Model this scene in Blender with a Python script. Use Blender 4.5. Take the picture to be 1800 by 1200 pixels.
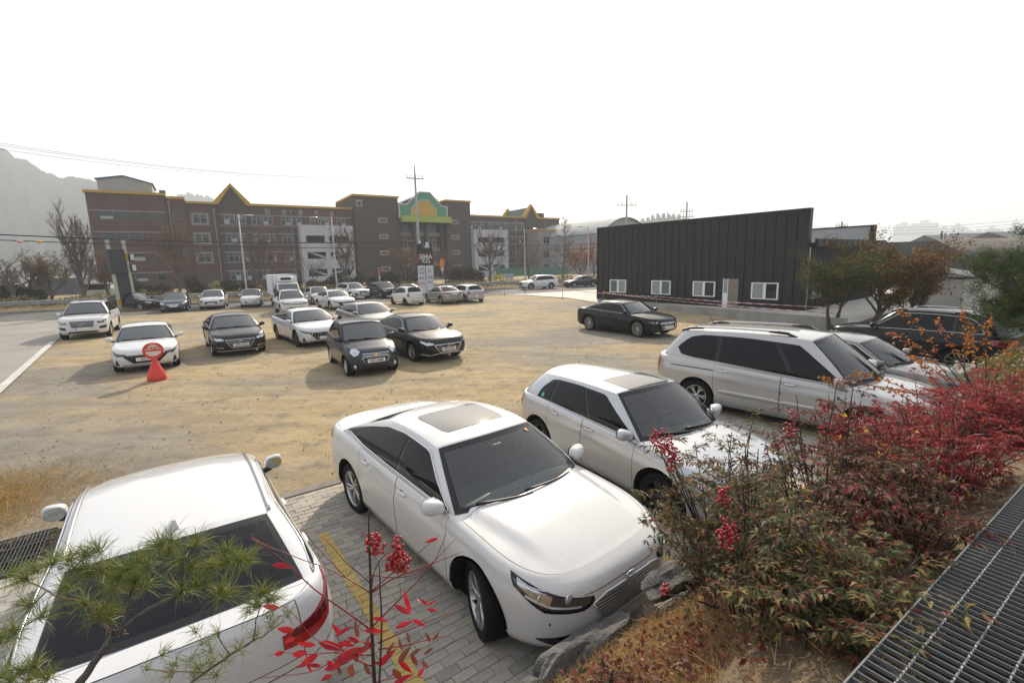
import bpy, bmesh, math, random
import numpy as np
from mathutils import Vector, Matrix, Euler
R = math.radians
for o in list(bpy.data.objects):
    bpy.data.objects.remove(o)
S = bpy.context.scene
COL = S.collection

# ------------------------------------------------------------------ camera
CAM_H, CAM_PITCH, CAM_ROLL = 3.25, 9.43, -1.28
cd = bpy.data.cameras.new('camera')
cd.sensor_width = 36
cd.lens = 36 * 840 / 1800
cd.clip_start, cd.clip_end = 0.05, 9000
cam = bpy.data.objects.new('camera', cd)
COL.objects.link(cam)
cam.matrix_world = (Matrix.Translation((0, 0, CAM_H)) @ Matrix.Rotation(R(90 - CAM_PITCH), 4, 'X')
                    @ Matrix.Rotation(R(CAM_ROLL), 4, 'Z'))
S.camera = cam

# ------------------------------------------------------------------ sky, sun, exposure
SUN_EL, SUN_AZ = 31.0, 2.0          # azimuth measured from +Y towards +X
W = bpy.data.worlds.new('World')
S.world = W
W.use_nodes = True
nt = W.node_tree
bg = nt.nodes['Background']
sky = nt.nodes.new('ShaderNodeTexSky')
sky.sky_type = 'NISHITA'
sky.sun_disc = False
sky.sun_elevation = R(SUN_EL)
sky.sun_rotation = R(SUN_AZ)
sky.air_density = 1.0
sky.dust_density = 4.0
sky.ozone_density = 1.0
veil = nt.nodes.new('ShaderNodeMix')            # an even veil of high haze over the whole clear sky
veil.data_type = 'RGBA'
veil.inputs[0].default_value = 0.55
nt.links.new(sky.outputs[0], veil.inputs[6])
veil.inputs[7].default_value = (7.6, 7.7, 7.85, 1)
nt.links.new(veil.outputs[2], bg.inputs[0])
bg.inputs[1].default_value = 0.10
sl = bpy.data.lights.new('sun', 'SUN')
sl.energy = 3.6
sl.angle = R(1.0)
sl.color = (1.0, 0.885, 0.70)
sun = bpy.data.objects.new('sun', sl)
COL.objects.link(sun)
sd = Vector((math.sin(R(SUN_AZ)) * math.cos(R(SUN_EL)), math.cos(R(SUN_AZ)) * math.cos(R(SUN_EL)), math.sin(R(SUN_EL))))
sun.rotation_euler = sd.to_track_quat('Z', 'Y').to_euler()
S.view_settings.view_transform = 'Standard'
S.view_settings.look = 'None'
S.view_settings.gamma = 1
S.view_settings.use_curve_mapping = False
S.view_settings.exposure = 0.66
HAZE, HAZE_G = 0.00078, 0.2
S.cycles.max_bounces = 8
S.cycles.transparent_max_bounces = 16
S.cycles.volume_bounces = 1
S.cycles.caustics_reflective = False
S.cycles.caustics_refractive = False

# ------------------------------------------------------------------ helpers
rng = random.Random(7)


def mat(name, color, rough=0.6, metal=0.0, coat=0.0, spec=0.5, **kw):
    m = bpy.data.materials.new(name)
    m.use_nodes = True
    b = m.node_tree.nodes['Principled BSDF']
    b.inputs['Base Color'].default_value = (*color, 1)
    b.inputs['Roughness'].default_value = rough
    b.inputs['Metallic'].default_value = metal
    b.inputs['Coat Weight'].default_value = coat
    b.inputs['Coat Roughness'].default_value = kw.get('coat_rough', 0.04)
    b.inputs['Specular IOR Level'].default_value = spec
    if 'trans' in kw:
        b.inputs['Transmission Weight'].default_value = kw['trans']
    if 'subsurface' in kw:
        b.inputs['Subsurface Weight'].default_value = kw['subsurface']
    return m


def N(m, kind, **kw):
    n = m.node_tree.nodes.new(kind)
    for k, v in kw.items():
        if k.startswith('i_'):
            n.inputs[k[2:].replace('_', ' ')].default_value = v
        elif isinstance(k, str) and k.startswith('n'):
            setattr(n, k, v) if hasattr(n, k) else n.inputs.__getitem__(int(k[1:])).__setattr__('default_value', v)
        else:
            setattr(n, k, v)
    return n


def ramp(m, fac, stops, interp='LINEAR'):
    n = m.node_tree.nodes.new('ShaderNodeValToRGB')
    n.color_ramp.interpolation = interp
    e = n.color_ramp.elements
    while len(e) < len(stops):
        e.new(0.5)
    for k, (p, c) in enumerate(stops):
        e[k].position = p
        e[k].color = (*c, 1) if len(c) == 3 else c
    m.node_tree.links.new(fac, n.inputs[0])
    return n.outputs[0]


def noise(m, scale, detail=4, rough=0.55, co='Object', dim=None, dist=0.0, stretch=None):
    t = m.node_tree
    tc = t.nodes.new('ShaderNodeTexCoord')
    n = t.nodes.new('ShaderNodeTexNoise')
    n.inputs['Scale'].default_value = scale
    n.inputs['Detail'].default_value = detail
    n.inputs['Roughness'].default_value = rough
    n.inputs['Distortion'].default_value = dist
    src = tc.outputs[co]
    if stretch:
        mp = t.nodes.new('ShaderNodeMapping')
        mp.inputs['Scale'].default_value = stretch[:3]
        if len(stretch) > 3:
            mp.inputs['Rotation'].default_value = stretch[3:6]
        t.links.new(src, mp.inputs[0])
        src = mp.outputs[0]
    t.links.new(src, n.inputs['Vector'])
    return n.outputs[0]


def mixc(m, fac, a, b, mode='MIX'):
    t = m.node_tree
    n = t.nodes.new('ShaderNodeMix')
    n.data_type = 'RGBA'
    n.blend_type = mode
    for sock, v in ((n.inputs[0], fac), (n.inputs[6], a), (n.inputs[7], b)):
        if hasattr(v, 'is_linked'):
            t.links.new(v, sock)
        elif isinstance(v, (int, float)):
            sock.default_value = v
        else:
            sock.default_value = (*v, 1)
    return n.outputs[2]


def setcol(m, out):
    m.node_tree.links.new(out, m.node_tree.nodes['Principled BSDF'].inputs['Base Color'])


def setrough(m, out):
    m.node_tree.links.new(out, m.node_tree.nodes['Principled BSDF'].inputs['Roughness'])


def bump(m, fac, strength=0.3, dist=0.02):
    t = m.node_tree
    b = t.nodes.new('ShaderNodeBump')
    b.inputs['Strength'].default_value = strength
    b.inputs['Distance'].default_value = dist
    t.links.new(fac, b.inputs['Height'])
    t.links.new(b.outputs[0], t.nodes['Principled BSDF'].inputs['Normal'])


def varied(name, c0, c1, scale=3, rough=0.8, b=0.3, bs=None, bd=0.01, **kw):
    m = mat(name, c0, rough, **kw)
    f = noise(m, scale, 6, 0.6)
    setcol(m, ramp(m, f, [(0.3, c0), (0.7, c1)]))
    if b:
        bump(m, noise(m, bs or scale * 8, 5, 0.6), b, bd)
    return m


class MB:
    """collects faces, then links them as one mesh object"""

    def __init__(s):
        s.v, s.f, s.mi = [], [], []

    def add(s, vs, fs, mi=0):
        n = len(s.v)
        s.v.extend([tuple(p) for p in vs])
        for f in fs:
            s.f.append(tuple(n + i for i in f))
            s.mi.append(mi)

    def quad(s, a, b, c, d, mi=0):
        s.add((a, b, c, d), ((0, 1, 2, 3),), mi)

    def box(s, lo, hi, mi=0, M=None, bev=0.0):
        x0, y0, z0 = lo
        x1, y1, z1 = hi
        if bev:
            e = min(bev, (x1 - x0) / 3, (y1 - y0) / 3, (z1 - z0) / 3)
            vs = []
            for z, d in ((z0, e), (z0 + e, 0), (z1 - e, 0), (z1, e)):
                q = e - 0
                ring = [(x0 + d + q, y0 + d), (x1 - d - q, y0 + d), (x1 - d, y0 + d + q), (x1 - d, y1 - d - q),
                        (x1 - d - q, y1 - d), (x0 + d + q, y1 - d), (x0 + d, y1 - d - q), (x0 + d, y0 + d + q)]
                vs += [(a, b, z) for a, b in ring]
            fs = [tuple(reversed(range(8))), tuple(24 + i for i in range(8))]
            for r in range(3):
                for i in range(8):
                    j = (i + 1) % 8
                    fs.append((r * 8 + i, r * 8 + j, r * 8 + 8 + j, r * 8 + 8 + i))
        else:
            vs = [(x, y, z) for z in (z0, z1) for y in (y0, y1) for x in (x0, x1)]
            fs = [(0, 2, 3, 1), (4, 5, 7, 6), (0, 1, 5, 4), (2, 6, 7, 3), (0, 4, 6, 2), (1, 3, 7, 5)]
        if M is not None:
            vs = [tuple(M @ Vector(p)) for p in vs]
        s.add(vs, fs, mi)

    def tube(s, pts, rad, n=6, mi=0, caps=True):
        pts = [Vector(p) for p in pts]
        if not isinstance(rad, (list, tuple, np.ndarray)):
            rad = [rad] * len(pts)
        vs, fs = [], []
        up = None
        for i, p in enumerate(pts):
            d = (pts[min(i + 1, len(pts) - 1)] - pts[max(i - 1, 0)])
            if d.length < 1e-9:
                d = Vector((0, 0, 1))
            d.normalize()
            if up is None or abs(up.dot(d)) > 0.98:
                up = Vector((0, 0, 1)) if abs(d.z) < 0.9 else Vector((1, 0, 0))
            a = d.cross(up).normalized()
            b = a.cross(d).normalized()
            up = b
            for k in range(n):
                t = 2 * math.pi * k / n
                vs.append(tuple(p + (a * math.cos(t) + b * math.sin(t)) * rad[i]))
        for i in range(len(pts) - 1):
            for k in range(n):
                j = (k + 1) % n
                fs.append((i * n + k, i * n + j, (i + 1) * n + j, (i + 1) * n + k))
        if caps and n > 2:
            fs.append(tuple(reversed(range(n))))
            fs.append(tuple((len(pts) - 1) * n + k for k in range(n)))
        s.add(vs, fs, mi)

    def lathe(s, prof, n=24, M=None, mi=0, a0=0.0, a1=2 * math.pi):
        """prof: (r, h) pairs turned round z"""
        vs, fs = [], []
        full = abs(a1 - a0 - 2 * math.pi) < 1e-6
        m = n if full else n + 1
        for r, h in prof:
            for k in range(m):
                t = a0 + (a1 - a0) * k / n
                vs.append((r * math.cos(t), r * math.sin(t), h))
        for i in range(len(prof) - 1):
            for k in range(n):
                j = (k + 1) % m if full else k + 1
                fs.append((i * m + k, i * m + j, (i + 1) * m + j, (i + 1) * m + k))
        if M is not None:
            vs = [tuple(M @ Vector(p)) for p in vs]
        s.add(vs, fs, mi)

    def prism(s, outline, d, mi=0, M=None):
        """outline: list of (x, z) extruded along y from 0 to d"""
        n = len(outline)
        vs = [(x, 0, z) for x, z in outline] + [(x, d, z) for x, z in outline]
        fs = [tuple(range(n)), tuple(reversed(range(n, 2 * n)))]
        for i in range(n):
            j = (i + 1) % n
            fs.append((i, i + n, j + n, j))
        if M is not None:
            vs = [tuple(M @ Vector(p)) for p in vs]
        s.add(vs, fs, mi)

    def blob(s, c, r, nu=10, nv=6, p=2.0, mi=0, M=None):
        """superellipsoid"""
        def sp(x, e):
            return math.copysign(abs(x) ** e, x)
        e = 2.0 / p
        vs, fs = [], []
        for j in range(nv + 1):
            ph = -math.pi / 2 + math.pi * j / nv
            for k in range(nu):
                th = 2 * math.pi * k / nu
                q = Vector((r[0] * sp(math.cos(ph), e) * sp(math.cos(th), e), r[1] * sp(math.cos(ph), e) * sp(math.sin(th), e),
                            r[2] * sp(math.sin(ph), e)))
                if M is not None:
                    q = M @ q
                vs.append((c[0] + q.x, c[1] + q.y, c[2] + q.z))
        for j in range(nv):
            for k in range(nu):
                l = (k + 1) % nu
                fs.append((j * nu + k, j * nu + l, (j + 1) * nu + l, (j + 1) * nu + k))
        s.add(vs, fs, mi)

    def mesh(s, name, mats, smooth=False, angle=None, normals=None):
        me = bpy.data.meshes.new(name)
        me.from_pydata(s.v, [], s.f)
        for m in (mats if isinstance(mats, (list, tuple)) else [mats]):
            me.materials.append(m)
        if any(s.mi):
            me.polygons.foreach_set('material_index', s.mi)
        if smooth or angle or normals is not None:
            me.polygons.foreach_set('use_smooth', [True] * len(me.polygons))
        me.validate(verbose=False)
        if angle:
            me.set_sharp_from_angle(angle=R(angle))
        if normals is not None:
            me.normals_split_custom_set_from_vertices(normals)
        me.update()
        return me

    def build(s, name, mats, parent=None, smooth=False, angle=None, normals=None):
        o = bpy.data.objects.new(name, s.mesh(name, mats, smooth, angle, normals))
        COL.objects.link(o)
        if parent is not None:
            o.parent = parent
        return o


def tag(o, label=None, cat=None, group=None, kind=None):
    for k, v in (('label', label), ('category', cat), ('group', group), ('kind', kind)):
        if v:
            o[k] = v
    return o


def empty(name, loc=(0, 0, 0), rz=0.0, label=None, cat=None, group=None, parent=None):
    o = bpy.data.objects.new(name, None)
    o.empty_display_size = 0.2
    o.location = loc
    o.rotation_euler = (0, 0, rz)
    COL.objects.link(o)
    if parent is not None:
        o.parent = parent
    return tag(o, label, cat, group)


def inst(src, parent=None, loc=None, rot=None, scale=None):
    """a copy that shares its mesh"""
    o = src.copy()
    COL.objects.link(o)
    o.parent = parent
    if loc is not None:
        o.location = loc
    if rot is not None:
        o.rotation_euler = rot
    if scale is not None:
        o.scale = scale
    return o


def text_mesh(txt, size, extrude=0.0, align='CENTER', bold=0.0):
    cu = bpy.data.curves.new('lettering', 'FONT')
    cu.body = txt
    cu.size = size
    cu.extrude = extrude
    cu.offset = bold
    cu.align_x = align
    cu.align_y = 'CENTER'
    cu.resolution_u = 2
    o = bpy.data.objects.new('lettering', cu)
    COL.objects.link(o)
    dg = bpy.context.evaluated_depsgraph_get()
    me = bpy.data.meshes.new_from_object(o.evaluated_get(dg))
    bpy.data.objects.remove(o)
    bpy.data.curves.remove(cu)
    return me


def lettering(txt, size, m, parent, M, extrude=0.002, name='lettering', bold=0.0):
    me = text_mesh(txt, size, extrude, bold=bold)
    me.materials.clear()
    me.materials.append(m)
    o = bpy.data.objects.new(name, me)
    COL.objects.link(o)
    if parent is not None:
        o.parent = parent
    o.matrix_local = M
    return o
# ------------------------------------------------------------------ vehicle materials
def paint(name, col, metal=0.0, rough=0.32, dirt=0.12):
    m = mat(name, col, rough, metal, coat=1.0 if max(col) > .15 else .28, spec=0.45 if max(col) > .15 else .18, coat_rough=0.03)
    if metal:
        fl = noise(m, 220, 2, 0.5)
        setcol(m, ramp(m, fl, [(0.3, tuple(c * 0.95 for c in col)), (0.7, tuple(min(1, c * 1.04) for c in col))]))
    # a thin film of road dust, as patches with their own shape
    if metal:
        return m
    d = noise(m, 1.6, 6, 0.65)
    setrough(m, ramp(m, d, [(0.35, (rough * 0.8,) * 3), (0.75, (min(1, rough + (dirt if not metal else .04)),) * 3)]))
    return m


PAINT = {
    'white': paint('paint_white', (0.64, 0.64, 0.645)),
    'pearl': paint('paint_pearl', (0.64, 0.632, 0.625)),
    'silver': paint('paint_silver', (0.52, 0.53, 0.55), 0.5, 0.3),
    'silver_warm': paint('paint_silver_warm', (0.47, 0.465, 0.46), 0.5, 0.3),
    'grey': paint('paint_grey', (0.20, 0.195, 0.185), 0.6, 0.3),
    'midgrey': paint('paint_midgrey', (0.33, 0.325, 0.315), 0.6, 0.3),
    'slate': paint('paint_slate', (0.058, 0.062, 0.078), 0.4, 0.28),
    'blue_grey': paint('paint_blue_grey', (0.085, 0.093, 0.125), 0.4, 0.28),
    'charcoal': paint('paint_charcoal', (0.030, 0.030, 0.034), 0.3, 0.25),
    'black': paint('paint_black', (0.010, 0.010, 0.012), 0.0, 0.2),
    'black_teal': paint('paint_black_teal', (0.008, 0.011, 0.014), 0.0, 0.2),
}
GLASS_D = mat('tinted_glass', (0.008, 0.009, 0.011), 0.012, spec=0.26)
GLASS_W = mat('windscreen_glass', (0.034, 0.041, 0.043), 0.012, spec=.6)
GLASS_W.node_tree.nodes['Principled BSDF'].inputs['IOR'].default_value = 1.9
FRIT = mat('glass_border', (0.008, 0.008, 0.009), 0.08)
GLASS_C = bpy.data.materials.new('clear_windscreen_glass')
GLASS_C.use_nodes = True
_t = GLASS_C.node_tree
_t.nodes.clear()
_o = _t.nodes.new('ShaderNodeOutputMaterial')
_mx = _t.nodes.new('ShaderNodeMixShader')
_tr = _t.nodes.new('ShaderNodeBsdfTransparent')
_tr.inputs[0].default_value = (0.66, 0.77, 0.74, 1)
_gl = _t.nodes.new('ShaderNodeBsdfGlossy')
_gl.inputs['Roughness'].default_value = 0.012
_fr = _t.nodes.new('ShaderNodeFresnel')
_fr.inputs[0].default_value = 2.0
_t.links.new(_fr.outputs[0], _mx.inputs[0])
_t.links.new(_tr.outputs[0], _mx.inputs[1])
_t.links.new(_gl.outputs[0], _mx.inputs[2])
_t.links.new(_mx.outputs[0], _o.inputs[0])
TRIM = mat('black_trim', (0.018, 0.018, 0.019), 0.45)
GLOSSB = mat('gloss_black', (0.006, 0.006, 0.007), 0.08)
GAP = mat('panel_gap', (0.004, 0.004, 0.004), 0.9)
CHROME = mat('chrome', (0.72, 0.73, 0.74), 0.12, 1.0)
BARC = mat('bright_bar', (0.62, 0.63, 0.64), 0.28, 0.55)
SATIN = mat('satin_metal', (0.50, 0.50, 0.51), 0.3, 1.0)
TYRE = varied('tyre_rubber', (0.009, 0.009, 0.010), (0.020, 0.019, 0.018), 6, 0.85, 0.15, spec=.2)
RIM_A = mat('alloy_bright', (0.52, 0.53, 0.54), 0.28, 0.9)
RIM_D = mat('alloy_dark', (0.07, 0.07, 0.075), 0.3, 0.8)
WELL = mat('wheel_well', (0.008, 0.008, 0.008), 0.95)
LAMP = mat('lamp_reflector', (0.55, 0.57, 0.60), 0.12, 0.85, coat=1.0)
LAMPD = mat('lamp_dark', (0.05, 0.052, 0.058), 0.06, 0.3, coat=1.0)
LENS = mat('lamp_lens', (0.80, 0.82, 0.84), 0.05, 0.6, coat=1.0)
AMBER = mat('lamp_amber', (0.55, 0.20, 0.03), 0.1, coat=1.0)
TAIL = mat('tail_lamp_red', (0.42, 0.012, 0.016), 0.08, coat=1.0)
TAILD = mat('tail_lamp_dark', (0.12, 0.006, 0.008), 0.08, coat=1.0)
PLATE = mat('plate_white', (0.72, 0.72, 0.70), 0.4)
PLATE_B = mat('plate_blue', (0.03, 0.09, 0.45), 0.4)
PLATE_T = mat('plate_lettering', (0.02, 0.02, 0.025), 0.5)
MIRG = mat('mirror_glass', (0.75, 0.77, 0.78), 0.02, 1.0)
SEAT = mat('seat_fabric', (0.17, 0.16, 0.15), 0.8)
DASH = mat('dashboard_plastic', (0.10, 0.10, 0.10), 0.7)
SILL_GREY = mat('satin_sill', (0.42, 0.43, 0.44), 0.35, 0.5)

V_N = np.array([0, .05, .11, .18, .26, .34, .42, .50, .57, .63, .69, .75, .81, .87, .92, .96, 1.0])
V_F = np.array([0, .08, .18, .32, .46, .60, .72, .84, .93, 1.0])
_wheel_cache = {}


def wheel_meshes(rw, rr, width, style, dark):
    key = (round(rw, 3), round(rr, 3), style, dark)
    if key in _wheel_cache:
        return _wheel_cache[key]
    t = MB()
    w = width / 2
    RY = Matrix.Rotation(-math.pi / 2, 4, 'X')          # lathe axis z -> +y (outer side)
    prof = [(rr * 0.97, -w * .8), (rr, -w), (rw * .93, -w * 1.04), (rw * .975, -w * .95), (rw, -w * .72)]
    for k in range(5):                                   # tread ribs
        c = -w * .6 + w * 1.2 * k / 4
        prof += [(rw, c - w * .08), (rw, c + w * .08)]
        if k < 4:
            prof += [(rw - .008, c + w * .11), (rw - .008, c + w * .19)]
    prof += [(rw, w * .72), (rw * .975, w * .95), (rw * .93, w * 1.04), (rr * 1.03, w), (rr * .97, w * .8)]
    t.lathe(prof, 40, RY)
    tm = t.mesh('tyre', TYRE, angle=35)
    r = MB()
    r.lathe([(rr * .99, w * .86), (rr * 1.0, w * .97), (rr * .955, w * .97), (rr * .925, w * .80), (rr * .90, w * .2), (rr * .90, -w * .9)], 40, RY)
    r.lathe([(0.0, w * .05), (rr * .9, w * .05)], 24, RY, 1)
    r.lathe([(0.0, w * .80), (rr * .13, w * .80), (rr * .19, w * .70), (rr * .22, w * .3)], 20, RY)

    def spoke(ang, w0, w1, y0, y1, lean=0.0):
        d = 0.020
        vs = []
        for rad, ww, yy in ((rr * .12, w0, y0), (rr * .5, (w0 + w1) / 2, (y0 + y1) / 2 + .004), (rr * .94, w1, y1)):
            for s_, e in ((-1, 0), (-.6, .006), (.6, .006), (1, 0)):
                a = ang + lean * rad / rr
                vs.append((rad * math.cos(a) - s_ * ww / 2 * math.sin(a), yy + e - .006, rad * math.sin(a) + s_ * ww / 2 * math.cos(a)))
            for s_ in (1, -1):
                a = ang + lean * rad / rr
                vs.append((rad * math.cos(a) - s_ * ww / 2 * math.sin(a), yy - d, rad * math.sin(a) + s_ * ww / 2 * math.cos(a)))
        fs = []
        for q in range(2):
            for k in range(6):
                l = (k + 1) % 6
                fs.append((q * 6 + k, (q + 1) * 6 + k, (q + 1) * 6 + l, q * 6 + l))
        r.add(vs, fs)
    n, kind = style
    for k in range(n):
        a = 2 * math.pi * k / n + .3
        if kind == 'double':
            spoke(a - .13, .030, .026, w * .72, w * .86, -.05)
            spoke(a + .13, .030, .026, w * .72, w * .86, .05)
        elif kind == 'wide':
            spoke(a, .055, .075, w * .72, w * .86)
        elif kind == 'thin':
            spoke(a, .016, .020, w * .72, w * .86)
        elif kind == 'y':
            spoke(a, .030, .022, w * .72, w * .86, -.22)
            spoke(a, .030, .022, w * .72, w * .86, .22)
            spoke(a, .034, .012, w * .70, w * .70)
    rm = r.mesh('rim', [RIM_D if dark else RIM_A, WELL], angle=40)
    _wheel_cache[key] = (tm, rm)
    return tm, rm


def smooth_interp(x, xp, fp):
    """monotone cubic through the points (xp ascending)"""
    xp, fp = np.asarray(xp, float), np.asarray(fp, float)
    h = np.diff(xp)
    dl = np.diff(fp) / h
    m = np.zeros(len(xp))
    m[0], m[-1] = dl[0], dl[-1]
    for k in range(1, len(xp) - 1):
        if dl[k - 1] * dl[k] > 0:
            w1, w2 = 2 * h[k] + h[k - 1], h[k] + 2 * h[k - 1]
            m[k] = (w1 + w2) / (w1 / dl[k - 1] + w2 / dl[k])
    x = np.clip(np.asarray(x, float), xp[0], xp[-1])
    k = np.clip(np.searchsorted(xp, x) - 1, 0, len(xp) - 2)
    t = (x - xp[k]) / h[k]
    return ((2 * t ** 3 - 3 * t ** 2 + 1) * fp[k] + (t ** 3 - 2 * t ** 2 + t) * h[k] * m[k]
            + (-2 * t ** 3 + 3 * t ** 2) * fp[k + 1] + (t ** 3 - t ** 2) * h[k] * m[k + 1])


def grid_normals(G):
    di = np.gradient(G, axis=0)
    dr = np.gradient(G, axis=1)
    n = np.cross(di, dr)
    l = np.linalg.norm(n, axis=2, keepdims=True)
    bad = l[..., 0] < 1e-9
    n = n / np.maximum(l, 1e-9)
    for _ in range(3):
        for i, r in zip(*np.where(bad)):
            for ii in (i + 1, i - 1):
                if 0 <= ii < G.shape[0] and not bad[ii, r]:
                    q = n[ii, r].copy()
                    q[1] = 0
                    n[i, r] = q / max(np.linalg.norm(q), 1e-9)
    return n


SPEC = dict(
    L=4.87, W=1.85, H=1.476, WB=2.85, fo=0.96, zb=0.20, rw=0.335, rr=0.232, tw=0.225,
    belt=[(-2.6, 1.02), (-2.0, 1.045), (-1.5, 1.03), (-.5, .985), (.5, .955), (1.1, .93), (1.5, .89), (2.0, .80), (2.4, .70)],
    hood_crown=.062, deck_crown=.03, pf=2.3, qf=3.6, Lf=.85, pr=2.0, qr=4.5, Lr=.6,
    ws0=1.27, wsb0=.27, ws1=.47, wsb1=.09, rg0=-1.72, rgb0=.10, rg1=-.98, rgb1=.08,
    wr=[(-2.0, .50), (-1.0, .555), (0, .60), (.6, .575)], roof_crown=.055, xm=-.15, kf=.16, kr=.075,
    iside=[.11, .045, .028, .012, .014, .004, .0, .003, .022, .036, .07],
    vside=[0, .06, .14, .20, .26, .45, .62, .72, .80, .92, 1],
    ifront=[.13, .05, .015, 0, .010, .035, .09, .20], vfront=[0, .10, .25, .42, .62, .80, .92, 1],
    irear=[.13, .04, 0, .015, .01, .03, .06, .11], vrear=[0, .12, .32, .5, .65, .8, .92, 1],
    dlo_top=[(.02, .10), (.10, .86), (.5, .875), (.80, .80), (.93, .50), (.985, .12)], dlo_bot=[(.02, .045), (.985, .045)],
    splits=[.475, .80], doors=(.98, -.05, -1.05), door_v=1, hoodline=.012, style=(5, 'double'), dark=False,
    cladding=0.0, hatch=False, steer=0.0, chrome_dlo=True, rails=None, sunroof=None, arch=.055, handles=True,
    mirror=(.80, .14, .09), mirror_paint=True,
)


def body_kind(kind, k):
    """proportions of a sedan, hatch, suv, van or mini from its length, width, height and wheelbase"""
    L, W_, H, WB, fo = (k.get(q, SPEC[q]) for q in ('L', 'W', 'H', 'WB', 'fo'))
    xf = WB / 2 + fo
    xr = xf - L
    o = {}
    if kind == 'sedan':
        bz = .985 * H / 1.476
        o.update(ws0=xf - 1.12, ws1=xf - 1.92, rg0=xr + .68, rg1=xr + 1.48, wsb0=.27, rgb0=.08)
        o['belt'] = [(xr - .05, bz + .02), (xr + .5, bz + .05), (xr + 1.0, bz + .045), (-.5, bz), (.5, bz - .03), (xf - 1.35, bz - .055),
                     (xf - .85, bz - .10), (xf - .40, bz - .17), (xf - .16, bz - .225), (xf, bz - .28)]
        o['xm'] = xf - 2.55
        o['wr'] = [(xr + .9, .51), (xr + 1.6, .57), (0, .62), (xf - 1.8, .615)]
    elif kind in ('hatch', 'mini'):
        bz = .965 * H / 1.48
        d = .84 if kind == 'mini' else 1.0
        o.update(ws0=xf - 1.02 * d, ws1=xf - 1.80 * d, rg0=xr + .10, rg1=xr + .42, wsb0=.24, rgb0=.14, rgb1=.10, hatch=True,
                 irear=[.10, .03, 0, .005, .01, .015, .03, .06], Lr=.42, qr=5.5, deck_crown=.012, xm=xf - 2.3 * d, kf=.10, kr=.035)
        o['belt'] = [(xr - .05, bz + .05), (xr + .8, bz + .035), (-.3, bz), (.5, bz - .03), (xf - 1.25 * d, bz - .05), (xf - .8 * d, bz - .09),
                     (xf - .40, bz - .155), (xf - .16, bz - .21), (xf, bz - .27)]
        o['wr'] = [(xr + .3, .51), (xr + 1.0, .575), (0, .615), (xf - 1.8 * d, .605)]
        o['dlo_top'] = [(.02, .10), (.12, .86), (.5, .885), (.80, .84), (.87, .62), (.90, .14)]
        o['dlo_bot'] = [(.02, .045), (.90, .06)]
    elif kind == 'suv':
        bz = 1.09 * H / 1.68
        o.update(ws0=xf - 1.08, ws1=xf - 1.80, rg0=xr + .12, rg1=xr + .46, wsb0=.25, rgb0=.15, rgb1=.10, hatch=True, zb=.26, rw=.365, rr=.245, arch=.06,
                 irear=[.10, .03, 0, .01, .01, .015, .035, .07], Lr=.45, qr=5.5, qf=4.4, deck_crown=.012, xm=xf - 2.6, kf=.075, kr=.030,
                 ifront=[.12, .05, .015, 0, .004, .015, .05, .15])
        o['belt'] = [(xr - .05, bz + .05), (xr + .8, bz + .035), (-.3, bz), (.5, bz - .03), (xf - 1.3, bz - .045), (xf - .85, bz - .075),
                     (xf - .36, bz - .12), (xf, bz - .21)]
        o['wr'] = [(xr + .3, .55), (xr + 1.0, .60), (0, .63), (xf - 1.8, .60)]
        o['dlo_top'] = [(.02, .10), (.11, .86), (.5, .885), (.82, .85), (.90, .66), (.93, .14)]
        o['dlo_bot'] = [(.02, .045), (.93, .06)]
    elif kind == 'van':
        bz = 1.02 * H / 1.76
        o.update(ws0=xf - .98, ws1=xf - 1.90, rg0=xr + .14, rg1=xr + .55, wsb0=.30, rgb0=.16, rgb1=.12, hatch=True, zb=.22, rw=.35, rr=.235,
                 irear=[.08, .02, 0, .03, .03, .035, .05, .09], Lr=.5, qr=5, deck_crown=.012, xm=-.2, kf=.062, kr=.022, hood_crown=.09)
        o['belt'] = [(xr - .05, bz + .10), (xr + .8, bz + .075), (-.8, bz + .03), (.3, bz - .02), (xf - 1.3, bz - .06), (xf - .9, bz - .10),
                     (xf - .40, bz - .20), (xf, bz - .34)]
        o['wr'] = [(xr + .3, .60), (xr + 1.0, .66), (0, .69), (xf - 1.9, .65)]
        o['dlo_top'] = [(.015, .10), (.10, .84), (.5, .88), (.80, .87), (.885, .80), (.925, .60), (.935, .40)]
        o['dlo_bot'] = [(.015, .045), (.80, .09), (.885, .14), (.935, .38)]
    for q in ('ws0', 'wsb0'):
        if q in k:
            o[q] = k[q]
    xa = o['ws0'] - o['wsb0'] - .03
    wid = 1.0 if kind not in ('mini',) else .88
    o['doors'] = (xa, xa - 1.04 * wid, xa - 1.04 * wid - {'sedan': 1.0, 'hatch': .86, 'mini': .74, 'suv': .92, 'van': 1.28}[kind])
    o['splits'] = None
    return o


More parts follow.
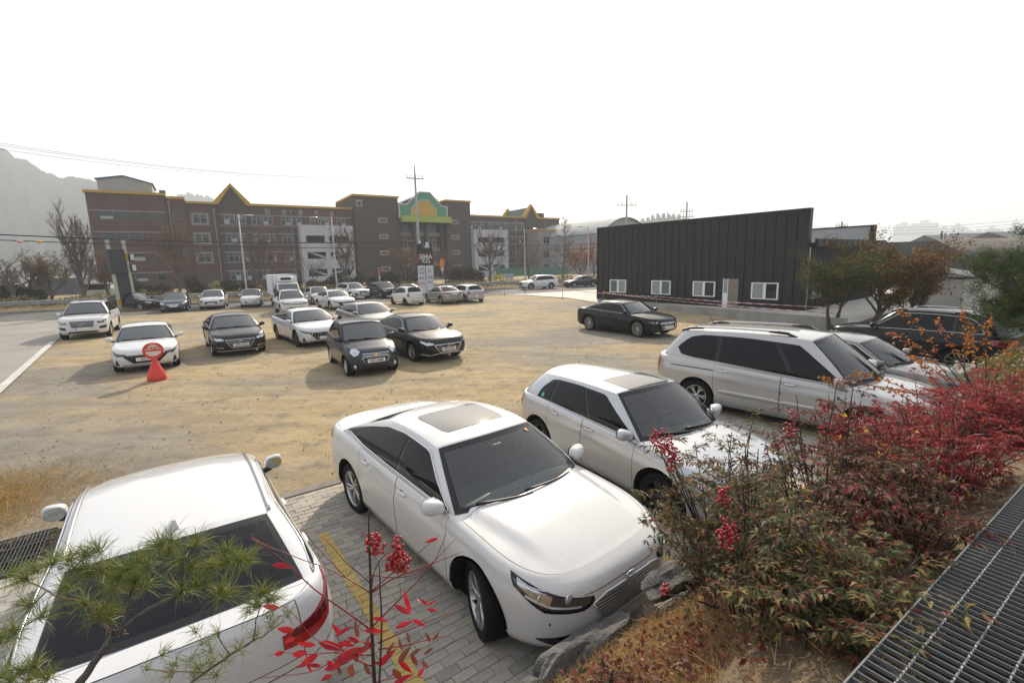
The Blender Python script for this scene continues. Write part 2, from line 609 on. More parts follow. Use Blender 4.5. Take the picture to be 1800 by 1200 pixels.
class Car:
    def __init__(s, name, label, cat, loc, yaw, color, detail=1, clear=False, group='cars parked on the gravel lot', kind='sedan', **kw):
        sp = dict(SPEC)
        sp.update(body_kind(kind, kw))
        sp.update(kw)
        s.__dict__.update(sp)
        s.detail, s.clear = detail, clear
        s.P = PAINT[color]
        s.root = empty(name, loc, yaw, label, cat, group)
        s.xf, s.xr = s.WB / 2 + s.fo, s.WB / 2 + s.fo - s.L
        s.shell()
        s.cabin()
        s.wheels()
        s.mirrors()
        if s.handles and detail:
            s.make_handles()

    # ---- shape functions
    def zt(s, x):
        xs, zs = zip(*s.belt)
        return smooth_interp(x, xs, zs)

    def zbot(s, x):
        x = np.asarray(x, float)
        e = np.clip((np.abs(x) - s.WB / 2) / .9, 0, 1)
        return s.zb + .05 * e ** 2

    def hw(s, x):
        x = np.asarray(x, float)
        w = s.W / 2
        a = np.clip((x - (s.xf - s.Lf)) / s.Lf, 0, 1)
        b = np.clip(((s.xr + s.Lr) - x) / s.Lr, 0, 1)
        return w * np.maximum(0, 1 - a ** s.pf) ** (1 / s.qf) * np.maximum(0, 1 - b ** s.pr) ** (1 / s.qr)

    def inset(s, nx, v):
        f = np.maximum(0, nx) ** 1.5
        r = np.maximum(0, -nx) ** 1.5
        si = smooth_interp(v, s.vside, s.iside)
        fr = smooth_interp(v, s.vfront, s.ifront)
        re = smooth_interp(v, s.vrear, s.irear)
        return si * (1 - f - r) + fr * f + re * r

    def crown(s, x):
        x = np.asarray(x, float)
        t = np.clip((x - s.rg0) / (s.ws0 - .4 - s.rg0), 0, 1)
        return s.deck_crown * (1 - t) + s.hood_crown * t

    def hood_z(s, x, y):
        """height of the bonnet, belt and boot surface"""
        x, y = np.asarray(x, float), np.abs(np.asarray(y, float))
        xe = np.clip(x, s.xr + .42, s.xf - .62)
        w = s.hw(xe) - .06
        f = np.clip(y / w, 0, 1)
        return s.zt(x) + s.crown(x) * (1 - f ** 2.2)

    def shell(s):
        # half perimeter in plan, resampled so that door edges fall on grid lines
        th = np.linspace(0, 1, 1200)
        xs = s.xf - (s.xf - s.xr) * (.5 - .5 * np.cos(np.pi * th))
        ys = s.hw(xs)
        ys[0] = ys[-1] = 0
        A = np.concatenate([[0], np.cumsum(np.hypot(np.diff(xs), np.diff(ys)))])
        step = (.062, .10, .135)[2 - s.detail] if s.detail < 3 else .05
        step = {0: .15, 1: .10, 2: .06}[s.detail]
        side_x = [s.ws0 - s.wsb0 + .10, s.doors[0], s.doors[1], s.doors[2], s.rg0]
        anchors = [0.0, .62 * s.W / 2]
        for xx in sorted(set(side_x), reverse=True):
            anchors.append(float(np.interp(-xx, -xs, A)))
        anchors += [A[-1] - .70 * s.W / 2, A[-1]]
        anchors = sorted(anchors)
        aa, idx = [0.0], {}
        for k in range(1, len(anchors)):
            d = anchors[k] - anchors[k - 1]
            if d < .02:
                continue
            n = max(1, round(d / step))
            aa += list(anchors[k - 1] + d * np.arange(1, n + 1) / n)
        aa = np.array(aa)
        s.A = aa
        px = np.interp(aa, A, xs)
        py = np.interp(aa, A, ys)
        K = len(aa) - 1
        s.K = K
        s.px, s.py = px, py
        e = .002
        x1, x2 = np.interp(aa - e, A, xs), np.interp(aa + e, A, xs)
        y1, y2 = np.interp(aa - e, A, ys), np.interp(aa + e, A, ys)
        tx, ty = x2 - x1, y2 - y1
        l = np.hypot(tx, ty)
        nx, ny = ty / l, -tx / l                        # outward (tangent turned)
        nx, ny = ty / l, -tx / l
        nx[0], ny[0], nx[-1], ny[-1] = 1, 0, -1, 0
        s.nx = nx
        V = V_N if s.detail == 2 else V_F
        J = len(V) - 1
        s.V, s.J = V, J
        i1 = s.inset(nx, 1.0)
        zb, zt = s.zbot(px), s.hood_z(px - nx * i1, np.maximum(0, py - ny * i1))
        s.zb_i, s.zt_i = zb, zt
        Mh = {2: 18, 1: 7, 0: 4}[s.detail]
        T = J + Mh + 1
        G = np.zeros((K + 1, T, 3))
        for j, v in enumerate(V):
            ins = s.inset(nx, v)
            G[:, j, 0] = px - nx * ins
            G[:, j, 1] = np.maximum(0, py - ny * ins)
            G[:, j, 2] = zb + v * (zt - zb)
        G[0, :, 1] = G[-1, :, 1] = 0
        q = G[:, J]
        for m in range(1, Mh + 1):
            f = 1 - m / Mh
            y = q[:, 1] * f
            yl = .80 - .16 * np.clip((q[:, 0] - s.ws0 + .3) / (s.xf - s.ws0), 0, 1)
            ya = np.abs(q[:, 1] * f) / (s.W / 2)
            hl = s.hoodline * np.clip((yl - ya) / .075, 0, 1) ** 1.3 * (q[:, 0] > s.ws0 - .5) * np.clip((s.xf - .26 - q[:, 0]) / .5, 0, 1)
            G[:, J + m, 0] = q[:, 0]
            G[:, J + m, 1] = y
            G[:, J + m, 2] = s.hood_z(q[:, 0], y) + (q[:, 2] - s.hood_z(q[:, 0], q[:, 1])) * f ** 2 + hl
        s.G = G
        s.Nm = grid_normals(G)
        s.Nm[0, :, 1] = s.Nm[-1, :, 1] = 0
        s.Nm[:, T - 1, 1] = 0
        s.topq = q
        o = np.argsort(q[:, 0])
        sel = [k for k in range(K + 1)]
        s._tx, s._ty = q[::-1, 0], q[::-1, 1]

        def ix(x):
            return int(np.argmin(np.abs(px[K // 8: -K // 8] - x))) + K // 8
        iA, iB, iC = ix(s.doors[0]), ix(s.doors[1]), ix(s.doors[2])
        iH = int(np.argmin(np.abs(aa - .62 * s.W / 2)))
        iW = ix(s.ws0 - s.wsb0 + .10)
        iG = ix(s.rg0)
        iT = int(np.argmin(np.abs(aa - (aa[-1] - .70 * s.W / 2))))
        jT = int(np.argmin(np.abs(V - (.42 if s.hatch else .55))))
        jd = 1 if s.detail < 2 else 2
        holeF = min(s.ws0 - s.wsb0 - .02, s.ws0 - .16)
        holeR = s.rg0 + s.rgb0 + .12

        def panel(i, r):
            xm = .5 * (px[i] + px[i + 1])
            if r >= J:
                if holeR < xm < holeF and r >= J + 1:
                    return None
                if iH - 2 <= i < iW and r >= J + 1:
                    return 'hood'
                if i >= iG and r >= J + 1:
                    return 'tailgate' if s.hatch else 'trunk_lid'
                if i < iH and r >= J + 1 and xm > holeF:
                    return 'hood'
                return 'body'
            if r >= jd:
                if iA <= i < iB:
                    return 'front_door'
                if iB <= i < iC:
                    return 'rear_door'
            if i >= iT and r >= jT:
                return 'tailgate' if s.hatch else 'trunk_lid'
            return 'body'
        s.wheel_c = [(s.WB / 2, s.rw), (-s.WB / 2, s.rw)]
        Ra = s.rw + s.arch
        faces = {}
        for i in range(K):
            for r in range(T - 1):
                p = panel(i, r)
                if p:
                    faces.setdefault(p, []).append((i, r))
        owner = {}
        for p, L_ in faces.items():
            for f in L_:
                owner[f] = p
        if s.detail == 0:
            faces = {'body': [f for p in faces for f in faces[p]]}
            owner = {f: 'body' for f in faces['body']}
        objs = {}
        GAPW = .006 if s.detail == 2 else .008
        s.bodymb = MB()
        s.bodyn = []
        for p, L_ in faces.items():
            adj = {}
            for (i, r) in L_:
                c = (G[i, r] + G[i + 1, r] + G[i + 1, r + 1] + G[i, r + 1]) / 4
                for k in ((i, r), (i + 1, r), (i + 1, r + 1), (i, r + 1)):
                    adj.setdefault(k, []).append(c)

            def shrunk(i, r):
                g = G[i, r].copy()
                if p == 'body':
                    return g
                bound = False
                for f in ((i, r), (i - 1, r), (i, r - 1), (i - 1, r - 1)):
                    if f in owner and owner[f] != p:
                        bound = True
                    elif f not in owner and 0 <= f[0] < K and 0 <= f[1] < T - 1:
                        bound = True
                if bound:
                    d = np.mean(adj[(i, r)], axis=0) - g
                    if i in (0, K) or r == T - 1:
                        d[1] = 0
                    l = np.linalg.norm(d)
                    if l > 1e-6:
                        g = g + d / l * GAPW
                return g
            for side in ((1, -1) if p in ('front_door', 'rear_door') else (0,)):
                mb, nn, vid = (s.bodymb, s.bodyn, {}) if p == 'body' else (MB(), [], {})

                def vert(pos, nor, key):
                    if key is not None and key in vid:
                        return vid[key]
                    k = len(mb.v)
                    mb.v.append(tuple(pos))
                    nn.append(tuple(nor))
                    if key is not None:
                        vid[key] = k
                    return k
                for sg in ((1, -1) if side == 0 else (side,)):
                    for (i, r) in L_:
                        ks = ((i, r), (i + 1, r), (i + 1, r + 1), (i, r + 1))
                        pts = [(shrunk(*k), s.Nm[k], k) for k in ks]
                        if r < J:
                            for (cx, cz) in s.wheel_c:
                                d = [math.hypot(a[0][0] - cx, max(0, a[0][2] - cz)) - Ra for a in pts]
                                if min(d) >= 0:
                                    continue
                                if abs(nx[i]) > .8:
                                    continue
                                if max(d) <= 0:
                                    pts = []
                                    break
                                out = []
                                for a in range(len(pts)):
                                    b = (a + 1) % len(pts)
                                    if d[a] >= 0:
                                        out.append(pts[a])
                                    if (d[a] >= 0) != (d[b] >= 0):
                                        t = d[a] / (d[a] - d[b])
                                        g = pts[a][0] * (1 - t) + pts[b][0] * t
                                        out.append((g, pts[a][1] * (1 - t) + pts[b][1] * t, None))
                                pts = out
                        if len(pts) < 3:
                            continue
                        ids = []
                        for g, n_, k in pts:
                            key = None
                            if k is not None:
                                key = (k, 0 if (k[0] in (0, K) or k[1] == T - 1) else sg)
                            ids.append(vert((g[0], g[1] * sg, g[2]), (n_[0], n_[1] * sg, n_[2]), key))
                        idu = []
                        for k in ids:
                            if k not in idu:
                                idu.append(k)
                        if len(idu) >= 3:
                            mb.f.append(tuple(idu if sg > 0 else reversed(idu)))
                            mb.mi.append(0)
                if p != 'body':
                    # dark liner behind the panel, seen only through its gaps
                    for sg in ((1, -1) if side == 0 else (side,)):
                        for (i, r) in L_:
                            edge = any(owner.get(f) != p for f in ((i - 1, r), (i + 1, r), (i, r - 1), (i, r + 1)))
                            if not edge:
                                continue
                            vs = []
                            for k in ((i, r), (i + 1, r), (i + 1, r + 1), (i, r + 1)):
                                g = G[k] - s.Nm[k] * .022
                                vs.append((g[0], g[1] * sg, g[2]))
                            if r < J and any(math.hypot(q_[0] - cx, max(0, q_[2] - cz)) < Ra + .02 for q_ in vs for cx, cz in s.wheel_c):
                                continue
                            n0 = len(s.bodymb.v)
                            s.bodymb.v += vs
                            s.bodyn += [tuple(s.Nm[i, r])] * 4
                            f = (n0, n0 + 1, n0 + 2, n0 + 3)
                            s.bodymb.f.append(f if sg > 0 else tuple(reversed(f)))
                            s.bodymb.mi.append(1)
                    o = s.build_n(mb, nn, {'front_door': 'door', 'rear_door': 'door'}.get(p, p), [s.P])
                    objs[(p, side)] = o
        s.panels = objs
        # floor pan and wheel wells
        b = s.bodymb
        n0 = len(b.v)
        for i in range(K + 1):
            g = G[i, 0]
            b.v += [(g[0], g[1], g[2] + .004), (g[0], -g[1], g[2] + .004)]
            s.bodyn += [(0, 0, -1)] * 2
        for i in range(K):
            a = n0 + 2 * i
            b.f.append((a, a + 1, a + 3, a + 2))
            b.mi.append(1)
        for (cx, cz) in s.wheel_c:
            for sg in (1, -1):
                n0 = len(b.v)
                m = 18
                pts = [(cx + Ra * 1.0, s.zb + .012)] + [(cx + Ra * math.cos(math.pi * k / m), cz + Ra * math.sin(math.pi * k / m)) for k in range(m + 1)] + [(cx - Ra, s.zb + .012)]
                for (x, z) in pts:
                    y = s.side_y(x, max(z, s.zb))
                    b.v += [(x, sg * (y + .001), z), (x, sg * .50, z)]
                    s.bodyn += [(0, 0, -1)] * 2
                for k in range(len(pts) - 1):
                    a = n0 + 2 * k
                    b.f.append((a, a + 2, a + 3, a + 1))
                    b.mi.append(1)
                c = len(b.v)
                b.v.append((cx, sg * .5, cz))
                s.bodyn.append((0, sg, 0))
                for k in range(len(pts) - 1):
                    b.f.append((c, n0 + 2 * k + 1, n0 + 2 * k + 3))
                    b.mi.append(1)
                # wheel arch lip / cladding
                wd = s.cladding if s.cladding else .022
                n0 = len(b.v)
                for k in range(len(pts)):
                    x, z = pts[k]
                    dx, dz = x - cx, max(0.0, z - cz)
                    l = math.hypot(dx, dz)
                    ux, uz = dx / l, dz / l
                    for rad, off in ((0, -.01), (0, .012 if s.cladding else .004), (wd * .8, .012 if s.cladding else .003), (wd, -.004)):
                        xx, zz = x + ux * rad, z + uz * rad
                        y = s.side_y(xx, max(zz, s.zb)) + off
                        b.v.append((xx, sg * y, zz))
                        s.bodyn.append((ux * .2, sg, uz * .2))
                for k in range(len(pts) - 1):
                    for e_ in range(3):
                        a = n0 + 4 * k + e_
                        f = (a, a + 1, a + 5, a + 4)
                        b.f.append(f if sg > 0 else tuple(reversed(f)))
                        b.mi.append(2 if s.cladding else 0)

    def side_y(s, x, z):
        y = float(s.hw(x))
        v = (z - float(s.zbot(x))) / (float(s.zt(x)) - float(s.zbot(x)))
        h = 1e-3
        sl = float(s.hw(x + h) - s.hw(x - h)) / (2 * h)
        nx = -sl / math.hypot(1, sl)
        return y - float(s.inset(np.array(nx), np.clip(v, 0, 1)))

    def build_n(s, mb, nn, name, mats, parent=None):
        me = bpy.data.meshes.new(name)
        me.from_pydata(mb.v, [], mb.f)
        for m in mats:
            me.materials.append(m)
        me.polygons.foreach_set('use_smooth', [True] * len(me.polygons))
        me.polygons.foreach_set('material_index', mb.mi)
        me.update()
        nv = np.array(nn, float)
        nv /= np.maximum(np.linalg.norm(nv, axis=1, keepdims=True), 1e-9)
        me.normals_split_custom_set_from_vertices([tuple(q) for q in nv])
        o = bpy.data.objects.new(name, me)
        COL.objects.link(o)
        o.parent = parent or s.root
        return o

    # ---- greenhouse
    def top_y(s, x):
        return np.interp(x, s._tx, s._ty)

    def top_z(s, x, y):
        return s.hood_z(x, y)

    def roof_z(s, x, y):
        d = np.asarray(x) - s.xm
        c = s.H - np.where(d > 0, s.kf, s.kr) * d * d
        xs, ws = zip(*s.wr)
        w = smooth_interp(x, xs, ws)
        return c - s.roof_crown * np.minimum(1.3, np.abs(y) / w) ** 2.4

    def cabin(s):
        d2 = s.detail == 2
        nF, nS, nR = (14, 30, 14) if d2 else (7, 16, 7)
        VV = np.array([0, .035, .10, .2, .3, .4, .5, .6, .7, .8, .88, .94, .975, 1.0]) if d2 else np.array([0, .04, .2, .4, .6, .78, .9, .965, 1.0])
        s.nF, s.nS, s.nR, s.VV = nF, nS, nR, VV
        xsW, wsW = zip(*s.wr)

        def ring(x0, bow0, x1, bow1, yw, zf):
            pts = []
            xA, xC = x0 - bow0, x1 + bow1
            yA, yC = float(yw(xA)), float(yw(xC))
            for k in range(nF + 1):
                f = 1 - (1 - k / nF) ** 1.0
                y = yA * f
                pts.append((x0 - bow0 * f ** 2.2, y))
            for k in range(1, nS):
                x = xA + (xC - xA) * k / nS
                pts.append((x, float(yw(x))))
            for k in range(nR + 1):
                f = 1 - k / nR
                pts.append((x1 + bow1 * f ** 2.2, yC * f))
            P = np.array(pts)
            z = zf(P[:, 0], P[:, 1])
            return np.column_stack([P, z])
        Bp = ring(s.ws0, s.wsb0, s.rg0, s.rgb0, lambda x: s.top_y(x) - .022, lambda x, y: s.top_z(x, y) - .012)
        Tp = ring(s.ws1, s.wsb1, s.rg1, s.rgb1, lambda x: smooth_interp(x, xsW, wsW), s.roof_z)
        nK = len(Bp)
        pn = np.zeros((nK, 3))
        mid = (Bp + Tp) / 2
        tg = np.gradient(mid, axis=0)
        pn[:, 0], pn[:, 1] = tg[:, 1], -tg[:, 0]
        pn /= np.maximum(np.linalg.norm(pn, axis=1, keepdims=True), 1e-9)
        nV = len(VV)
        Mh = 7 if d2 else 4
        H = np.zeros((nK, nV + Mh, 3))
        isside = (np.arange(nK) >= nF) & (np.arange(nK) <= nF + nS)
        for j, v in enumerate(VV):
            g = np.where(isside, v ** 1.18, v)[:, None]
            H[:, j] = Bp * (1 - g) + Tp * g
            H[:, j, 2] = Bp[:, 2] * (1 - v) + Tp[:, 2] * v
            H[:, j] += pn * (np.where(isside, .018, .03) * 4 * v * (1 - v))[:, None]
        for m in range(1, Mh + 1):
            f = 1 - m / Mh
            H[:, nV - 1 + m, 0] = Tp[:, 0]
            H[:, nV - 1 + m, 1] = Tp[:, 1] * f
            H[:, nV - 1 + m, 2] = s.roof_z(Tp[:, 0], Tp[:, 1] * f)
        H[0, :, 1] = H[-1, :, 1] = 0
        s.Hg = H
        HN = grid_normals(H)
        HN[0, :, 1] = HN[-1, :, 1] = 0
        HN[:, -1, 1] = 0
        s.HN = HN
        b = s.bodymb
        vid = {}
        for sg in (1, -1):
            for i in range(nK - 1):
                for r in range(H.shape[1] - 1):
                    if s.clear and 1 <= r < nV - 2 and (i < nF - 1):
                        continue
                    ids = []
                    for k in ((i, r), (i + 1, r), (i + 1, r + 1), (i, r + 1)):
                        key = (k, 0 if (k[0] in (0, nK - 1) or k[1] == H.shape[1] - 1) else sg)
                        if key not in vid:
                            vid[key] = len(b.v)
                            g, n_ = H[k], HN[k]
                            b.v.append((g[0], g[1] * sg, g[2]))
                            s.bodyn.append((n_[0], n_[1] * sg, n_[2]))
                        if vid[key] not in ids:
                            ids.append(vid[key])
                    if len(ids) >= 3:
                        b.f.append(tuple(ids if sg > 0 else reversed(ids)))
                        b.mi.append(0)
        s.body = s.build_n(b, s.bodyn, 'body', [s.P, WELL, TRIM])
        # windscreen and rear window
        e = .975 if d2 else .955
        s.glass('windscreen', 0, nF * e, .035, .968, GLASS_C if s.clear else GLASS_W, True)
        k1 = nF + nS
        if not getattr(s, 'van_back', False):
            s.glass('rear_window', nK - 1 - nR * (.93 if not s.hatch else .90), nK - 1, .05 if not s.hatch else .12, .93, GLASS_D, True)
        # side windows
        t0, t1 = s.dlo_top[0][0], s.dlo_top[-1][0]
        if s.splits is None:
            mA = (s.ws0 - s.wsb0 + s.ws1 - s.wsb1) / 2
            mC = (s.rg0 + s.rgb0 + s.rg1 + s.rgb1) / 2
            s.splits = [q for q in ((mA - s.doors[1] + .05) / (mA - mC), (mA - s.doors[2] - .02) / (mA - mC)) if t0 + .1 < q < t1 - .05]
        cuts = [t0] + list(s.splits) + [t1]
        tt, tv = zip(*s.dlo_top)
        bt, bv = zip(*s.dlo_bot)
        for sg in (1, -1):
            fr = MB()
            fn = []
            s.side_pane(fr, fn, t0, t1, lambda t: np.interp(t, tt, tv), lambda t: np.interp(t, bt, bv), sg, .003, .0, 40 if d2 else 20)
            wf = s.build_n(fr, fn, 'window_frame', [GLOSSB, s.P, CHROME])
            for k in range(len(cuts) - 1):
                mb, nn = MB(), []
                g = .010
                s.side_pane(mb, nn, cuts[k] + g * (1.4 if k else .6), cuts[k + 1] - g * (1.4 if k < len(cuts) - 2 else .6),
                            lambda t: np.interp(t, tt, tv) - .03, lambda t: np.interp(t, bt, bv) + .012, sg, .007, 0, 14 if d2 else 7)
                s.build_n(mb, nn, 'side_window', [GLASS_D])
            if s.chrome_dlo and s.detail:
                ts = np.linspace(t0, t1, 26)
                path = [s.gpt(nF + t * nS, float(np.interp(t, bt, bv)), .008) for t in ts]
                path2 = [s.gpt(nF + t * nS, float(np.interp(t, tt, tv)), .008) for t in ts[::-1]]
                tr = MB()
                tr.tube([(q[0], q[1] * sg, q[2]) for q in path + path2 + path[:1]], .009, 4)
                tr.build('window_trim', CHROME if s.chrome_dlo == True else TRIM, s.root, smooth=True)
        if s.sunroof:
            x0, x1, yw = s.sunroof
            s.roof_patch('sunroof', x0, x1, yw, .005, mat_c('sunroof_glass', (.15, .155, .155), .05))
        if s.rails:
            x0, x1, y, hgt, col = s.rails
            for sg in (1, -1):
                rl = MB()
                n = 14
                pts = []
                for k in range(n + 1):
                    t = k / n
                    x = x0 + (x1 - x0) * t
                    up = hgt * min(1, math.sin(math.pi * t) * 4.0) ** .7 if 0 < t < 1 else 0
                    pts.append((x, sg * y, float(s.roof_z(np.array(x), np.array(y))) + up))
                o = rl.tube(pts, .019, 8)
                e_ = rl
                o = rl.build('roof_rail', SATIN if col == 'metal' else TRIM, s.root, smooth=True)
                for a, b_ in ((0, 3), (n - 3, n)):
                    ends = MB()
                    q = pts[a:b_ + 1]
                    ends.tube([(p_[0], p_[1], p_[2] - .010) for p_ in q], [.024, .030, .030, .022] if a == 0 else [.022, .030, .030, .024], 8)
                    ends.build('rail_end', TRIM, o, smooth=True)
        if s.clear:
            s.interior()

    def gpt(s, k, v, off=0.0, normal=False):
        k = min(max(k, 0), len(s.Hg) - 1.0001)
        i = int(k)
        f = k - i
        j = int(np.clip(np.searchsorted(s.VV, v) - 1, 0, len(s.VV) - 2))
        w = (v - s.VV[j]) / (s.VV[j + 1] - s.VV[j])

        def bl(X):
            return (X[i, j] * (1 - f) + X[i + 1, j] * f) * (1 - w) + (X[i, j + 1] * (1 - f) + X[i + 1, j + 1] * f) * w
        n = bl(s.HN)
        n = n / max(np.linalg.norm(n), 1e-9)
        p = bl(s.Hg) + n * off
        return (p, n) if normal else p

    def glass(s, name, k0, k1, v0, v1, m, both):
        mb, nn = MB(), []
        n, q = (16, 10) if s.detail == 2 else (8, 5)
        bw, bh = (.065, .085) if s.detail == 2 else (.045, .05)
        us = np.array(sorted(set([0, bw, 1 - bw, 1] + list(np.linspace(bw, 1 - bw, n)))))
        if k0 == 0:
            us = us[us <= 1 - bw + 1e-9]
            us = np.append(us, 1)
            us = np.array(sorted(set([0] + [u for u in us if u > bw + 1e-6])))
        else:
            us = np.array(sorted(set([u for u in us if u < 1 - bw - 1e-6] + [1])))
        vs = np.array(sorted(set([0, bh, 1 - bh, 1] + list(np.linspace(bh, 1 - bh, q)))))
        for sg in (1, -1):
            base = len(mb.v)
            for u in us:
                k = k0 + (k1 - k0) * u
                edge = u if k0 == 0 else 1 - u
                for v in vs:
                    p, n_ = s.gpt(k, v0 + (v1 - v0) * v, .005, True)
                    mb.v.append((p[0], p[1] * sg, p[2]))
                    nn.append((n_[0], n_[1] * sg, n_[2]))
            nvv = len(vs)
            for a in range(len(us) - 1):
                for c in range(nvv - 1):
                    f = (base + a * nvv + c, base + (a + 1) * nvv + c, base + (a + 1) * nvv + c + 1, base + a * nvv + c + 1)
                    mb.f.append(f if sg > 0 else tuple(reversed(f)))
                    um = us[a + 1] if k0 == 0 else 1 - us[a]
                    mb.mi.append(1 if (um > 1 - bw + 1e-6 or c == 0 or c == nvv - 2) else 0)
        return s.build_n(mb, nn, name, [m, FRIT])

    def side_pane(s, mb, nn, t0, t1, vt, vb, sg, off, mi, n):
        base = len(mb.v)
        m = 6
        for a in range(n + 1):
            t = t0 + (t1 - t0) * a / n
            lo, hi = float(vb(t)), float(vt(t))
            hi = max(hi, lo + .004)
            for c in range(m + 1):
                p, n_ = s.gpt(s.nF + t * s.nS, lo + (hi - lo) * c / m, off, True)
                mb.v.append((p[0], p[1] * sg, p[2]))
                nn.append((n_[0], n_[1] * sg, n_[2]))
        for a in range(n):
            for c in range(m):
                f = (base + a * (m + 1) + c, base + (a + 1) * (m + 1) + c, base + (a + 1) * (m + 1) + c + 1, base + a * (m + 1) + c + 1)
                mb.f.append(f if sg > 0 else tuple(reversed(f)))
                mb.mi.append(int(mi))

    def roof_patch(s, name, x0, x1, yw, off, m, n=10):
        mb = MB()
        for a in range(n + 1):
            u = a / n
            x = x0 + (x1 - x0) * u
            cut = 1 - .10 * (1 - min(1, min(u, 1 - u) * 6)) ** 2
            for c in range(n + 1):
                y = yw * cut * (1 - 2 * c / n)
                mb.v.append((x - .03 * (y / yw) ** 2, y, float(s.roof_z(np.array(x), np.array(y))) + off))
        for a in range(n):
            for c in range(n):
                i = a * (n + 1) + c
                mb.f.append((i, i + n + 1, i + n + 2, i + 1))
                mb.mi.append(0)
        return mb.build(name, m, s.root, smooth=True)

    # ---- wheels, mirrors, handles
    def wheels(s):
        tm, rm = wheel_meshes(s.rw, s.rr, s.tw, s.style, s.dark)
        for cx in (s.WB / 2, -s.WB / 2):
            for sg in (1, -1):
                y = s.side_y(cx, s.rw + .05) - s.tw / 2 - .022
                st = s.steer if cx > 0 else 0
                w = empty('wheel', (cx, sg * y, s.rw), st + (0 if sg > 0 else math.pi), parent=s.root)
                for nm, me in (('tyre', tm), ('rim', rm)):
                    o = bpy.data.objects.new(nm, me)
                    o.rotation_euler = (0, .37 * cx + sg * .2, 0)
                    COL.objects.link(o)
                    o.parent = w

    def mirrors(s):
        sz, rx = s.mirror[1], s.mirror[2]
        xm = s.ws0 - s.wsb0 - .16
        for sg in (1, -1):
            y0 = float(s.top_y(xm))
            z0 = float(s.zt(xm)) + .03
            mb = MB()
            c = (xm + .02, sg * (y0 + .03 + sz * .62), z0 + .06)
            mb.blob((0, 0, 0), (rx * 1.1, sz * .72, rx * .80), 14, 8, 3.0)
            mb.v = [((x if x > 0 else x * .45) - .25 * sg * y * (x > 0), y, z * (1 + .9 * sg * y) + .10 * sg * y) for x, y, z in mb.v]
            o = mb.build('side_mirror', s.P if s.mirror_paint else TRIM, s.root, smooth=True)
            o.location = c
            if s.detail:
                a = MB()
                a.tube([(xm, sg * (y0 - .03), z0 - .03), (xm + .01, sg * (y0 + .08), z0 + .0)], [.035, .028], 8)
                a.v = [(x - c[0], y - c[1], z - c[2]) for x, y, z in a.v]
                a.build('mirror_arm', TRIM, o, smooth=True)
                g = MB()
                n = 16
                g.add([(-rx * .56, sz * .60 * math.copysign(abs(math.cos(t)) ** .7, math.cos(t)), rx * .72 * math.copysign(abs(math.sin(t)) ** .7, math.sin(t)))
                       for t in [2 * math.pi * k / n for k in range(n)]], [tuple(range(n))])
                g.build('mirror_glass', MIRG, o)

    def make_handles(s):
        for p, x in (('front_door', s.doors[1] + .16), ('rear_door', s.doors[2] + .20)):
            for sg in (1, -1):
                par = s.panels.get((p, sg))
                if par is None:
                    continue
                z = float(s.zt(x)) - .115
                y = s.side_y(x, z)
                mb = MB()
                mb.blob((x, sg * (y + .012), z), (.105, .02, .017), 12, 6, 2.4)
                mb.blob((x - .02, sg * (y - .006), z - .004), (.055, .012, .03), 12, 6, 2, 1)
                mb.build('handle', [CHROME if getattr(s, 'chrome_handle', False) else s.P, GAP], par, smooth=True)

    def interior(s):
        mb = MB()
        xc = s.ws0 - s.wsb0
        zc = float(s.zt(np.array(xc)))
        w = s.W / 2 - .14
        mb.box((xc - .55, -w, zc - .30), (xc - .02, w, zc - .035), 0, None, .06)
        mb.box((xc - .5, .12, zc - .06), (xc - .18, .62, zc + .035), 0, None, .06)
        mb.build('dashboard', DASH, s.root, smooth=False, angle=40)
        for sg in (1, -1):
            st = MB()
            T = Matrix.Translation((xc - 1.12, sg * .36, .62)) @ Matrix.Rotation(R(-14), 4, 'Y')
            st.box((-.10, -.25, 0), (.08, .25, .58), 0, T, .07)
            st.box((-.07, -.13, .62), (.05, .13, .80), 0, T, .05)
            st.box((-.05, -.26, -.22), (.52, .26, -.02), 0, T, .07)
            st.build('front_seat', SEAT, s.root, angle=40)
        st = MB()
        st.box((xc - 2.2, -w, .35), (xc - 1.9, w, .98), 0, None, .08)
        st.box((s.rg0, -w, .25), (xc - .5, w, .36), 0)
        st.build('rear_bench', SEAT, s.root, angle=40)
        sw = MB()
        T = Matrix.Translation((xc - .62, .37, zc - .08)) @ Matrix.Rotation(R(-62), 4, 'Y')
        pts = [T @ Vector((.185 * math.cos(a), .185 * math.sin(a), 0)) for a in [2 * math.pi * k / 20 for k in range(21)]]
        sw.tube(pts, .015, 6)
        sw.build('steering_wheel', DASH, s.root, smooth=True)
        im = MB()
        p = s.gpt(0, .90, -.06)
        im.box((p[0] - .03, -.13, p[2] - .06), (p[0], .13, p[2] + .0), 0, None, .015)
        im.box((p[0] + .0, -.07, p[2] - .04), (p[0] + .12, .07, p[2] - .0), 0, None, .015)
        im.build('inner_mirror', TRIM, s.root)

    # ---- fascia parts in (arc length from the centre, height) coordinates
    def bpt(s, end, a, z, off=0.0):
        sg = 1 if a >= 0 else -1
        aa = abs(a) if end == 'front' else s.A[-1] - abs(a)
        k = float(np.interp(aa, s.A, np.arange(s.K + 1)))
        k = min(k, s.K - 1e-4)
        i = int(k)
        f = k - i
        zb = s.zb_i[i] * (1 - f) + s.zb_i[i + 1] * f
        zt = s.zt_i[i] * (1 - f) + s.zt_i[i + 1] * f
        v = min(max((z - zb) / (zt - zb), 0), 1.0)
        j = int(np.clip(np.searchsorted(s.V, v) - 1, 0, s.J - 1))
        w = (v - s.V[j]) / (s.V[j + 1] - s.V[j])

        def bl(X):
            return (X[i, j] * (1 - f) + X[i + 1, j] * f) * (1 - w) + (X[i, j + 1] * (1 - f) + X[i + 1, j + 1] * f) * w
        n = bl(s.Nm)
        n = n / max(np.linalg.norm(n), 1e-9)
        p = bl(s.G) + n * off
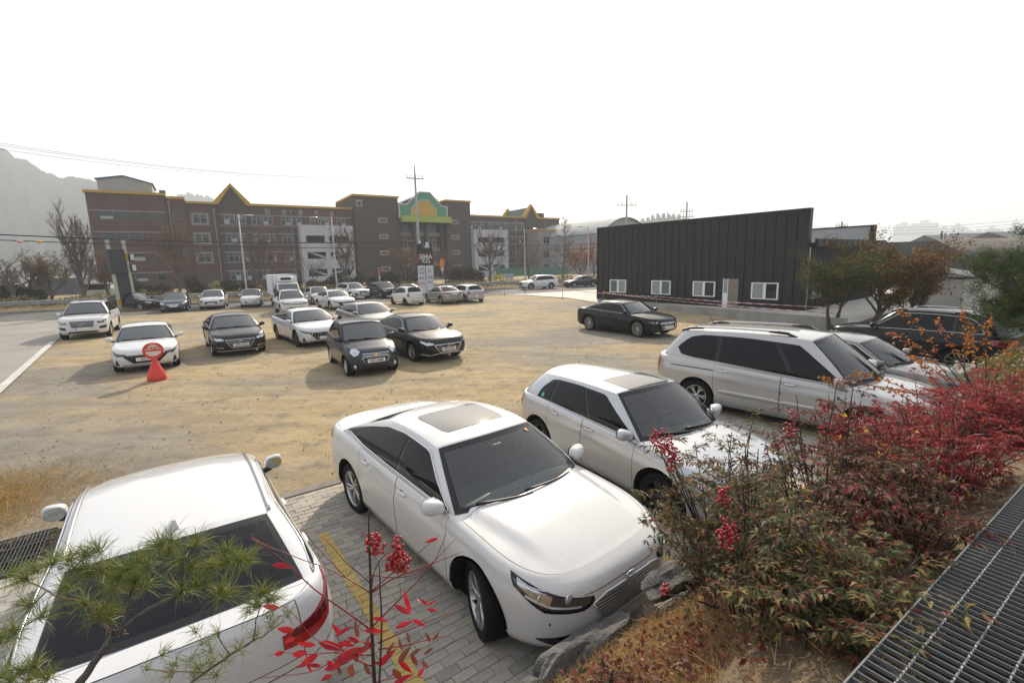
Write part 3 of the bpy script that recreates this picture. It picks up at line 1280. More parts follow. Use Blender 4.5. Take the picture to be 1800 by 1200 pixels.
        return (p[0], p[1] * sg, p[2]), (n[0], n[1] * sg, n[2])

    def patch_into(s, mb, nn, end, top, bot, off, mi=0, n=12, m=4, skirt=True):
        """fills between two (a, z) polylines"""
        def res(pl, n):
            pl = np.array(pl, float)
            d = np.concatenate([[0], np.cumsum(np.hypot(*np.diff(pl, axis=0).T))])
            t = np.linspace(0, d[-1], n + 1)
            return np.column_stack([np.interp(t, d, pl[:, 0]), np.interp(t, d, pl[:, 1])])
        a, b = res(top, n), res(bot, n)
        base = len(mb.v)
        rows = list(range(m + 1))
        for i in range(n + 1):
            for j in rows:
                q = a[i] * (1 - j / m) + b[i] * (j / m)
                o = off
                p, nr = s.bpt(end, q[0], q[1], o)
                mb.v.append(p)
                nn.append(nr)
        # orientation from the outward normal
        def face(ids):
            p = [np.array(mb.v[k]) for k in ids]
            c = np.cross(p[1] - p[0], p[2] - p[0]) + np.cross(p[2] - p[0], p[3] - p[0])
            if c @ np.array(nn[ids[0]]) < 0:
                ids = ids[::-1]
            mb.f.append(tuple(ids))
            mb.mi.append(mi)
        for i in range(n):
            for j in range(m):
                k = base + i * (m + 1) + j
                face([k, k + m + 1, k + m + 2, k + 1])
        if skirt:
            bd = [(i, 0) for i in range(n + 1)] + [(n, j) for j in range(1, m + 1)] + [(i, m) for i in range(n - 1, -1, -1)] + [(0, j) for j in range(m - 1, -1, -1)]
            s0 = len(mb.v)
            for (i, j) in bd:
                k = base + i * (m + 1) + j
                p, nr = np.array(mb.v[k]), np.array(nn[k])
                mb.v.append(tuple(p - nr * (off + .004)))
                nn.append(tuple(nr))
            for q in range(len(bd) - 1):
                k0 = base + bd[q][0] * (m + 1) + bd[q][1]
                k1 = base + bd[q + 1][0] * (m + 1) + bd[q + 1][1]
                mb.f.append((k0, k1, s0 + q + 1, s0 + q))
                mb.mi.append(mi)

    def part(s, name, end, layers, mats, mirror=True, parent=None):
        """layers: (top, bot, off, material index[, n, m]); one object per side when mirrored"""
        out = []
        for sg in ((1, -1) if mirror else (1,)):
            mb, nn = MB(), []
            for ly in layers:
                top, bot, off, mi = ly[:4]
                n, m = ly[4:6] if len(ly) > 4 else ((12, 4) if s.detail == 2 else (6, 2))
                s.patch_into(mb, nn, end, [(a * sg, z) for a, z in top], [(a * sg, z) for a, z in bot], off, mi, n, m)
            out.append(s.build_n(mb, nn, name, mats, parent))
        return out

    def bars(s, name, end, rows, w, off, m, n=16):
        mb, nn = MB(), []
        for (a0, a1, z) in rows:
            s.patch_into(mb, nn, end, [(a0, z + w / 2), (a1, z + w / 2)], [(a0, z - w / 2), (a1, z - w / 2)], off, 0, n, 1)
        return s.build_n(mb, nn, name, [m])

    def line(s, name, end, pts, rad, m, off=.006, mirror=False, n=4):
        mb = MB()
        for sg in ((1, -1) if mirror else (1,)):
            P = np.array(pts, float)
            d = np.concatenate([[0], np.cumsum(np.hypot(*np.diff(P, axis=0).T))])
            t = np.linspace(0, d[-1], max(8, int(d[-1] / .05)))
            q = np.column_stack([np.interp(t, d, P[:, 0]), np.interp(t, d, P[:, 1])])
            mb.tube([s.bpt(end, a * sg, z, off)[0] for a, z in q], rad, n)
        return mb.build(name, m, s.root, smooth=True)

    def plate(s, end, z, txt=None, w=.52, h=.11, off=.015, blue=False, a=0.0):
        p, n = s.bpt(end, a, z, off)
        sg = 1 if end == 'front' else -1
        mb = MB()
        mb.box((-.008, -w / 2, -h / 2), (.006, w / 2, h / 2), 0, None, .004)
        if blue:
            mb.box((.004, -w / 2 + .01, -h / 2 + .01), (.008, -w / 2 + .05, h / 2 - .01), 1)
        o = mb.build('licence_plate', [PLATE, PLATE_B], s.root)
        o.location = (p[0], p[1], z)
        o.rotation_euler = (0, 0, 0 if sg > 0 else math.pi)
        if txt:
            M = Matrix.Translation((.0085, .0 if not blue else .02, 0)) @ Matrix.Rotation(math.pi / 2, 4, 'Z') @ Matrix.Rotation(math.pi / 2, 4, 'X')
            lettering(txt, h * .88, PLATE_T, o, M, .001, bold=.0015)
        return o

    def badge(s, end, z, rx, rz, m=None, off=.02, a=0.0):
        p, n = s.bpt(end, a, z, off)
        mb = MB()
        k = 18
        mb.tube([(0, rx * math.cos(2 * math.pi * q / k), rz * math.sin(2 * math.pi * q / k)) for q in range(k + 1)], .007, 5)
        o = mb.build('emblem', m or CHROME, s.root, smooth=True)
        o.location = p
        return o

    def wipers(s):
        for y0, ln in ((.52, .62), (-.05, .52)):
            mb = MB()
            k0 = s.nF * min(.9, abs(y0) / .70)
            pts = []
            for q in range(7):
                t = q / 6
                y = y0 - ln * t
                k = s.nF * abs(y) / .76
                p = s.gpt(min(k, s.nF * .93), .05 + .07 * t, .022)
                pts.append((p[0], abs(p[1]) * (1 if y >= 0 else -1), p[2]))
            mb.tube(pts, .012, 5)
            mb.build('wiper', TRIM, s.root, smooth=True)

    def fin(s, x, m=None):
        mb = MB()
        z = float(s.roof_z(np.array(x), np.array(0.0)))
        pr = [(.09, .0), (.02, .035), (-.045, .068), (-.075, .066), (-.085, 0)]
        for k, (a, h) in enumerate(pr):
            pass
        vs, fs = [], []
        for a, h in pr:
            wd = .030 if h > .05 else .045
            vs += [(x + a, wd, z - .01), (x + a, .010, z + h), (x + a, -.010, z + h), (x + a, -wd, z - .01)]
        for k in range(len(pr) - 1):
            for c in range(3):
                fs.append((k * 4 + c, k * 4 + c + 1, k * 4 + c + 5, k * 4 + c + 4))
        fs.append((16, 17, 18, 19))
        mb.add(vs, fs)
        mb.build('antenna_fin', m or s.P, s.root, angle=60)


_mc = {}


def mat_c(name, col, rough, metal=0.0, coat=0.0):
    if name not in _mc:
        _mc[name] = mat(name, col, rough, metal, coat)
    return _mc[name]
# ------------------------------------------------------------------ places
def at(u, v, Y):
    """the place at distance Y whose photograph position is (u, v) of 1800 x 1200"""
    p, r = R(CAM_PITCH), R(CAM_ROLL)
    fw = Vector((0, math.cos(p), -math.sin(p)))
    up0 = Vector((0, math.sin(p), math.cos(p)))
    rt0 = Vector((1, 0, 0))
    rt = rt0 * math.cos(r) + up0 * math.sin(r)
    up = up0 * math.cos(r) - rt0 * math.sin(r)
    d = fw + rt * ((u - 900) / 840) + up * ((600 - v) / 840)
    return Vector((0, 0, CAM_H)) + d * (Y / d.y)


def tm(t, m, z=0.0):
    """along the bank (t), out from it (m, towards the camera side positive), height"""
    return Vector((t * .809 + m * .588, t * .588 - m * .809, z))


TM_ROT = math.atan2(.588, .809)
RD = Vector((math.cos(R(25.3)), math.sin(R(25.3)), 0))     # along the road
RN = Vector((-RD.y, RD.x, 0))                              # across it, away from the lot


def rd(a, n, z=0.0):
    return RD * a + RN * n + Vector((0, 0, z))


def fast_mesh(name, V, F, mats, smooth=False):
    me = bpy.data.meshes.new(name)
    V = np.asarray(V, np.float32)
    F = np.asarray(F, np.int32)
    me.vertices.add(len(V))
    me.vertices.foreach_set('co', V.ravel())
    k = F.shape[1]
    me.loops.add(F.size)
    me.loops.foreach_set('vertex_index', F.ravel())
    me.polygons.add(len(F))
    me.polygons.foreach_set('loop_start', np.arange(len(F), dtype=np.int32) * k)
    me.polygons.foreach_set('loop_total', np.full(len(F), k, np.int32))
    for m in (mats if isinstance(mats, (list, tuple)) else [mats]):
        me.materials.append(m)
    me.update(calc_edges=True)
    if smooth:
        me.polygons.foreach_set('use_smooth', [True] * len(me.polygons))
    return me


def link(name, me, parent=None):
    o = bpy.data.objects.new(name, me)
    COL.objects.link(o)
    o.parent = parent
    return o


def leaves_np(C, D, U, L, Wd, fold=.25, droop=.25):
    """folded pointed leaves: C base points, D directions, U rough up vectors, L lengths, Wd widths"""
    C, D, U = (np.asarray(a, float) for a in (C, D, U))
    D = D / np.linalg.norm(D, axis=1, keepdims=True)
    Sd = np.cross(D, U)
    Sd /= np.maximum(np.linalg.norm(Sd, axis=1, keepdims=True), 1e-6)
    Nn = np.cross(Sd, D)
    L = np.asarray(L)[:, None]
    Wd = np.asarray(Wd)[:, None]
    b = C
    mc = C + D * L * .45 - Nn * Wd * fold * .5
    ml = C + D * L * .45 + Sd * Wd * .5 + Nn * Wd * fold * .3
    mr = C + D * L * .45 - Sd * Wd * .5 + Nn * Wd * fold * .3
    tp = C + D * L - Nn * L * droop - np.array([0, 0, 1.0]) * L * droop * .4
    V = np.stack([b, ml, mc, mr, tp], 1).reshape(-1, 3)
    n = len(C)
    base = np.arange(n)[:, None] * 5
    F = np.concatenate([base + np.array([[0, 2, 1]]), base + np.array([[0, 3, 2]]), base + np.array([[1, 2, 4]]), base + np.array([[2, 3, 4]])], 1).reshape(-1, 3)
    return V, F


def blade_leaf(a, d, up, L, w, curl=.25, twist=.3, n=8):
    """one lanceolate leaf with a folded midrib, a drooping tip and a slight twist"""
    d = Vector(d).normalized()
    sd = d.cross(Vector(up))
    sd = sd.normalized() if sd.length > 1e-5 else Vector((1, 0, 0))
    nn_ = sd.cross(d)
    V, F = [], []
    for k in range(n + 1):
        f = k / n
        c = Vector(a) + d * (L * f) - nn_ * (L * curl * f * f)
        hw_ = w * .5 * (math.sin(math.pi * min(1, f * 1.02) ** .75) ** .9 if 0 < f < 1 else .02)
        t = twist * f
        s2 = sd * math.cos(t) + nn_ * math.sin(t)
        u2 = nn_ * math.cos(t) - sd * math.sin(t)
        V += [tuple(c + s2 * hw_ + u2 * hw_ * .35), tuple(c), tuple(c - s2 * hw_ + u2 * hw_ * .35)]
    for k in range(n):
        for q in range(2):
            i = k * 3 + q
            F.append((i, i + 1, i + 4, i + 3))
    return V, F


def leaf_mat(name, cols, rough=.45, trans=.4, spec=.5):
    """each leaf (mesh island) takes its own colour from the list"""
    m = bpy.data.materials.new(name)
    m.use_nodes = True
    t = m.node_tree
    b = t.nodes['Principled BSDF']
    g = t.nodes.new('ShaderNodeNewGeometry')
    c = ramp(m, g.outputs['Random Per Island'], [((k + .0) / len(cols), c) for k, c in enumerate(cols)], 'CONSTANT' if len(cols) > 3 else 'LINEAR')
    t.links.new(c, b.inputs['Base Color'])
    b.inputs['Roughness'].default_value = rough
    b.inputs['Specular IOR Level'].default_value = spec
    tr = t.nodes.new('ShaderNodeBsdfTranslucent')
    t.links.new(c, tr.inputs[0])
    mx = t.nodes.new('ShaderNodeMixShader')
    mx.inputs[0].default_value = trans
    t.links.new(b.outputs[0], mx.inputs[1])
    t.links.new(tr.outputs[0], mx.inputs[2])
    t.links.new(mx.outputs[0], t.nodes['Material Output'].inputs[0])
    return m


# ------------------------------------------------------------------ ground materials
def ground_mat():
    m = mat('gravel_lot', (.3, .25, .17), 0.95, spec=.2)
    big = noise(m, .085, 5, .6, dist=.6, stretch=(1.0, 2.2, 1, 0, 0, R(30)))
    mid = noise(m, .55, 6, .65, stretch=(1.0, 2.6, 1, 0, 0, R(20)))
    fine = noise(m, 7, 6, .7)
    peb = noise(m, 38, 4, .75)
    tan = ramp(m, mid, [(.28, (.35, .255, .135)), (.5, (.455, .345, .195)), (.75, (.54, .425, .26))])
    grey = ramp(m, mid, [(.3, (.22, .20, .165)), (.7, (.34, .31, .26))])
    base = mixc(m, ramp(m, big, [(.43, (0, 0, 0)), (.60, (1, 1, 1))]), tan, grey)
    base = mixc(m, ramp(m, noise(m, 1.7, 7, .7), [(.52, (0, 0, 0)), (.66, (.7, .7, .7))]), base, (.165, .150, .125))
    base = mixc(m, ramp(m, fine, [(.30, (.4, .4, .4)), (.55, (0, 0, 0))]), base, (.17, .14, .10))
    rut = noise(m, .8, 5, .65, stretch=(.16, 2.4, 1, 0, 0, R(12)))
    base = mixc(m, ramp(m, rut, [(.50, (0, 0, 0)), (.62, (.22, .22, .22)), (.70, (.05, .05, .05))]), base, (.20, .165, .11))
    base = mixc(m, ramp(m, peb, [(.58, (0, 0, 0)), (.72, (.4, .4, .4))]), base, (.42, .39, .33))
    base = mixc(m, ramp(m, noise(m, 60, 3, .7), [(.28, (.45, .45, .45)), (.42, (0, 0, 0))]), base, (.13, .115, .09))
    setcol(m, base)
    t = m.node_tree
    add = t.nodes.new('ShaderNodeMath')
    add.operation = 'ADD'
    t.links.new(noise(m, 26, 6, .75), add.inputs[0])
    t.links.new(noise(m, 3.0, 5, .6), add.inputs[1])
    bump(m, add.outputs[0], .75, .05)
    return m


GRAVEL = ground_mat()
ASPHALT = varied('asphalt', (.085, .083, .080), (.135, .130, .122), 1.2, .9, .5, 60, .01)
CONC_ROAD = varied('concrete_road', (.23, .215, .19), (.32, .30, .265), .5, .9, .35, 40, .01)
CONC = varied('pale_concrete', (.46, .43, .38), (.56, .53, .48), .7, .85, .2, 30, .006)
CONC_W = varied('wall_concrete', (.24, .235, .22), (.36, .35, .33), 1.3, .9, .3, 25, .006)
SOIL = varied('bank_soil', (.075, .055, .038), (.20, .145, .085), 2.2, .95, .8, 30, .03)
VERGE = varied('verge_dry_earth', (.24, .17, .085), (.34, .25, .13), .9, .95, .5, 20, .03)
KERB = varied('kerb_stone', (.17, .165, .155), (.25, .24, .225), 2, .9, .2)
YELLOWL = varied('yellow_road_paint', (.42, .30, .09), (.58, .43, .15), 9, .8, .1)
WHITEL = varied('white_road_paint', (.42, .41, .38), (.62, .61, .58), 3, .8, .1)


def sheet(name, pts, z, m, kind='structure', parent=None):
    mb = MB()
    mb.add([(p[0], p[1], z) for p in pts], [tuple(range(len(pts)))])
    o = mb.build(name, m, parent)
    if kind:
        o['kind'] = kind
    return o


# one ground sheet to the horizon, the lot and the roads on it
LAND = varied('far_land', (.10, .095, .06), (.17, .15, .10), .05, .95, 0)
sheet('ground', [(-3000, -300), (3000, -300), (3000, 3000), (-3000, 3000)], -.14, LAND)
# gently uneven gravel lot
def lot_surface():
    nx, ny = 120, 110
    X = np.linspace(-46, 46, nx)
    Yv = np.concatenate([np.linspace(-3, 30, 70), np.linspace(30.8, 62, ny - 70)])
    GX, GY = np.meshgrid(X, Yv, indexing='ij')
    Z = .012 * np.sin(GX * 1.3 + GY * .7) * np.sin(GY * 1.1 - GX * .4) + .010 * np.sin(GX * 2.9 + 1.3 * GY) * np.sin(2.3 * GY)
    V = np.stack([GX, GY, Z], -1).reshape(-1, 3)
    I = np.arange(nx * ny).reshape(nx, ny)
    F = np.stack([I[:-1, :-1], I[1:, :-1], I[1:, 1:], I[:-1, 1:]], -1).reshape(-1, 4)
    # cut at the road edge
    nn = V @ np.array([RN.x, RN.y, 0])
    keep = nn[F].max(1) < 45.5
    o = link('gravel_lot', fast_mesh('gravel_lot', V, F[keep], GRAVEL, True))
    o['kind'] = 'structure'


lot_surface()
sheet('road', [rd(-260, 43.8), rd(330, 43.8), rd(330, 52.2), rd(-260, 52.2)], .030, ASPHALT)
# the pale side road running in from the left
e0, e1 = Vector((-12.6, 10.9, 0)), Vector((-27.5, 30.0, 0))
sd_ = (e1 - e0).normalized()
sn_ = Vector((-sd_.y, sd_.x, 0))
pA, pB = e0 - sd_ * 12, e1 + sd_ * 4.3
sheet('side_road', [pA, pB, rd(-9, 43.6), rd(-75, 43.6), pA + sn_ * 34], .034, CONC_ROAD)
o = sheet('road_marking', [pA + sd_ * 0, pA + sd_ * 26.5, pA + sd_ * 26.5 + sn_ * .22, pA + sn_ * .22], .040, WHITEL)
# pale concrete yard in front of the black hall
sheet('concrete_yard', [(1.6, 46.6), (4.9, 41.9), (6.7, 36.4), (11, 31), (30, 40), rd(33, 43.6), rd(20, 43.6)], .048, CONC)
# verge and kerb beyond the road
kb = MB()
for a in range(-70, 60, 2):
    p = [rd(a + .01, 52.2), rd(a + 1.99, 52.2), rd(a + 1.99, 52.4), rd(a + .01, 52.4)]
    kb.add([(q.x, q.y, 0) for q in p] + [(q.x, q.y, .17) for q in p], [(4, 5, 6, 7), (0, 1, 5, 4), (2, 3, 7, 6), (1, 2, 6, 5), (3, 0, 4, 7)])
kb.build('kerb', KERB)['kind'] = 'structure'
vg = MB()
n = 60
for k in range(n + 1):
    a = -75 + 140 * k / n
    for j, (nn_, z) in enumerate(((52.4, .14), (53.6, .30), (55.5, .55), (60, .7), (74, .8))):
        q = rd(a, nn_, z + (.06 * math.sin(a * 1.3 + j) if j else 0))
        vg.v.append(tuple(q))
for k in range(n):
    for j in range(4):
        i = k * 5 + j
        vg.f.append((i, i + 5, i + 6, i + 1))
        vg.mi.append(0)
o = vg.build('verge', VERGE, smooth=True)
o['kind'] = 'structure'

# ------------------------------------------------------------------ paved parking bays along the bank
PAVER = [varied('paver_%s' % k, c0, c1, 9, .85, .25, 90, .004) for k, c0, c1 in
         (('grey', (.31, .29, .26), (.41, .385, .345)), ('warm', (.35, .32, .27), (.45, .41, .35)), ('dark', (.26, .245, .22), (.33, .315, .285)))]
JOINT = mat('sandy_joint', (.24, .21, .165), .95)
bay = sheet('parking_bay', [tm(-9, -7.0), tm(24, -7.0), tm(24, -2.0), tm(-9, -2.0)], .024, JOINT)
MROT = TM_ROT


def paver_mesh(k):
    mb = MB()
    mb.box((-.097, -.047, -.02), (.097, .047, .02), 0, None, .006)
    return mb.mesh('paver', PAVER[k])


PM = [paver_mesh(k) for k in range(3)]
pr = random.Random(3)
cand = []
for j in range(47):
    m_ = -6.93 + j * .1
    for i in range(-45, 120):
        t_ = i * .2 + (.1 if j % 2 else 0)
        cand.append((t_, m_))
near = [(t_, m_) for t_, m_ in cand if .80 < t_ < 2.02 and -6.6 < m_ < -2.75][:290]
nearset = set(near)
for k, (t_, m_) in enumerate(near):
    p = tm(t_, m_, .012 + pr.uniform(-.003, .004))
    o = link('paver', PM[pr.choice((0, 0, 1, 1, 2))], bay)
    o.location = p
    o.rotation_euler = (pr.gauss(0, .008), pr.gauss(0, .012), MROT + pr.gauss(0, .01))
rest = [MB() for _ in range(3)]
for t_, m_ in cand:
    if (t_, m_) in nearset or not (-4 < t_ < 13):
        continue
    M = Matrix.Translation(tm(t_, m_, .012 + pr.uniform(-.003, .004))) @ Euler((pr.gauss(0, .008), pr.gauss(0, .012), MROT)).to_matrix().to_4x4()
    b_ = rest[pr.choice((0, 0, 1, 1, 2))]
    b_.box((-.097, -.047, -.02), (.097, .047, .02), 0, M)
for k, b_ in enumerate(rest):
    b_.build('paving', PAVER[k], bay)['kind'] = 'stuff'
# yellow bay lines painted on the pavers, broken at the joints
for t0 in (1.25, 4.1, 6.95, 9.3, 12.2):
    yl = MB()
    j = -5.75
    while j < -2.4:
        w_ = .062 if t0 == 1.25 else .055
        q = [tm(t0 - w_, j + .004), tm(t0 + w_, j + .004), tm(t0 + w_, j + .096), tm(t0 - w_, j + .096)]
        yl.add([(a.x, a.y, .0395) for a in q], [(3, 2, 1, 0)])
        j += .1
    yl.build('bay_marking', YELLOWL)['kind'] = 'structure'
# drain channel at the edge of the paving
ch = MB()
for a in np.arange(-9, 24, 1.0):
    q = [tm(a + .005, -7.18), tm(a + .995, -7.18), tm(a + .995, -7.02), tm(a + .005, -7.02)]
    ch.add([(p.x, p.y, .0) for p in q] + [(p.x, p.y, .035) for p in q], [(4, 5, 6, 7)[::-1], (0, 1, 5, 4), (2, 3, 7, 6), (1, 2, 6, 5), (3, 0, 4, 7)])
ch.build('kerb_edging', varied('edging_stone', (.16, .15, .13), (.25, .235, .21), 4, .9, .2))['kind'] = 'structure'
# ------------------------------------------------------------------ the planted bank
def bank_h(m, t):
    xs = [-2.6, -2.25, -2.05, -1.6, -1.1, -.6, -.40]
    zs = [-.1, .05, .50, .84, 1.22, 1.56, 1.62]
    return float(np.interp(m, xs, zs))


def bank():
    ts = np.linspace(-7, 24, 125)
    ms = np.array([-2.6, -2.4, -2.25, -2.15, -2.05, -1.9, -1.75, -1.6, -1.4, -1.2, -1.0, -.8, -.6, -.5, -.40])
    r_ = random.Random(5)
    V = []
    for t_ in ts:
        for m_ in ms:
            z = bank_h(m_, t_) + (r_.uniform(-.03, .03) if -2.3 < m_ < -.45 else 0) + .05 * math.sin(t_ * 1.9 + m_ * 3)
            V.append(tuple(tm(t_, m_, z)))
    I = np.arange(len(V)).reshape(len(ts), len(ms))
    F = np.stack([I[:-1, :-1], I[1:, :-1], I[1:, 1:], I[:-1, 1:]], -1).reshape(-1, 4)
    o = link('bank_terrain', fast_mesh('bank_terrain', V, F[:, ::-1], SOIL, True))
    o['kind'] = 'structure'


bank()
ROCK = varied('rock', (.045, .043, .042), (.16, .155, .15), 5, .85, .9, 22, .04)
ROCKL = varied('pale_rock', (.13, .12, .11), (.30, .285, .26), 4, .85, .9, 18, .04)


def rock_mesh(seed, sx, sy, sz, m=ROCK, sub=4):
    bm = bmesh.new()
    bmesh.ops.create_icosphere(bm, subdivisions=sub, radius=1)
    r_ = random.Random(seed)
    ax = [(Vector((r_.gauss(0, 1), r_.gauss(0, 1), r_.gauss(0, 1))).normalized(), r_.uniform(.42, .85)) for _ in range(14)]
    f = [(Vector((r_.gauss(0, 1), r_.gauss(0, 1), r_.gauss(0, 1))) * k, r_.uniform(0, 6), a) for k, a in ((2, .10), (4.5, .08), (9, .055), (17, .035), (30, .018))]
    for v in bm.verts:
        p = v.co.copy()
        for a, d in ax:
            e = p.dot(a) - d
            if e > 0:
                p -= a * e * .85
        p *= 1 + sum(amp * math.sin(p.dot(k) + ph) for k, ph, amp in f)
        v.co = Vector((p.x * sx, p.y * sy, p.z * sz))
    me = bpy.data.meshes.new('rock')
    bm.to_mesh(me)
    bm.free()
    me.materials.append(m)
    me.polygons.foreach_set('use_smooth', [True] * len(me.polygons))
    me.set_sharp_from_angle(angle=R(28))
    return me


rr_ = random.Random(11)
rock_labels = ['long dark rock edging the bank under the white sedan bumper', 'dark flat rock beside the grille of the white sedan',
               'jagged dark rock at the bottom edge of the photo', 'low dark rock below the red stemmed shrub',
               'dark edging rock between hatchback and berry shrubs', 'dark edging rock in front of the minivan',
               'pale rounded boulder under the orange twigs at the right edge', 'grey boulder below the pale one at the right',
               'grey edging rock hidden under the red shrubs']
ROCKS = [(2.30, -2.17, .505, .60, .14, .15, .05, ROCK), (3.15, -2.12, .66, .45, .16, .20, -.10, ROCK), (1.50, -2.12, .42, .40, .20, .20, .12, ROCK),
         (.75, -2.2, .45, .36, .2, .2, -.3, ROCK), (4.3, -2.1, .45, .6, .25, .25, .1, ROCK), (6.4, -2.1, .42, .7, .3, .3, -.1, ROCK),
         (12.9, -2.0, .75, .65, .42, .62, .4, ROCKL), (11.6, -1.9, .45, .5, .4, .42, -.2, ROCKL), (8.2, -2.1, .45, .6, .3, .35, 0, ROCKL)]
for k, (t_, m_, z_, sx, sy, sz, rz, mt) in enumerate(ROCKS):
    o = link('rock', rock_mesh(20 + k, sx, sy, sz, mt))
    o.location = tm(t_, m_, z_)
    o.rotation_euler = (0, 0, MROT + rz)
    tag(o, rock_labels[k], 'rock', 'rocks edging the bank')

# ------------------------------------------------------------------ steel grating walkway on the right
GALV = varied('galvanised_steel', (.13, .133, .137), (.21, .215, .22), 14, .55, .05, metal=.35)
GZ = 1.85
gr = empty('walkway_grating', tm(0, -.127, 0), -.043, 'galvanised steel grating walkway in the lower right corner', 'grating')
bmesh_bar = MB()
bmesh_bar.box((-.0017, -.42, -.015), (.0017, 1.6, 0))
bar_me = bmesh_bar.mesh('grate_bar', GALV)
for k in range(124):
    o = link('grate_bar', bar_me, gr)
    o.location = tm(.9 + k * .0405, 0, GZ)
    o.rotation_euler = (0, 0, math.atan2(-.809, .588) - math.pi / 2)
for k in range(9):
    rod = MB()
    m_ = -.33 + .105 * k
    n = 150
    vs = []
    for q in range(n * 3 + 1):                           # twisted square rod
        x = .85 + 5.1 * q / (n * 3)
        a0 = x * 60
        for c in range(4):
            a = a0 + c * math.pi / 2
            p = tm(x, m_ + .0042 * math.cos(a), GZ - .004 + .0042 * math.sin(a))
            vs.append(tuple(p))
    fs = []
    for q in range(n * 3):
        for c in range(4):
            d = (c + 1) % 4
            fs.append((q * 4 + c, q * 4 + d, q * 4 + 4 + d, q * 4 + 4 + c))
    rod.add(vs, fs)
    rod.build('grate_rod', GALV, gr)
ed = MB()
M = Matrix.Translation(tm(3.4, -.424, GZ - .02)) @ Matrix.Rotation(MROT, 4, 'Z')
ed.box((-2.6, -.003, -.022), (2.6, .003, .022), 0, M)
ed.build('edge_bar', GALV, gr)
for t_ in (1.9, 3.4, 4.9):                               # carrier beams under the grating
    bm_ = MB()
    M = Matrix.Translation(tm(t_, .55, GZ - .11)) @ Matrix.Rotation(MROT, 4, 'Z')
    bm_.box((-.03, -.98, -.07), (.03, .98, .07), 0, M)
    bm_.build('carrier_beam', TRIM, gr)
# pit below the grating, its shade put into a near-black colour
PIT = varied('pit_shade', (.008, .007, .006), (.022, .019, .015), 4, .95, .5)
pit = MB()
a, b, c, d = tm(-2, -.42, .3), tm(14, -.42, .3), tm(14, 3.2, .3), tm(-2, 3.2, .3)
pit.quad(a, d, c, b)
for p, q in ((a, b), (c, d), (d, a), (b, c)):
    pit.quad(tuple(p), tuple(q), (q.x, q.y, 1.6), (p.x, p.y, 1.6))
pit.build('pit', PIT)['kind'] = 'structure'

# metal drain cover and dry weeds on the far left
dg = empty('drain_grating', tm(-2.6, -7.5, .03), MROT, 'dark drain grating at the left edge beside the white suv', 'grating')
dm = MB()
dm.box((-.004, -.48, -.03), (.004, .48, 0))
dme = dm.mesh('grate_bar', mat('dark_galvanised', (.13, .13, .135), .45, .8))
for k in range(66):
    o = link('grate_bar', dme, dg)
    o.location = (-1.15 + k * .035, 0, .03)
dm = MB()
for y in (-.48, -.16, .16, .48):
    dm.box((-1.2, y - .006, -.02), (1.2, y + .006, .001))
dm.build('grate_frame', dme.materials[0], dg).location = (0, 0, .03)
dm = MB()
dm.quad((-1.3, -.52, -.012), (1.3, -.52, -.012), (1.3, .52, -.012), (-1.3, .52, -.012))
dm.build('channel', PIT, dg)  # flat near-black sheet, the shade of the channel put into its colour
# ------------------------------------------------------------------ black metal hall
HX = Vector((.5971, -.8021, 0))
H_ROT = math.atan2(-.8021, .5971)
BLACKM = varied('charcoal_cladding', (.019, .019, .021), (.027, .027, .030), 1.5, .42, .03, spec=.3)
setcol(BLACKM, mixc(BLACKM, ramp(BLACKM, noise(BLACKM, 1.0, 6, .65, stretch=(5, 5, .22)), [(.48, (0, 0, 0)), (.72, (.8, .8, .8))]), (.020, .020, .022), (.036, .035, .034)))
BLACKT = mat('charcoal_trim', (.017, .017, .019), .45, spec=.3)
PVC = varied('white_window_frame', (.76, .76, .76), (.84, .84, .83), 3, .4, .03)
hall = empty('metal_hall', (6.7, 37.0, .0), H_ROT, 'long black standing seam metal hall with four white windows', 'building')
HL, HT, HB = 14.65, 5.60, .30


def lbox(name, lo, hi, m, parent, bev=0.0):
    mb = MB()
    mb.box(lo, hi, 0, None, bev)
    return mb.build(name, m, parent)


lbox('wall', (0, .03, .05), (HL, .28, HT), BLACKT, hall)
npan = 27
pw = HL / npan
pm = MB()
pm.box((.006, -.0, 0), (pw - .006, .028, HT - HB - .02))
pm.box((pw - .022, -.032, 0), (pw - .004, 0, HT - HB - .02))
pme = pm.mesh('wall_panel', BLACKM)
for k in range(npan):
    o = link('wall_panel', pme, hall)
    o.location = (k * pw, 0, HB)
tp = MB()
tp.box((-.06, -.07, HT - .02), (HL + .05, .34, HT + .06))
tp.box((-.06, -.065, HT - .16), (HL + .05, -.034, HT - .02))
tp.build('roof_trim', BLACKT, hall)
lbox('corner_flashing', (HL - .01, -.06, HB), (HL + .05, .30, HT - .02), BLACKT, hall)
lbox('corner_flashing', (-.055, -.06, HB), (.01, .30, HT - .02), BLACKT, hall)
lbox('plinth', (0, -.02, -.2), (HL, .026, HB - .003), CONC_W, hall)
BLIND = mat('frosted_pane', (.30, .32, .32), .25)
PANE = mat('dark_pane', (.02, .024, .025), .02)
PANEG = mat('green_pane', (.10, .16, .15), .03)


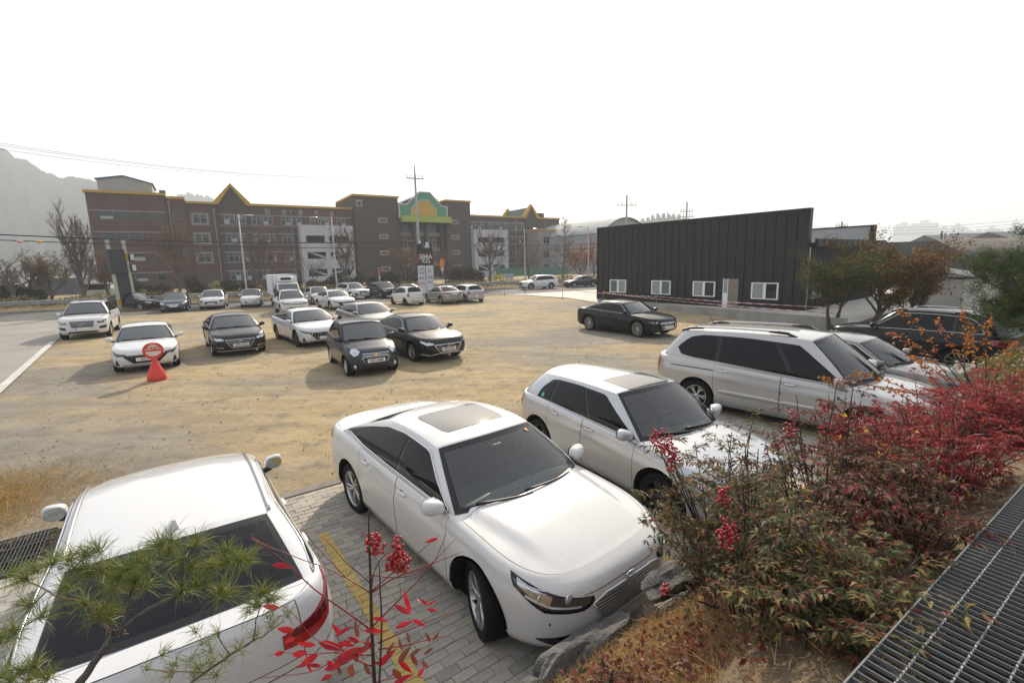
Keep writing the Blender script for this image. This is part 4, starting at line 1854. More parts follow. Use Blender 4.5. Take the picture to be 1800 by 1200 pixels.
def pvc_window(x0, x1, z0, z1, kinds):
    f = MB()
    y0, y1 = -.075, .0
    w = .055
    f.box((x0, y0, z0), (x1, y1, z0 + w))
    f.box((x0, y0, z1 - w), (x1, y1, z1))
    f.box((x0, y0, z0 + w), (x0 + w, y1, z1 - w))
    f.box((x1 - w, y0, z0 + w), (x1, y1, z1 - w))
    xm = (x0 + x1) / 2
    f.box((xm - .05, y0 + .005, z0 + w), (xm + .05, y1, z1 - w))
    fo = f.build('window', PVC, hall)
    for k, (a, b) in enumerate(((x0 + w, xm - .05), (xm + .05, x1 - w))):
        p = MB()
        p.box((a, -.05, z0 + w), (b, -.035, z1 - w))
        p.build('pane', (BLIND, PANE, PANEG)[kinds[k]], fo)
        s_ = MB()
        e = .03
        for bx in (((a, -.062, z0 + w), (a + e, -.05, z1 - w)), ((b - e, -.062, z0 + w), (b, -.05, z1 - w))):
            s_.box(*bx)
        s_.build('sash', PVC, fo)


for (a, b, k) in ((1.27, 2.80, (2, 0)), (5.01, 6.53, (0, 2)), (8.17, 9.68, (0, 1)), (11.89, 13.38, (0, 1))):
    pvc_window(a, b, .87, 1.80, k)
dr = MB()
dr.box((10.50, -.05, .32), (11.12, -.015, 1.98))
do = dr.build('door', varied('door_taupe', (.20, .17, .145), (.24, .21, .18), 2, .5, .05), hall)
dr = MB()
dr.box((10.22, -.05, .32), (10.47, -.02, 1.98))
dr.build('door_side_light', BLIND, hall)
dr = MB()
for bx in (((10.18, -.06, .3), (10.22, 0, 2.0)), ((10.465, -.06, .3), (10.50, 0, 2.0)), ((10.22, -.065, .3), (10.465, 0, 1.15))):
    dr.box(*bx)
dr.build('door_frame', PVC, hall)
hd = MB()
hd.box((10.54, -.09, 1.1), (10.57, -.05, 1.22))
hd.build('handle', SATIN, do)
# side wing, its canopy, and the rear parapet
lbox('side_wall', (HL - .30, .30, .05), (HL - .03, 10.6, 3.72), BLACKT, hall)
sp_ = MB()
sp_.box((0, .008, .0), (.028, .30, 3.42))
sp_.box((.028, .0, .0), (.06, .03, 3.42))
spm = sp_.mesh('side_panel', BLACKM)
for k in range(33):
    o = link('side_panel', spm, hall)
    o.location = (HL - .03, .32 + k * .311, HB)
cp = MB()
cp.box((HL - .4, .34, 3.70), (HL + .32, 10.95, 3.76))
cp.box((HL + .22, .34, 3.762), (HL + .32, 10.95, 4.10))
cp.build('canopy', BLACKT, hall)
for k in range(14):
    s_ = MB()
    s_.box((HL + .322, .40 + k * .80, 3.77), (HL + .350, .43 + k * .80, 4.08))
    s_.build('canopy_seam', BLACKM, hall)
lbox('roof', (.0, .30, 3.78), (HL + .20, 10.7, 3.90), BLACKM, hall)
LGREY = varied('pale_panel', (.42, .43, .43), (.50, .51, .51), .8, .5, .03)
pp = MB()
pp.box((.0, 9.62, 3.92), (HL - .22, 9.70, 5.0))
pp.build('parapet_inner', LGREY, hall)
pp = MB()
pp.box((0, 9.703, 3.92), (HL - .22, 9.95, 5.0))
pp.box((HL - .218, 9.55, 3.92), (HL + .02, 9.95, 5.0))
pp.box((0, 9.56, 5.003), (HL + .03, 9.98, 5.07))
pp.build('parapet', BLACKT, hall)
dp = MB()
dp.tube([(HL + .07, .22, .1), (HL + .07, .22, 3.66)], .045, 8)
dp.build('downpipe', varied('downpipe_pale', (.42, .36, .29), (.52, .46, .38), 2, .5, .02), hall, smooth=True)
for (y0, y1) in ((.9, 2.0), (3.4, 4.6)):
    w_ = MB()
    w_.box((HL + .04, y0, .95), (HL + .09, y1, 1.0))
    w_.box((HL + .04, y0, 1.75), (HL + .09, y1, 1.80))
    w_.box((HL + .04, y0, 1.0), (HL + .09, y0 + .05, 1.75))
    w_.box((HL + .04, y1 - .05, 1.0), (HL + .09, y1, 1.75))
    fo = w_.build('window', PVC, hall)
    w_ = MB()
    w_.box((HL + .045, y0 + .05, 1.0), (HL + .06, y1 - .05, 1.75))
    w_.build('pane', BLIND, fo)

# low concrete retaining wall in front of the hall
rw_ = MB()
W0, W1 = Vector((8.9, 32.9, 0)), Vector((13.95, 19.86, 0))
dW = (W1 - W0)
nW = Vector((dW.y, -dW.x, 0)).normalized() * -.22
n = 11
ww = empty('retaining_wall', W0, 0, 'low grey concrete retaining wall in front of the black hall', 'wall')
for k in range(n):
    a, b = W0 + dW * (k / n) - W0, W0 + dW * ((k + 1) / n) - W0
    b = b - dW.normalized() * .008
    za, zb_ = .30 + .30 * k / n, .30 + .30 * (k + 1) / n
    mb = MB()
    mb.add([(a.x, a.y, -.1), (b.x, b.y, -.1), (b.x + nW.x, b.y + nW.y, -.1), (a.x + nW.x, a.y + nW.y, -.1),
            (a.x, a.y, za), (b.x, b.y, zb_), (b.x + nW.x, b.y + nW.y, zb_), (a.x + nW.x, a.y + nW.y, za)],
           [(0, 1, 5, 4), (1, 2, 6, 5), (2, 3, 7, 6), (3, 0, 4, 7), (4, 5, 6, 7)])
    mb.build('wall_section', CONC_W, ww)
# raised slab behind that wall and the ramp to the right of it
sl_ = MB()
P0, P1 = W0 + nW, W1 + nW
sl_.add([(P0.x, P0.y, .24), (P1.x, P1.y, .30), (26, 29, .55), (30, 40, .5), (16.5, 45, .26), (6.9, 37.4, .24)], [(0, 1, 2, 3, 4, 5)])
sl_.build('concrete_apron', CONC)['kind'] = 'structure'
sl_ = MB()
sl_.add([(W1.x + .25, W1.y - .1, .02), (16.6, 20.5, .02), (24.5, 26.2, .56), (15.2, 25.2, .31)], [(0, 1, 2, 3)])
sl_.build('ramp', CONC)['kind'] = 'structure'

# ------------------------------------------------------------------ the school
BRICK = mat('school_brick', (.12, .07, .055), .9)


def brick_setup(m, c1, c2, mo, co2=None):
    t = m.node_tree
    tc = t.nodes.new('ShaderNodeTexCoord')
    mp = t.nodes.new('ShaderNodeMapping')
    mp.inputs['Rotation'].default_value = (R(90), 0, 0)
    t.links.new(tc.outputs['Object'], mp.inputs[0])
    br = t.nodes.new('ShaderNodeTexBrick')
    br.inputs['Scale'].default_value = 1.0
    br.inputs['Brick Width'].default_value = .42
    br.inputs['Row Height'].default_value = .15
    br.inputs['Mortar Size'].default_value = .015
    br.inputs['Color1'].default_value = (*c1, 1)
    br.inputs['Color2'].default_value = (*c2, 1)
    br.inputs['Mortar'].default_value = (*mo, 1)
    t.links.new(mp.outputs[0], br.inputs['Vector'])
    st = noise(m, .35, 5, .6)
    setcol(m, mixc(m, ramp(m, st, [(.3, (0, 0, 0)), (.7, (.45, .45, .45))]), br.outputs['Color'], tuple(x * .6 for x in c1)))


brick_setup(BRICK, (.125, .062, .048), (.085, .045, .038), (.14, .12, .11))
BRICKG = mat('school_brick_grey', (.1, .08, .075), .9)
brick_setup(BRICKG, (.088, .063, .056), (.068, .050, .046), (.10, .09, .085))
BEIGE = varied('school_beige', (.26, .225, .20), (.32, .28, .25), .5, .9, .05)
TRIMY = varied('yellow_trim', (.42, .25, .015), (.50, .31, .03), .6, .6, .03)
WHITEP = varied('white_render', (.44, .43, .45), (.54, .53, .55), .5, .8, .05)
STONE = varied('stone_band', (.22, .205, .19), (.28, .265, .25), .8, .9, .05)
WFRAME = mat('green_grey_frame', (.10, .13, .125), .5)
WFRAMEL = mat('pale_frame', (.33, .33, .32), .5)
SGLASS = mat('school_glass', (.022, .030, .030), .06)
SBLIND = mat('pale_blind', (.36, .36, .35), .6)
PGREEN = varied('pediment_green', (.07, .24, .13), (.09, .29, .16), .6, .6, .03)
LGREEN = varied('pediment_lime', (.32, .38, .05), (.38, .44, .08), .6, .6, .03)
PYEL = varied('pediment_yellow', (.50, .30, .03), (.56, .35, .05), .6, .6, .03)
ROOFG = varied('green_grey_roof', (.07, .085, .08), (.10, .115, .11), .8, .7, .03)
SCH_ROT = R(32.5)
school = empty('school_building', (0, 105, 0), SCH_ROT, 'long brown brick school with yellow roof edge and green yellow gable', 'building')


def sbox(name, s0, s1, y0, y1, z0, z1, m, parent=None):
    return lbox(name, (s0, y0, z0), (s1, y1, z1), m, parent or school)


sbox('wall', -68.7, -59.9, -.6, 12, 0, 13.88, BRICK)
sbox('wall', -59.895, -57.6, -.3, 12, 0, 13.5, BRICK)
sbox('wall', -57.595, -32.9, 0, 12, 0, 12.97, BRICK)
sbox('tower', -32.9, -24.9, -1.2, 12, 0, 15.2, BRICKG)
sbox('wall', -24.895, -15.305, .9, 12, 0, 14.6, BRICKG)
sbox('tower', -15.3, -10.0, -1.2, 12, 0, 15.1, BRICKG)
sbox('wall', -9.995, 13.5, 0, 12, 0, 12.55, BRICKG)
sbox('annex', 4.3, 20.2, -5, -.005, 0, 9.65, BEIGE)
for s0, s1, y, z in ((-68.9, -59.75, -.8, 13.885), (-59.74, -57.45, -.5, 13.505), (-57.44, -53.3, -.2, 12.975), (-49.4, -32.95, -.2, 12.975),
                     (-33.1, -24.7, -1.4, 15.205), (-15.5, -9.8, -1.4, 15.105), (-9.79, 4.0, -.2, 12.555), (7.0, 13.7, -.2, 12.555), (4.1, 20.4, -5.2, 9.655)):
    sbox('roof_trim', s0, s1, y, y + (5 if z < 10 else 12.4), z, z + .34, TRIMY)
# gables with pitched roofs running back
for s0, sm, s1, zb_, zt_ in ((-53.3, -51.35, -49.4, 12.97, 15.75), (4.0, 5.5, 7.0, 12.55, 15.1)):
    g = MB()
    g.add([(s0, -.25, 0), (s1, -.25, 0), (s1, -.25, zb_), (sm, -.25, zt_), (s0, -.25, zb_),
           (s0, .6, 0), (s1, .6, 0), (s1, .6, zb_), (sm, .6, zt_), (s0, .6, zb_)],
          [(0, 1, 2, 3, 4), (1, 6, 7, 2), (5, 0, 4, 9), (2, 7, 8, 3), (4, 3, 8, 9), (9, 8, 7, 6, 5)])
    go = g.build('gable', BRICKG, school)
    r_ = MB()
    r_.add([(s0, .605, zb_), (sm, .605, zt_ - .1), (s1, .605, zb_), (s0, 9, zb_), (sm, 9, zt_ - .1), (s1, 9, zb_)], [(0, 1, 4, 3), (1, 2, 5, 4), (3, 4, 5), (0, 2, 1)])
    r_.build('gable_roof', ROOFG, school)
    for y in (-.5, 8.9):
        for a, b in ((s0, sm), (s1, sm)):
            k_ = MB()
            sg = 1 if b > a else -1
            k_.add([(a - .55 * sg, y, zb_ - .02), (a - .0 * sg, y, zb_ - .02), (b, y, zt_ - .0), (b, y, zt_ + .48), (a - .55 * sg, y, zb_ + .42),
                    (a - .55 * sg, y + .9, zb_ - .02), (a - .0 * sg, y + .9, zb_ - .02), (b, y + .9, zt_ - .0), (b, y + .9, zt_ + .48), (a - .55 * sg, y + .9, zb_ + .42)],
                   [(0, 1, 2, 3, 4)[::sg], (9, 8, 7, 6, 5)[::sg], (4, 3, 8, 9), (0, 5, 6, 1), (1, 6, 7, 2), (0, 4, 9, 5)])
            k_.build('roof_trim', TRIMY, school)
# rooftop room on the left and small roof boxes
g = MB()
g.prism([(-67.5, 14.0), (-61.3, 14.0), (-61.3, 15.7), (-64.5, 16.55), (-67.5, 15.95)], 7, 0, Matrix.Translation((0, 1.5, 0)))
g.build('roof_room', varied('pale_sheet', (.30, .30, .29), (.36, .36, .35), 1, .6, .03), school)
g = MB()
g.prism([(-67.7, 15.95), (-67.5, 15.955), (-64.5, 16.555), (-61.3, 15.705), (-61.1, 15.65), (-61.1, 15.8), (-64.5, 16.72), (-67.7, 16.1)], 7.4, 0, Matrix.Translation((0, 1.3, 0)))
g.build('roof_edge', mat('blue_edge', (.05, .13, .22), .5), school)
sbox('roof_box', -60.6, -59.8, 3, 4, 14.25, 15.1, ROOFG)
sbox('roof_box', 8.2, 12.2, 4, 7, 12.9, 14.3, BRICKG)
sbox('roof_box', -16.1, -15.0, 3, 4, 15.45, 16.0, ROOFG)
d = MB()
d.blob((-28, 4, 15.55), (1.0, 1.0, .7), 14, 8)
d.build('roof_dome', ROOFG, school, smooth=True)
# stone bands
for z in (11.45, 8.58, 5.68, 2.80):
    for s0, s1, y in ((-68.75, -59.9, -.68), (-53.3, -49.4, -.33), (-49.395, -32.95, -.08), (-9.95, 4.0, -.08)):
        sbox('stone_band', s0, s1, y, y + .078, z, z + .16, STONE)
for z in (9.78, 6.92, 4.06):
    for s0, s1, y in ((-53.3, -49.4, -.32), (-49.395, -32.95, -.07), (-9.95, 4.0, -.07)):
        sbox('stone_band', s0, s1, y, y + .068, z, z + .12, STONE)
WIN_N = [0]


def swin(s0, s1, z0, z1, y, nx=2, fm=None, border=None, blinds=0):
    fm = fm or WFRAME
    f = MB()
    e = .07
    f.box((s0, y - .05, z0), (s1, y, z0 + e))
    f.box((s0, y - .05, z1 - e), (s1, y, z1))
    xs = [s0 + (s1 - s0) * k / nx for k in range(nx + 1)]
    for k, x in enumerate(xs):
        a = x if k == 0 else (x - e if k == nx else x - e / 2)
        f.box((a, y - .05, z0 + e), (a + e, y, z1 - e))
    zt_ = z0 + (z1 - z0) * .68
    for k in range(nx):
        f.box((xs[k] + e, y - .045, zt_ - .03), (xs[k + 1] - e, y - .002, zt_ + .03))
    fo = f.build('window', fm, school)
    p = MB()
    p.box((s0 + .02, y - .02, z0 + .02), (s1 - .02, y - .004, z1 - .02))
    p.build('pane', SGLASS, fo)
    WIN_N[0] += 1
    r_ = random.Random(WIN_N[0])
    if blinds and r_.random() < blinds:
        k = r_.randrange(nx)
        b = MB()
        b.box((xs[k] + e, y - .03, z0 + e), (xs[k + 1] - e, y - .021, z0 + (z1 - z0) * r_.uniform(.35, .62)))
        b.build('blind', SBLIND, fo)
    if border:
        b = MB()
        w = .22
        b.box((s0 - w, y - .10, z0 - w), (s1 + w, y - .01, z0))
        b.box((s0 - w, y - .10, z1), (s1 + w, y - .01, z1 + w))
        b.box((s0 - w, y - .10, z0), (s0, y - .01, z1))
        b.box((s1, y - .10, z0), (s1 + w, y - .01, z1))
        b.build('window_surround', border, fo)


for z0, z1 in ((10.05, 11.4), (7.15, 8.52), (4.25, 5.6), (1.35, 2.74)):
    swin(-67.5, -63.1, z0 + .3, z1, -.6, 3, WFRAME, None, .6)
    swin(-62.0, -60.9, z0 + .4, z1, -.6, 1)
    swin(-59.2, -58.2, z0 + .4, z1, -.3, 1)
    swin(-52.7, -51.2, z0, z1, -.25, 2, WFRAMEL, None, .6)
    swin(-51.0, -49.7, z0, z1, -.25, 2, WFRAMEL, None, .5)
    for s0 in (-48.9, -47.2, -44.6, -42.9, -40.1, -38.4, -35.7):
        if z1 < 9 and s0 > -44:
            continue
        swin(s0, s0 + 1.45, z0, z1, 0, 2, WFRAMEL, None, .5)
    for s0 in (-9.5, -7.6, -5.1, -3.2, -1.4, .6, 2.4):
        if z1 < 9 and s0 < -2.5:
            continue
        swin(s0, s0 + 1.3, z0, z1, 0, 2, WFRAMEL, None, .4)
    if z0 > 3:
        swin(-56.75, -54.9, z0, z1, 0, 2, WFRAMEL, STONE)
    for s0 in (-28.6, -14.2):
        swin(s0, s0 + 1.35, z0 + .9, z1 + .05, -1.2, 1, WFRAMEL, STONE)
    # entrance bays between the towers
    for s0 in (-24.2, -21.6, -19.0):
        swin(s0, s0 + 2.2, z0 - .6, z1 - .1, .9, 3, WFRAMEL, None, .2)
    sbox('spandrel', -24.8, -15.4, .5, .89, z0 - 1.45, z0 - .75, BEIGE)
for z0 in (6.9, 3.9, 1.2):
    for s0 in (5.2, 8.8, 12.4, 16.0):
        swin(s0, s0 + 2.4, z0, z0 + 1.5, -5, 3, WFRAMEL)
for s0 in (-24.85, -21.95, -19.35, -16.1):
    sbox('column', s0, s0 + .55, -.2, .45, 0, 11.55, BRICKG)
swin(-32.3, -31.6, 13.6, 14.4, -1.2, 1, WFRAMEL, STONE)
# pediment
ol = [(-24.9, 11.62), (-15.3, 11.62), (-15.3, 14.0), (-16.35, 14.0), (-18.75, 16.45), (-20.85, 16.45), (-23.45, 14.1), (-24.9, 14.1)]
g = MB()
g.prism(ol, .9, 0, Matrix.Translation((0, -1.7, 0)))
po = g.build('pediment', PGREEN, school)
c_ = np.mean(np.array(ol), axis=0)
k_ = MB()
for a, b in zip(ol[1:], ol[2:] + ol[:1]):
    d_ = Vector((b[0] - a[0], 0, b[1] - a[1])).normalized()
    k_.tube([(a[0], -1.72, a[1]), (b[0], -1.72, b[1])], .16, 4)
k_.build('pediment_edge', WHITEP, po)
yl = [(-22.6, 12.2), (-17.6, 12.2), (-17.6, 13.4), (-19.0, 15.0), (-20.7, 15.0), (-22.6, 13.5)]
g = MB()
g.prism(yl, .06, 0, Matrix.Translation((0, -1.76, 0)))
g.build('pediment_panel', PYEL, po)
k_ = MB()
for a, b in zip(yl[1:], yl[2:] + yl[:1]):
    k_.tube([(a[0], -1.78, a[1]), (b[0], -1.78, b[1])], .11, 4)
k_.build('panel_edge', WHITEP, po)
sbox('pediment_band', -24.6, -14.6, -2.1, -.75, 11.0, 12.1, LGREEN)
g = MB()
g.add([(-24.9, -.8, 14.1), (-15.3, -.8, 14.0), (-19.8, -.8, 16.4), (-24.9, 8, 14.1), (-15.3, 8, 14.0), (-19.8, 8, 16.4)], [(0, 2, 5, 3), (2, 1, 4, 5), (3, 5, 4)])
g.build('entrance_roof', ROOFG, school)
# white stair towers with open landings
for s0, s1, zt_ in ((-42.2, -33.7, 10.0), (-10.0, -2.0, 9.8)):
    st = empty('stair_tower', (0, 0, 0), 0, parent=school)
    w = s1 - s0
    cols = ((s0, s0 + .8), (s0 + w * .44, s0 + w * .53), (s1 - .9, s1))
    bands = ((zt_, 8.3), (7.2, 5.6), (4.5, 2.8), (1.6, .0))
    c = MB()
    for a, b in cols:
        c.box((a, -2.5, 0), (b, -2.2, zt_))
    c.build('column', WHITEP, st)
    for z1, z0 in bands:
        c = MB()
        for (a, b) in ((cols[0][1], cols[1][0]), (cols[1][1], cols[2][0])):
            c.box((a, -2.48, z0), (b, -2.22, z1))
        c.build('landing_wall', WHITEP, st)
    c = MB()
    c.box((s0, -2.195, 0), (s0 + .25, -.01, zt_))
    c.box((s1 - .25, -2.195, 0), (s1, -.01, zt_))
    c.box((s0 + .25, -2.19, zt_ - .3), (s1 - .25, -.01, zt_ - .05))
    c.build('side_wall', WHITEP, st)
    for z in (4.5, 1.6):
        for sgn, a, b in ((1, cols[0][1], cols[1][0]), (-1, cols[1][1], cols[2][0])):
            c = MB()
            lo, hi = (z + 1.1, z - .0) if sgn > 0 else (z, z + 1.1)
            c.add([(a, -2.1, lo), (b, -2.1, hi), (b, -2.1, hi + .35), (a, -2.1, lo + .35), (a, -1.9, lo), (b, -1.9, hi), (b, -1.9, hi + .35), (a, -1.9, lo + .35)],
                  [(0, 1, 2, 3), (7, 6, 5, 4), (3, 2, 6, 7), (0, 4, 5, 1)])
            c.build('stair_flight', WHITEP, st)
for s_, z1 in ((-53.9, 12.1), (-43.0, 12.2), (-59.5, 12.9), (1.5, 11.8), (9.5, 11.9)):
    c = MB()
    y = -.12 if s_ > -59 else -.42
    c.tube([(s_, y, .3), (s_, y, z1)], .08, 6)
    c.box((s_ - .14, y - .14, z1), (s_ + .14, y + .1, z1 + .25))
    c.build('downpipe', BEIGE, school, smooth=False)
SIGNL = mat('sign_lettering', (.36, .34, .32), .5)
for k, ch_ in enumerate('진성중학교'):
    M = Matrix.Translation((-46.5 + 2.5 * k, -.06, 12.1)) @ Matrix.Rotation(math.pi / 2, 4, 'X')
    lettering(ch_, .95, SIGNL, school, M, .05, 'lettering', .012)
# barrel roofed sports hall behind
gym = empty('sports_hall', (23.2, 98.0, 0), math.atan2(.62, .78), 'grey barrel roofed sports hall behind the school annex', 'building')
g = MB()
n = 20
arc = [(-7.5 + 15 * k / n, 8.2 + 3.2 * math.sin(math.pi * k / n) ** .8) for k in range(n + 1)]
g.prism([(-7.5, 0), (7.5, 0)] + arc[::-1], 34, 0)
MET = varied('barrel_metal', (.30, .31, .32), (.36, .37, .38), .6, .8, .03, spec=.2)
g.build('wall', MET, gym, angle=40)
g = MB()
vs = []
for y in (-.6, 34.5):
    vs += [(x * 1.02, y, z + .12) for x, z in arc]
g.add(vs, [(k, k + 1, n + 2 + k, n + 1 + k) for k in range(n)])
g.build('roof', MET, gym, smooth=True)

# ------------------------------------------------------------------ buildings on the right
DARKW = varied('dark_sheet', (.05, .05, .052), (.07, .07, .072), .6, .6, .03)
rb = empty('dark_warehouse', (0, 0, 0), 0, 'low dark warehouse with brown front behind the autumn trees', 'building')
p0, p1 = at(1552, 540, 46), at(1676, 540, 43.5)
dx = (p1 - p0)
ang = math.atan2(dx.y, dx.x)
rb.location = (p0.x, p0.y, 0)
rb.rotation_euler = (0, 0, ang)
LW = math.hypot(dx.x, dx.y)
lbox('wall', (-1.5, 0, 0), (LW, 12, 3.2), varied('brown_grey_wall', (.13, .11, .105), (.17, .145, .135), .6, .8, .05), rb)
lbox('fascia', (-1.6, -.25, 3.2), (LW + .05, 12, 4.3), DARKW, rb)
lbox('sign_band', (2.0, -.32, 3.05), (6.0, -.255, 3.55), varied('red_brown', (.16, .08, .075), (.20, .10, .09), .6, .7, .03), rb)
for x0 in (2.2, 4.0):
    lbox('door', (x0, -.05, 0), (x0 + 1.5, -.005, 2.3), mat('blue_shutter', (.10, .11, .15), .6), rb)
lbox('chimney_pipe', (3.9, 1, 4.3), (4.0, 1.1, 5.2), TRIM, rb)
ROOFT = varied('grey_tile_roof', (.11, .11, .115), (.17, .17, .175), .9, .7, .1)
PALEW = varied('pale_house_wall', (.34, .335, .32), (.44, .43, .41), .4, .85, .05)


def house(label, u0, u1, Y, hw, hr, depth, wall=PALEW, roof=ROOFT, name='house'):
    p0, p1 = at(u0, 470, Y), at(u1, 470, Y)
    h = empty(name, (p0.x, p0.y, 0), math.atan2(p1.y - p0.y, p1.x - p0.x), label, 'house', 'houses on the right')
    L_ = (p1 - p0).length
    lbox('wall', (.3, .3, 0), (L_ - .3, depth - .3, hw), wall, h)
    r_ = MB()
    y1, ym = depth + .1, depth / 2
    r_.add([(-.2, -.3, hw - .05), (L_ + .2, -.3, hw - .05), (L_ + .2, ym, hr), (-.2, ym, hr), (L_ + .2, y1, hw - .05), (-.2, y1, hw - .05)],
           [(0, 1, 2, 3), (3, 2, 4, 5), (0, 3, 5), (1, 4, 2)])
    r_.build('roof', roof, h)
    k = 0
    x = 1.0
    while x < L_ - 2 and k < 4:
        f = MB()
        f.box((x, .2, hw * .35), (x + 1.2, .297, hw * .72))
        w_ = f.build('window', WFRAMEL, h)
        f = MB()
        f.box((x + .08, .18, hw * .38), (x + 1.12, .199, hw * .69))
        f.build('pane', SGLASS, w_)
        x += 3.0
        k += 1
    return h


house('pale house with low grey roof right of the dark warehouse', 1672, 1730, 62, 4.0, 5.6, 9)
house('wider pale building with grey pitched roof beyond the pine', 1722, 1795, 68, 4.0, 6.0, 10)
house('far pale house at the right edge', 1800, 1880, 60, 4.2, 5.8, 10)
# old tiled house behind the pine
th = house('old house with ribbed tiled roof showing above the pine', 1742, 1900, 27, 2.4, 4.0, 7, varied('old_plaster', (.30, .28, .26), (.40, .38, .35), .9, .9, .1),
           varied('old_tile', (.075, .068, .062), (.13, .12, .105), 3, .85, .3), 'old_house')
L_ = 9.0
for k in range(26):
    r_ = MB()
    x = -.1 + k * .26
    r_.tube([(x, -.36, 2.36), (x, 3.5, 4.03)], .055, 6)
    r_.build('tile_rib', varied('rib_tile', (.12, .11, .10), (.19, .175, .155), 3, .85, .3) if k == 0 else bpy.data.materials['rib_tile'], th, smooth=True)
# small grey shed wall seen between the trees
sp0 = at(1690, 540, 24)
sh = empty('shed', (sp0.x, sp0.y, 0), R(20), 'small pale shed between the autumn tree and the pine', 'shed')
lbox('wall', (0, 0, 0), (2.4, 2.2, 1.9), PALEW, sh)
r_ = MB()
r_.add([(-.3, -.3, 2.0), (2.8, -.3, 1.9), (2.8, 2.5, 2.35), (-.3, 2.5, 2.45), (-.3, -.3, 2.08), (2.8, -.3, 1.98), (2.8, 2.5, 2.43), (-.3, 2.5, 2.53)],
       [(0, 1, 5, 4), (1, 2, 6, 5), (3, 0, 4, 7), (4, 5, 6, 7), (3, 2, 1, 0)])
r_.build('roof', ROOFT, sh)

# ------------------------------------------------------------------ far away: apartments and hills
APT = varied('apartment_render', (.17, .175, .185), (.21, .215, .225), .05, .85, 0)
APD = mat('apartment_window', (.12, .13, .15), .2)
apl = [(1574, 1604, 396, 'left end'), (1604, 1645, 392, 'with a tall roof stair'), (1646, 1674, 402, 'lower, in the middle'), (1675, 1692, 397, 'slim'), (1692, 1706, 405, 'slim low'),
       (1709, 1734, 407, 'right of the gap'), (1735, 1752, 402, 'taller right'), (1752, 1768, 408, 'right end')]
for k, (u0, u1, v0, what) in enumerate(apl):
    Y = 1350 + 30 * (k % 3)
    p0, p1 = at(u0, 440, Y), at(u1, 440, Y)
    zt_ = at((u0 + u1) / 2, v0, Y).z
    wd = (p1 - p0).length
    b = empty('apartment_block', (p0.x, p0.y, 0), math.atan2(p1.y - p0.y, p1.x - p0.x), 'hazy apartment tower on the right skyline, %s of the row' % what, 'apartment block', 'apartment towers in the haze')
    lbox('wall', (0, 0, 0), (wd, 16, zt_), APT, b)
    lbox('roof_block', (wd * .35, 4, zt_), (wd * .62, 12, zt_ + 8), APT, b)
    if k in (0, 2):
        lbox('roof_block', (wd * .02, 2, zt_), (wd * .2, 10, zt_ + 4), APT, b)
    for c in range(max(2, int(wd / 9))):
        f = MB()
        x = wd * (c + .5) / max(2, int(wd / 9))
        f.box((x - 2.4, -.3, 4), (x + 2.4, -.05, zt_ - 3))
        f.build('window_column', APD, b)


def hill(name, prof, Y, depth, seed, m, bumps=1.0):
    """a ridge whose skyline runs through the photograph points prof, with a slope towards us and a back"""
    r_ = random.Random(seed)
    n = 320
    us = np.linspace(prof[0][0], prof[-1][0], n)
    vs = np.interp(us, [p[0] for p in prof], [p[1] for p in prof])
    V = []
    rows = 14
    for k, (u, v) in enumerate(zip(us, vs)):
        p = at(u, v, Y)
        h = max(1.0, p.z)
        for j in range(rows + 6):
            if j <= rows:
                f = j / rows
                d = -depth * (1 - f)
                z = h * (f ** 1.25)
            else:
                f = (j - rows) / 6
                d = depth * .8 * f
                z = h * (1 - f)
            jit = (r_.uniform(-1, 1) * .9 + 1.2 * math.sin(k * .45 + j * .9) + 1.0 * math.sin(k * .9 - j * 1.3)) * bumps * min(1, z / 12)
            V.append((p.x * (1 + d / Y) + r_.uniform(-.5, .5), Y + d + r_.uniform(-2, 2), z + jit * (1.0 if j < rows else 1.3) - .5))
    R_ = rows + 6
    I = np.arange(n * (R_ + 0 + 0)).reshape(n, R_)
    F = np.stack([I[:-1, :-1], I[1:, :-1], I[1:, 1:], I[:-1, 1:]], -1).reshape(-1, 4)
    o = link(name, fast_mesh(name, V, F, m, True))
    o['kind'] = 'structure'
    return o


HILLM = varied('wooded_hill', (.030, .030, .024), (.050, .046, .036), .12, .98, .35, .5, 1.2, spec=0.0)
hill('hill', [(-1500, 445), (-900, 350), (-600, 285), (-420, 250), (-250, 240), (-120, 245), (0, 258), (40, 281), (80, 302), (100, 309), (150, 315), (200, 322), (260, 352), (310, 420), (350, 470)], 640, 260, 1, HILLM)
hill('far_hill', [(240, 380), (300, 345), (330, 339), (360, 344), (420, 360), (520, 385), (640, 420)], 900, 250, 2, HILLM)
hill('wooded_knoll', [(1090, 420), (1120, 392), (1135, 383), (1160, 377), (1185, 376), (1210, 385), (1240, 402), (1300, 430)], 640, 120, 3, HILLM, 1.6)
hill('low_ridge', [(-300, 455), (0, 448), (150, 452), (400, 455), (800, 448), (1100, 450), (1500, 442), (1800, 432), (2200, 425)], 1900, 250, 4, HILLM)
# ------------------------------------------------------------------ vehicles
def shrink(top, bot, f=.86, g=None):
    g = g or f
    c = np.mean(np.array(top + bot, float), axis=0)
    q = lambda pl: [(c[0] + (a - c[0]) * f, c[1] + (z - c[1]) * g) for a, z in pl]
    return q(top), q(bot)


def headlights(c, top, bot, inner=LAMP, border=GLOSSB, drl=True):
    t, b = shrink(top, bot, .90, .74)
    o = c.part('headlight', 'front', [(top, bot, .004, 0), (t, b, .009, 1)], [border, inner])
    if c.detail and drl:
        for sg, ob in zip((1, -1), o):
            ca, cz = np.mean(np.array(t + b, float), axis=0)
            for f, r in ((-.18, .042), (.16, .036)):
                a = ca + f * (t[-1][0] - t[0][0])
                p, n = c.bpt('front', a * sg, cz + (b[0][1] - cz) * .05 + .004, .006)
                mb = MB()
                mb.blob(p, (r * .28, r, r), 10, 6)
                mb.build('projector', LENS, ob, smooth=True)
    return o


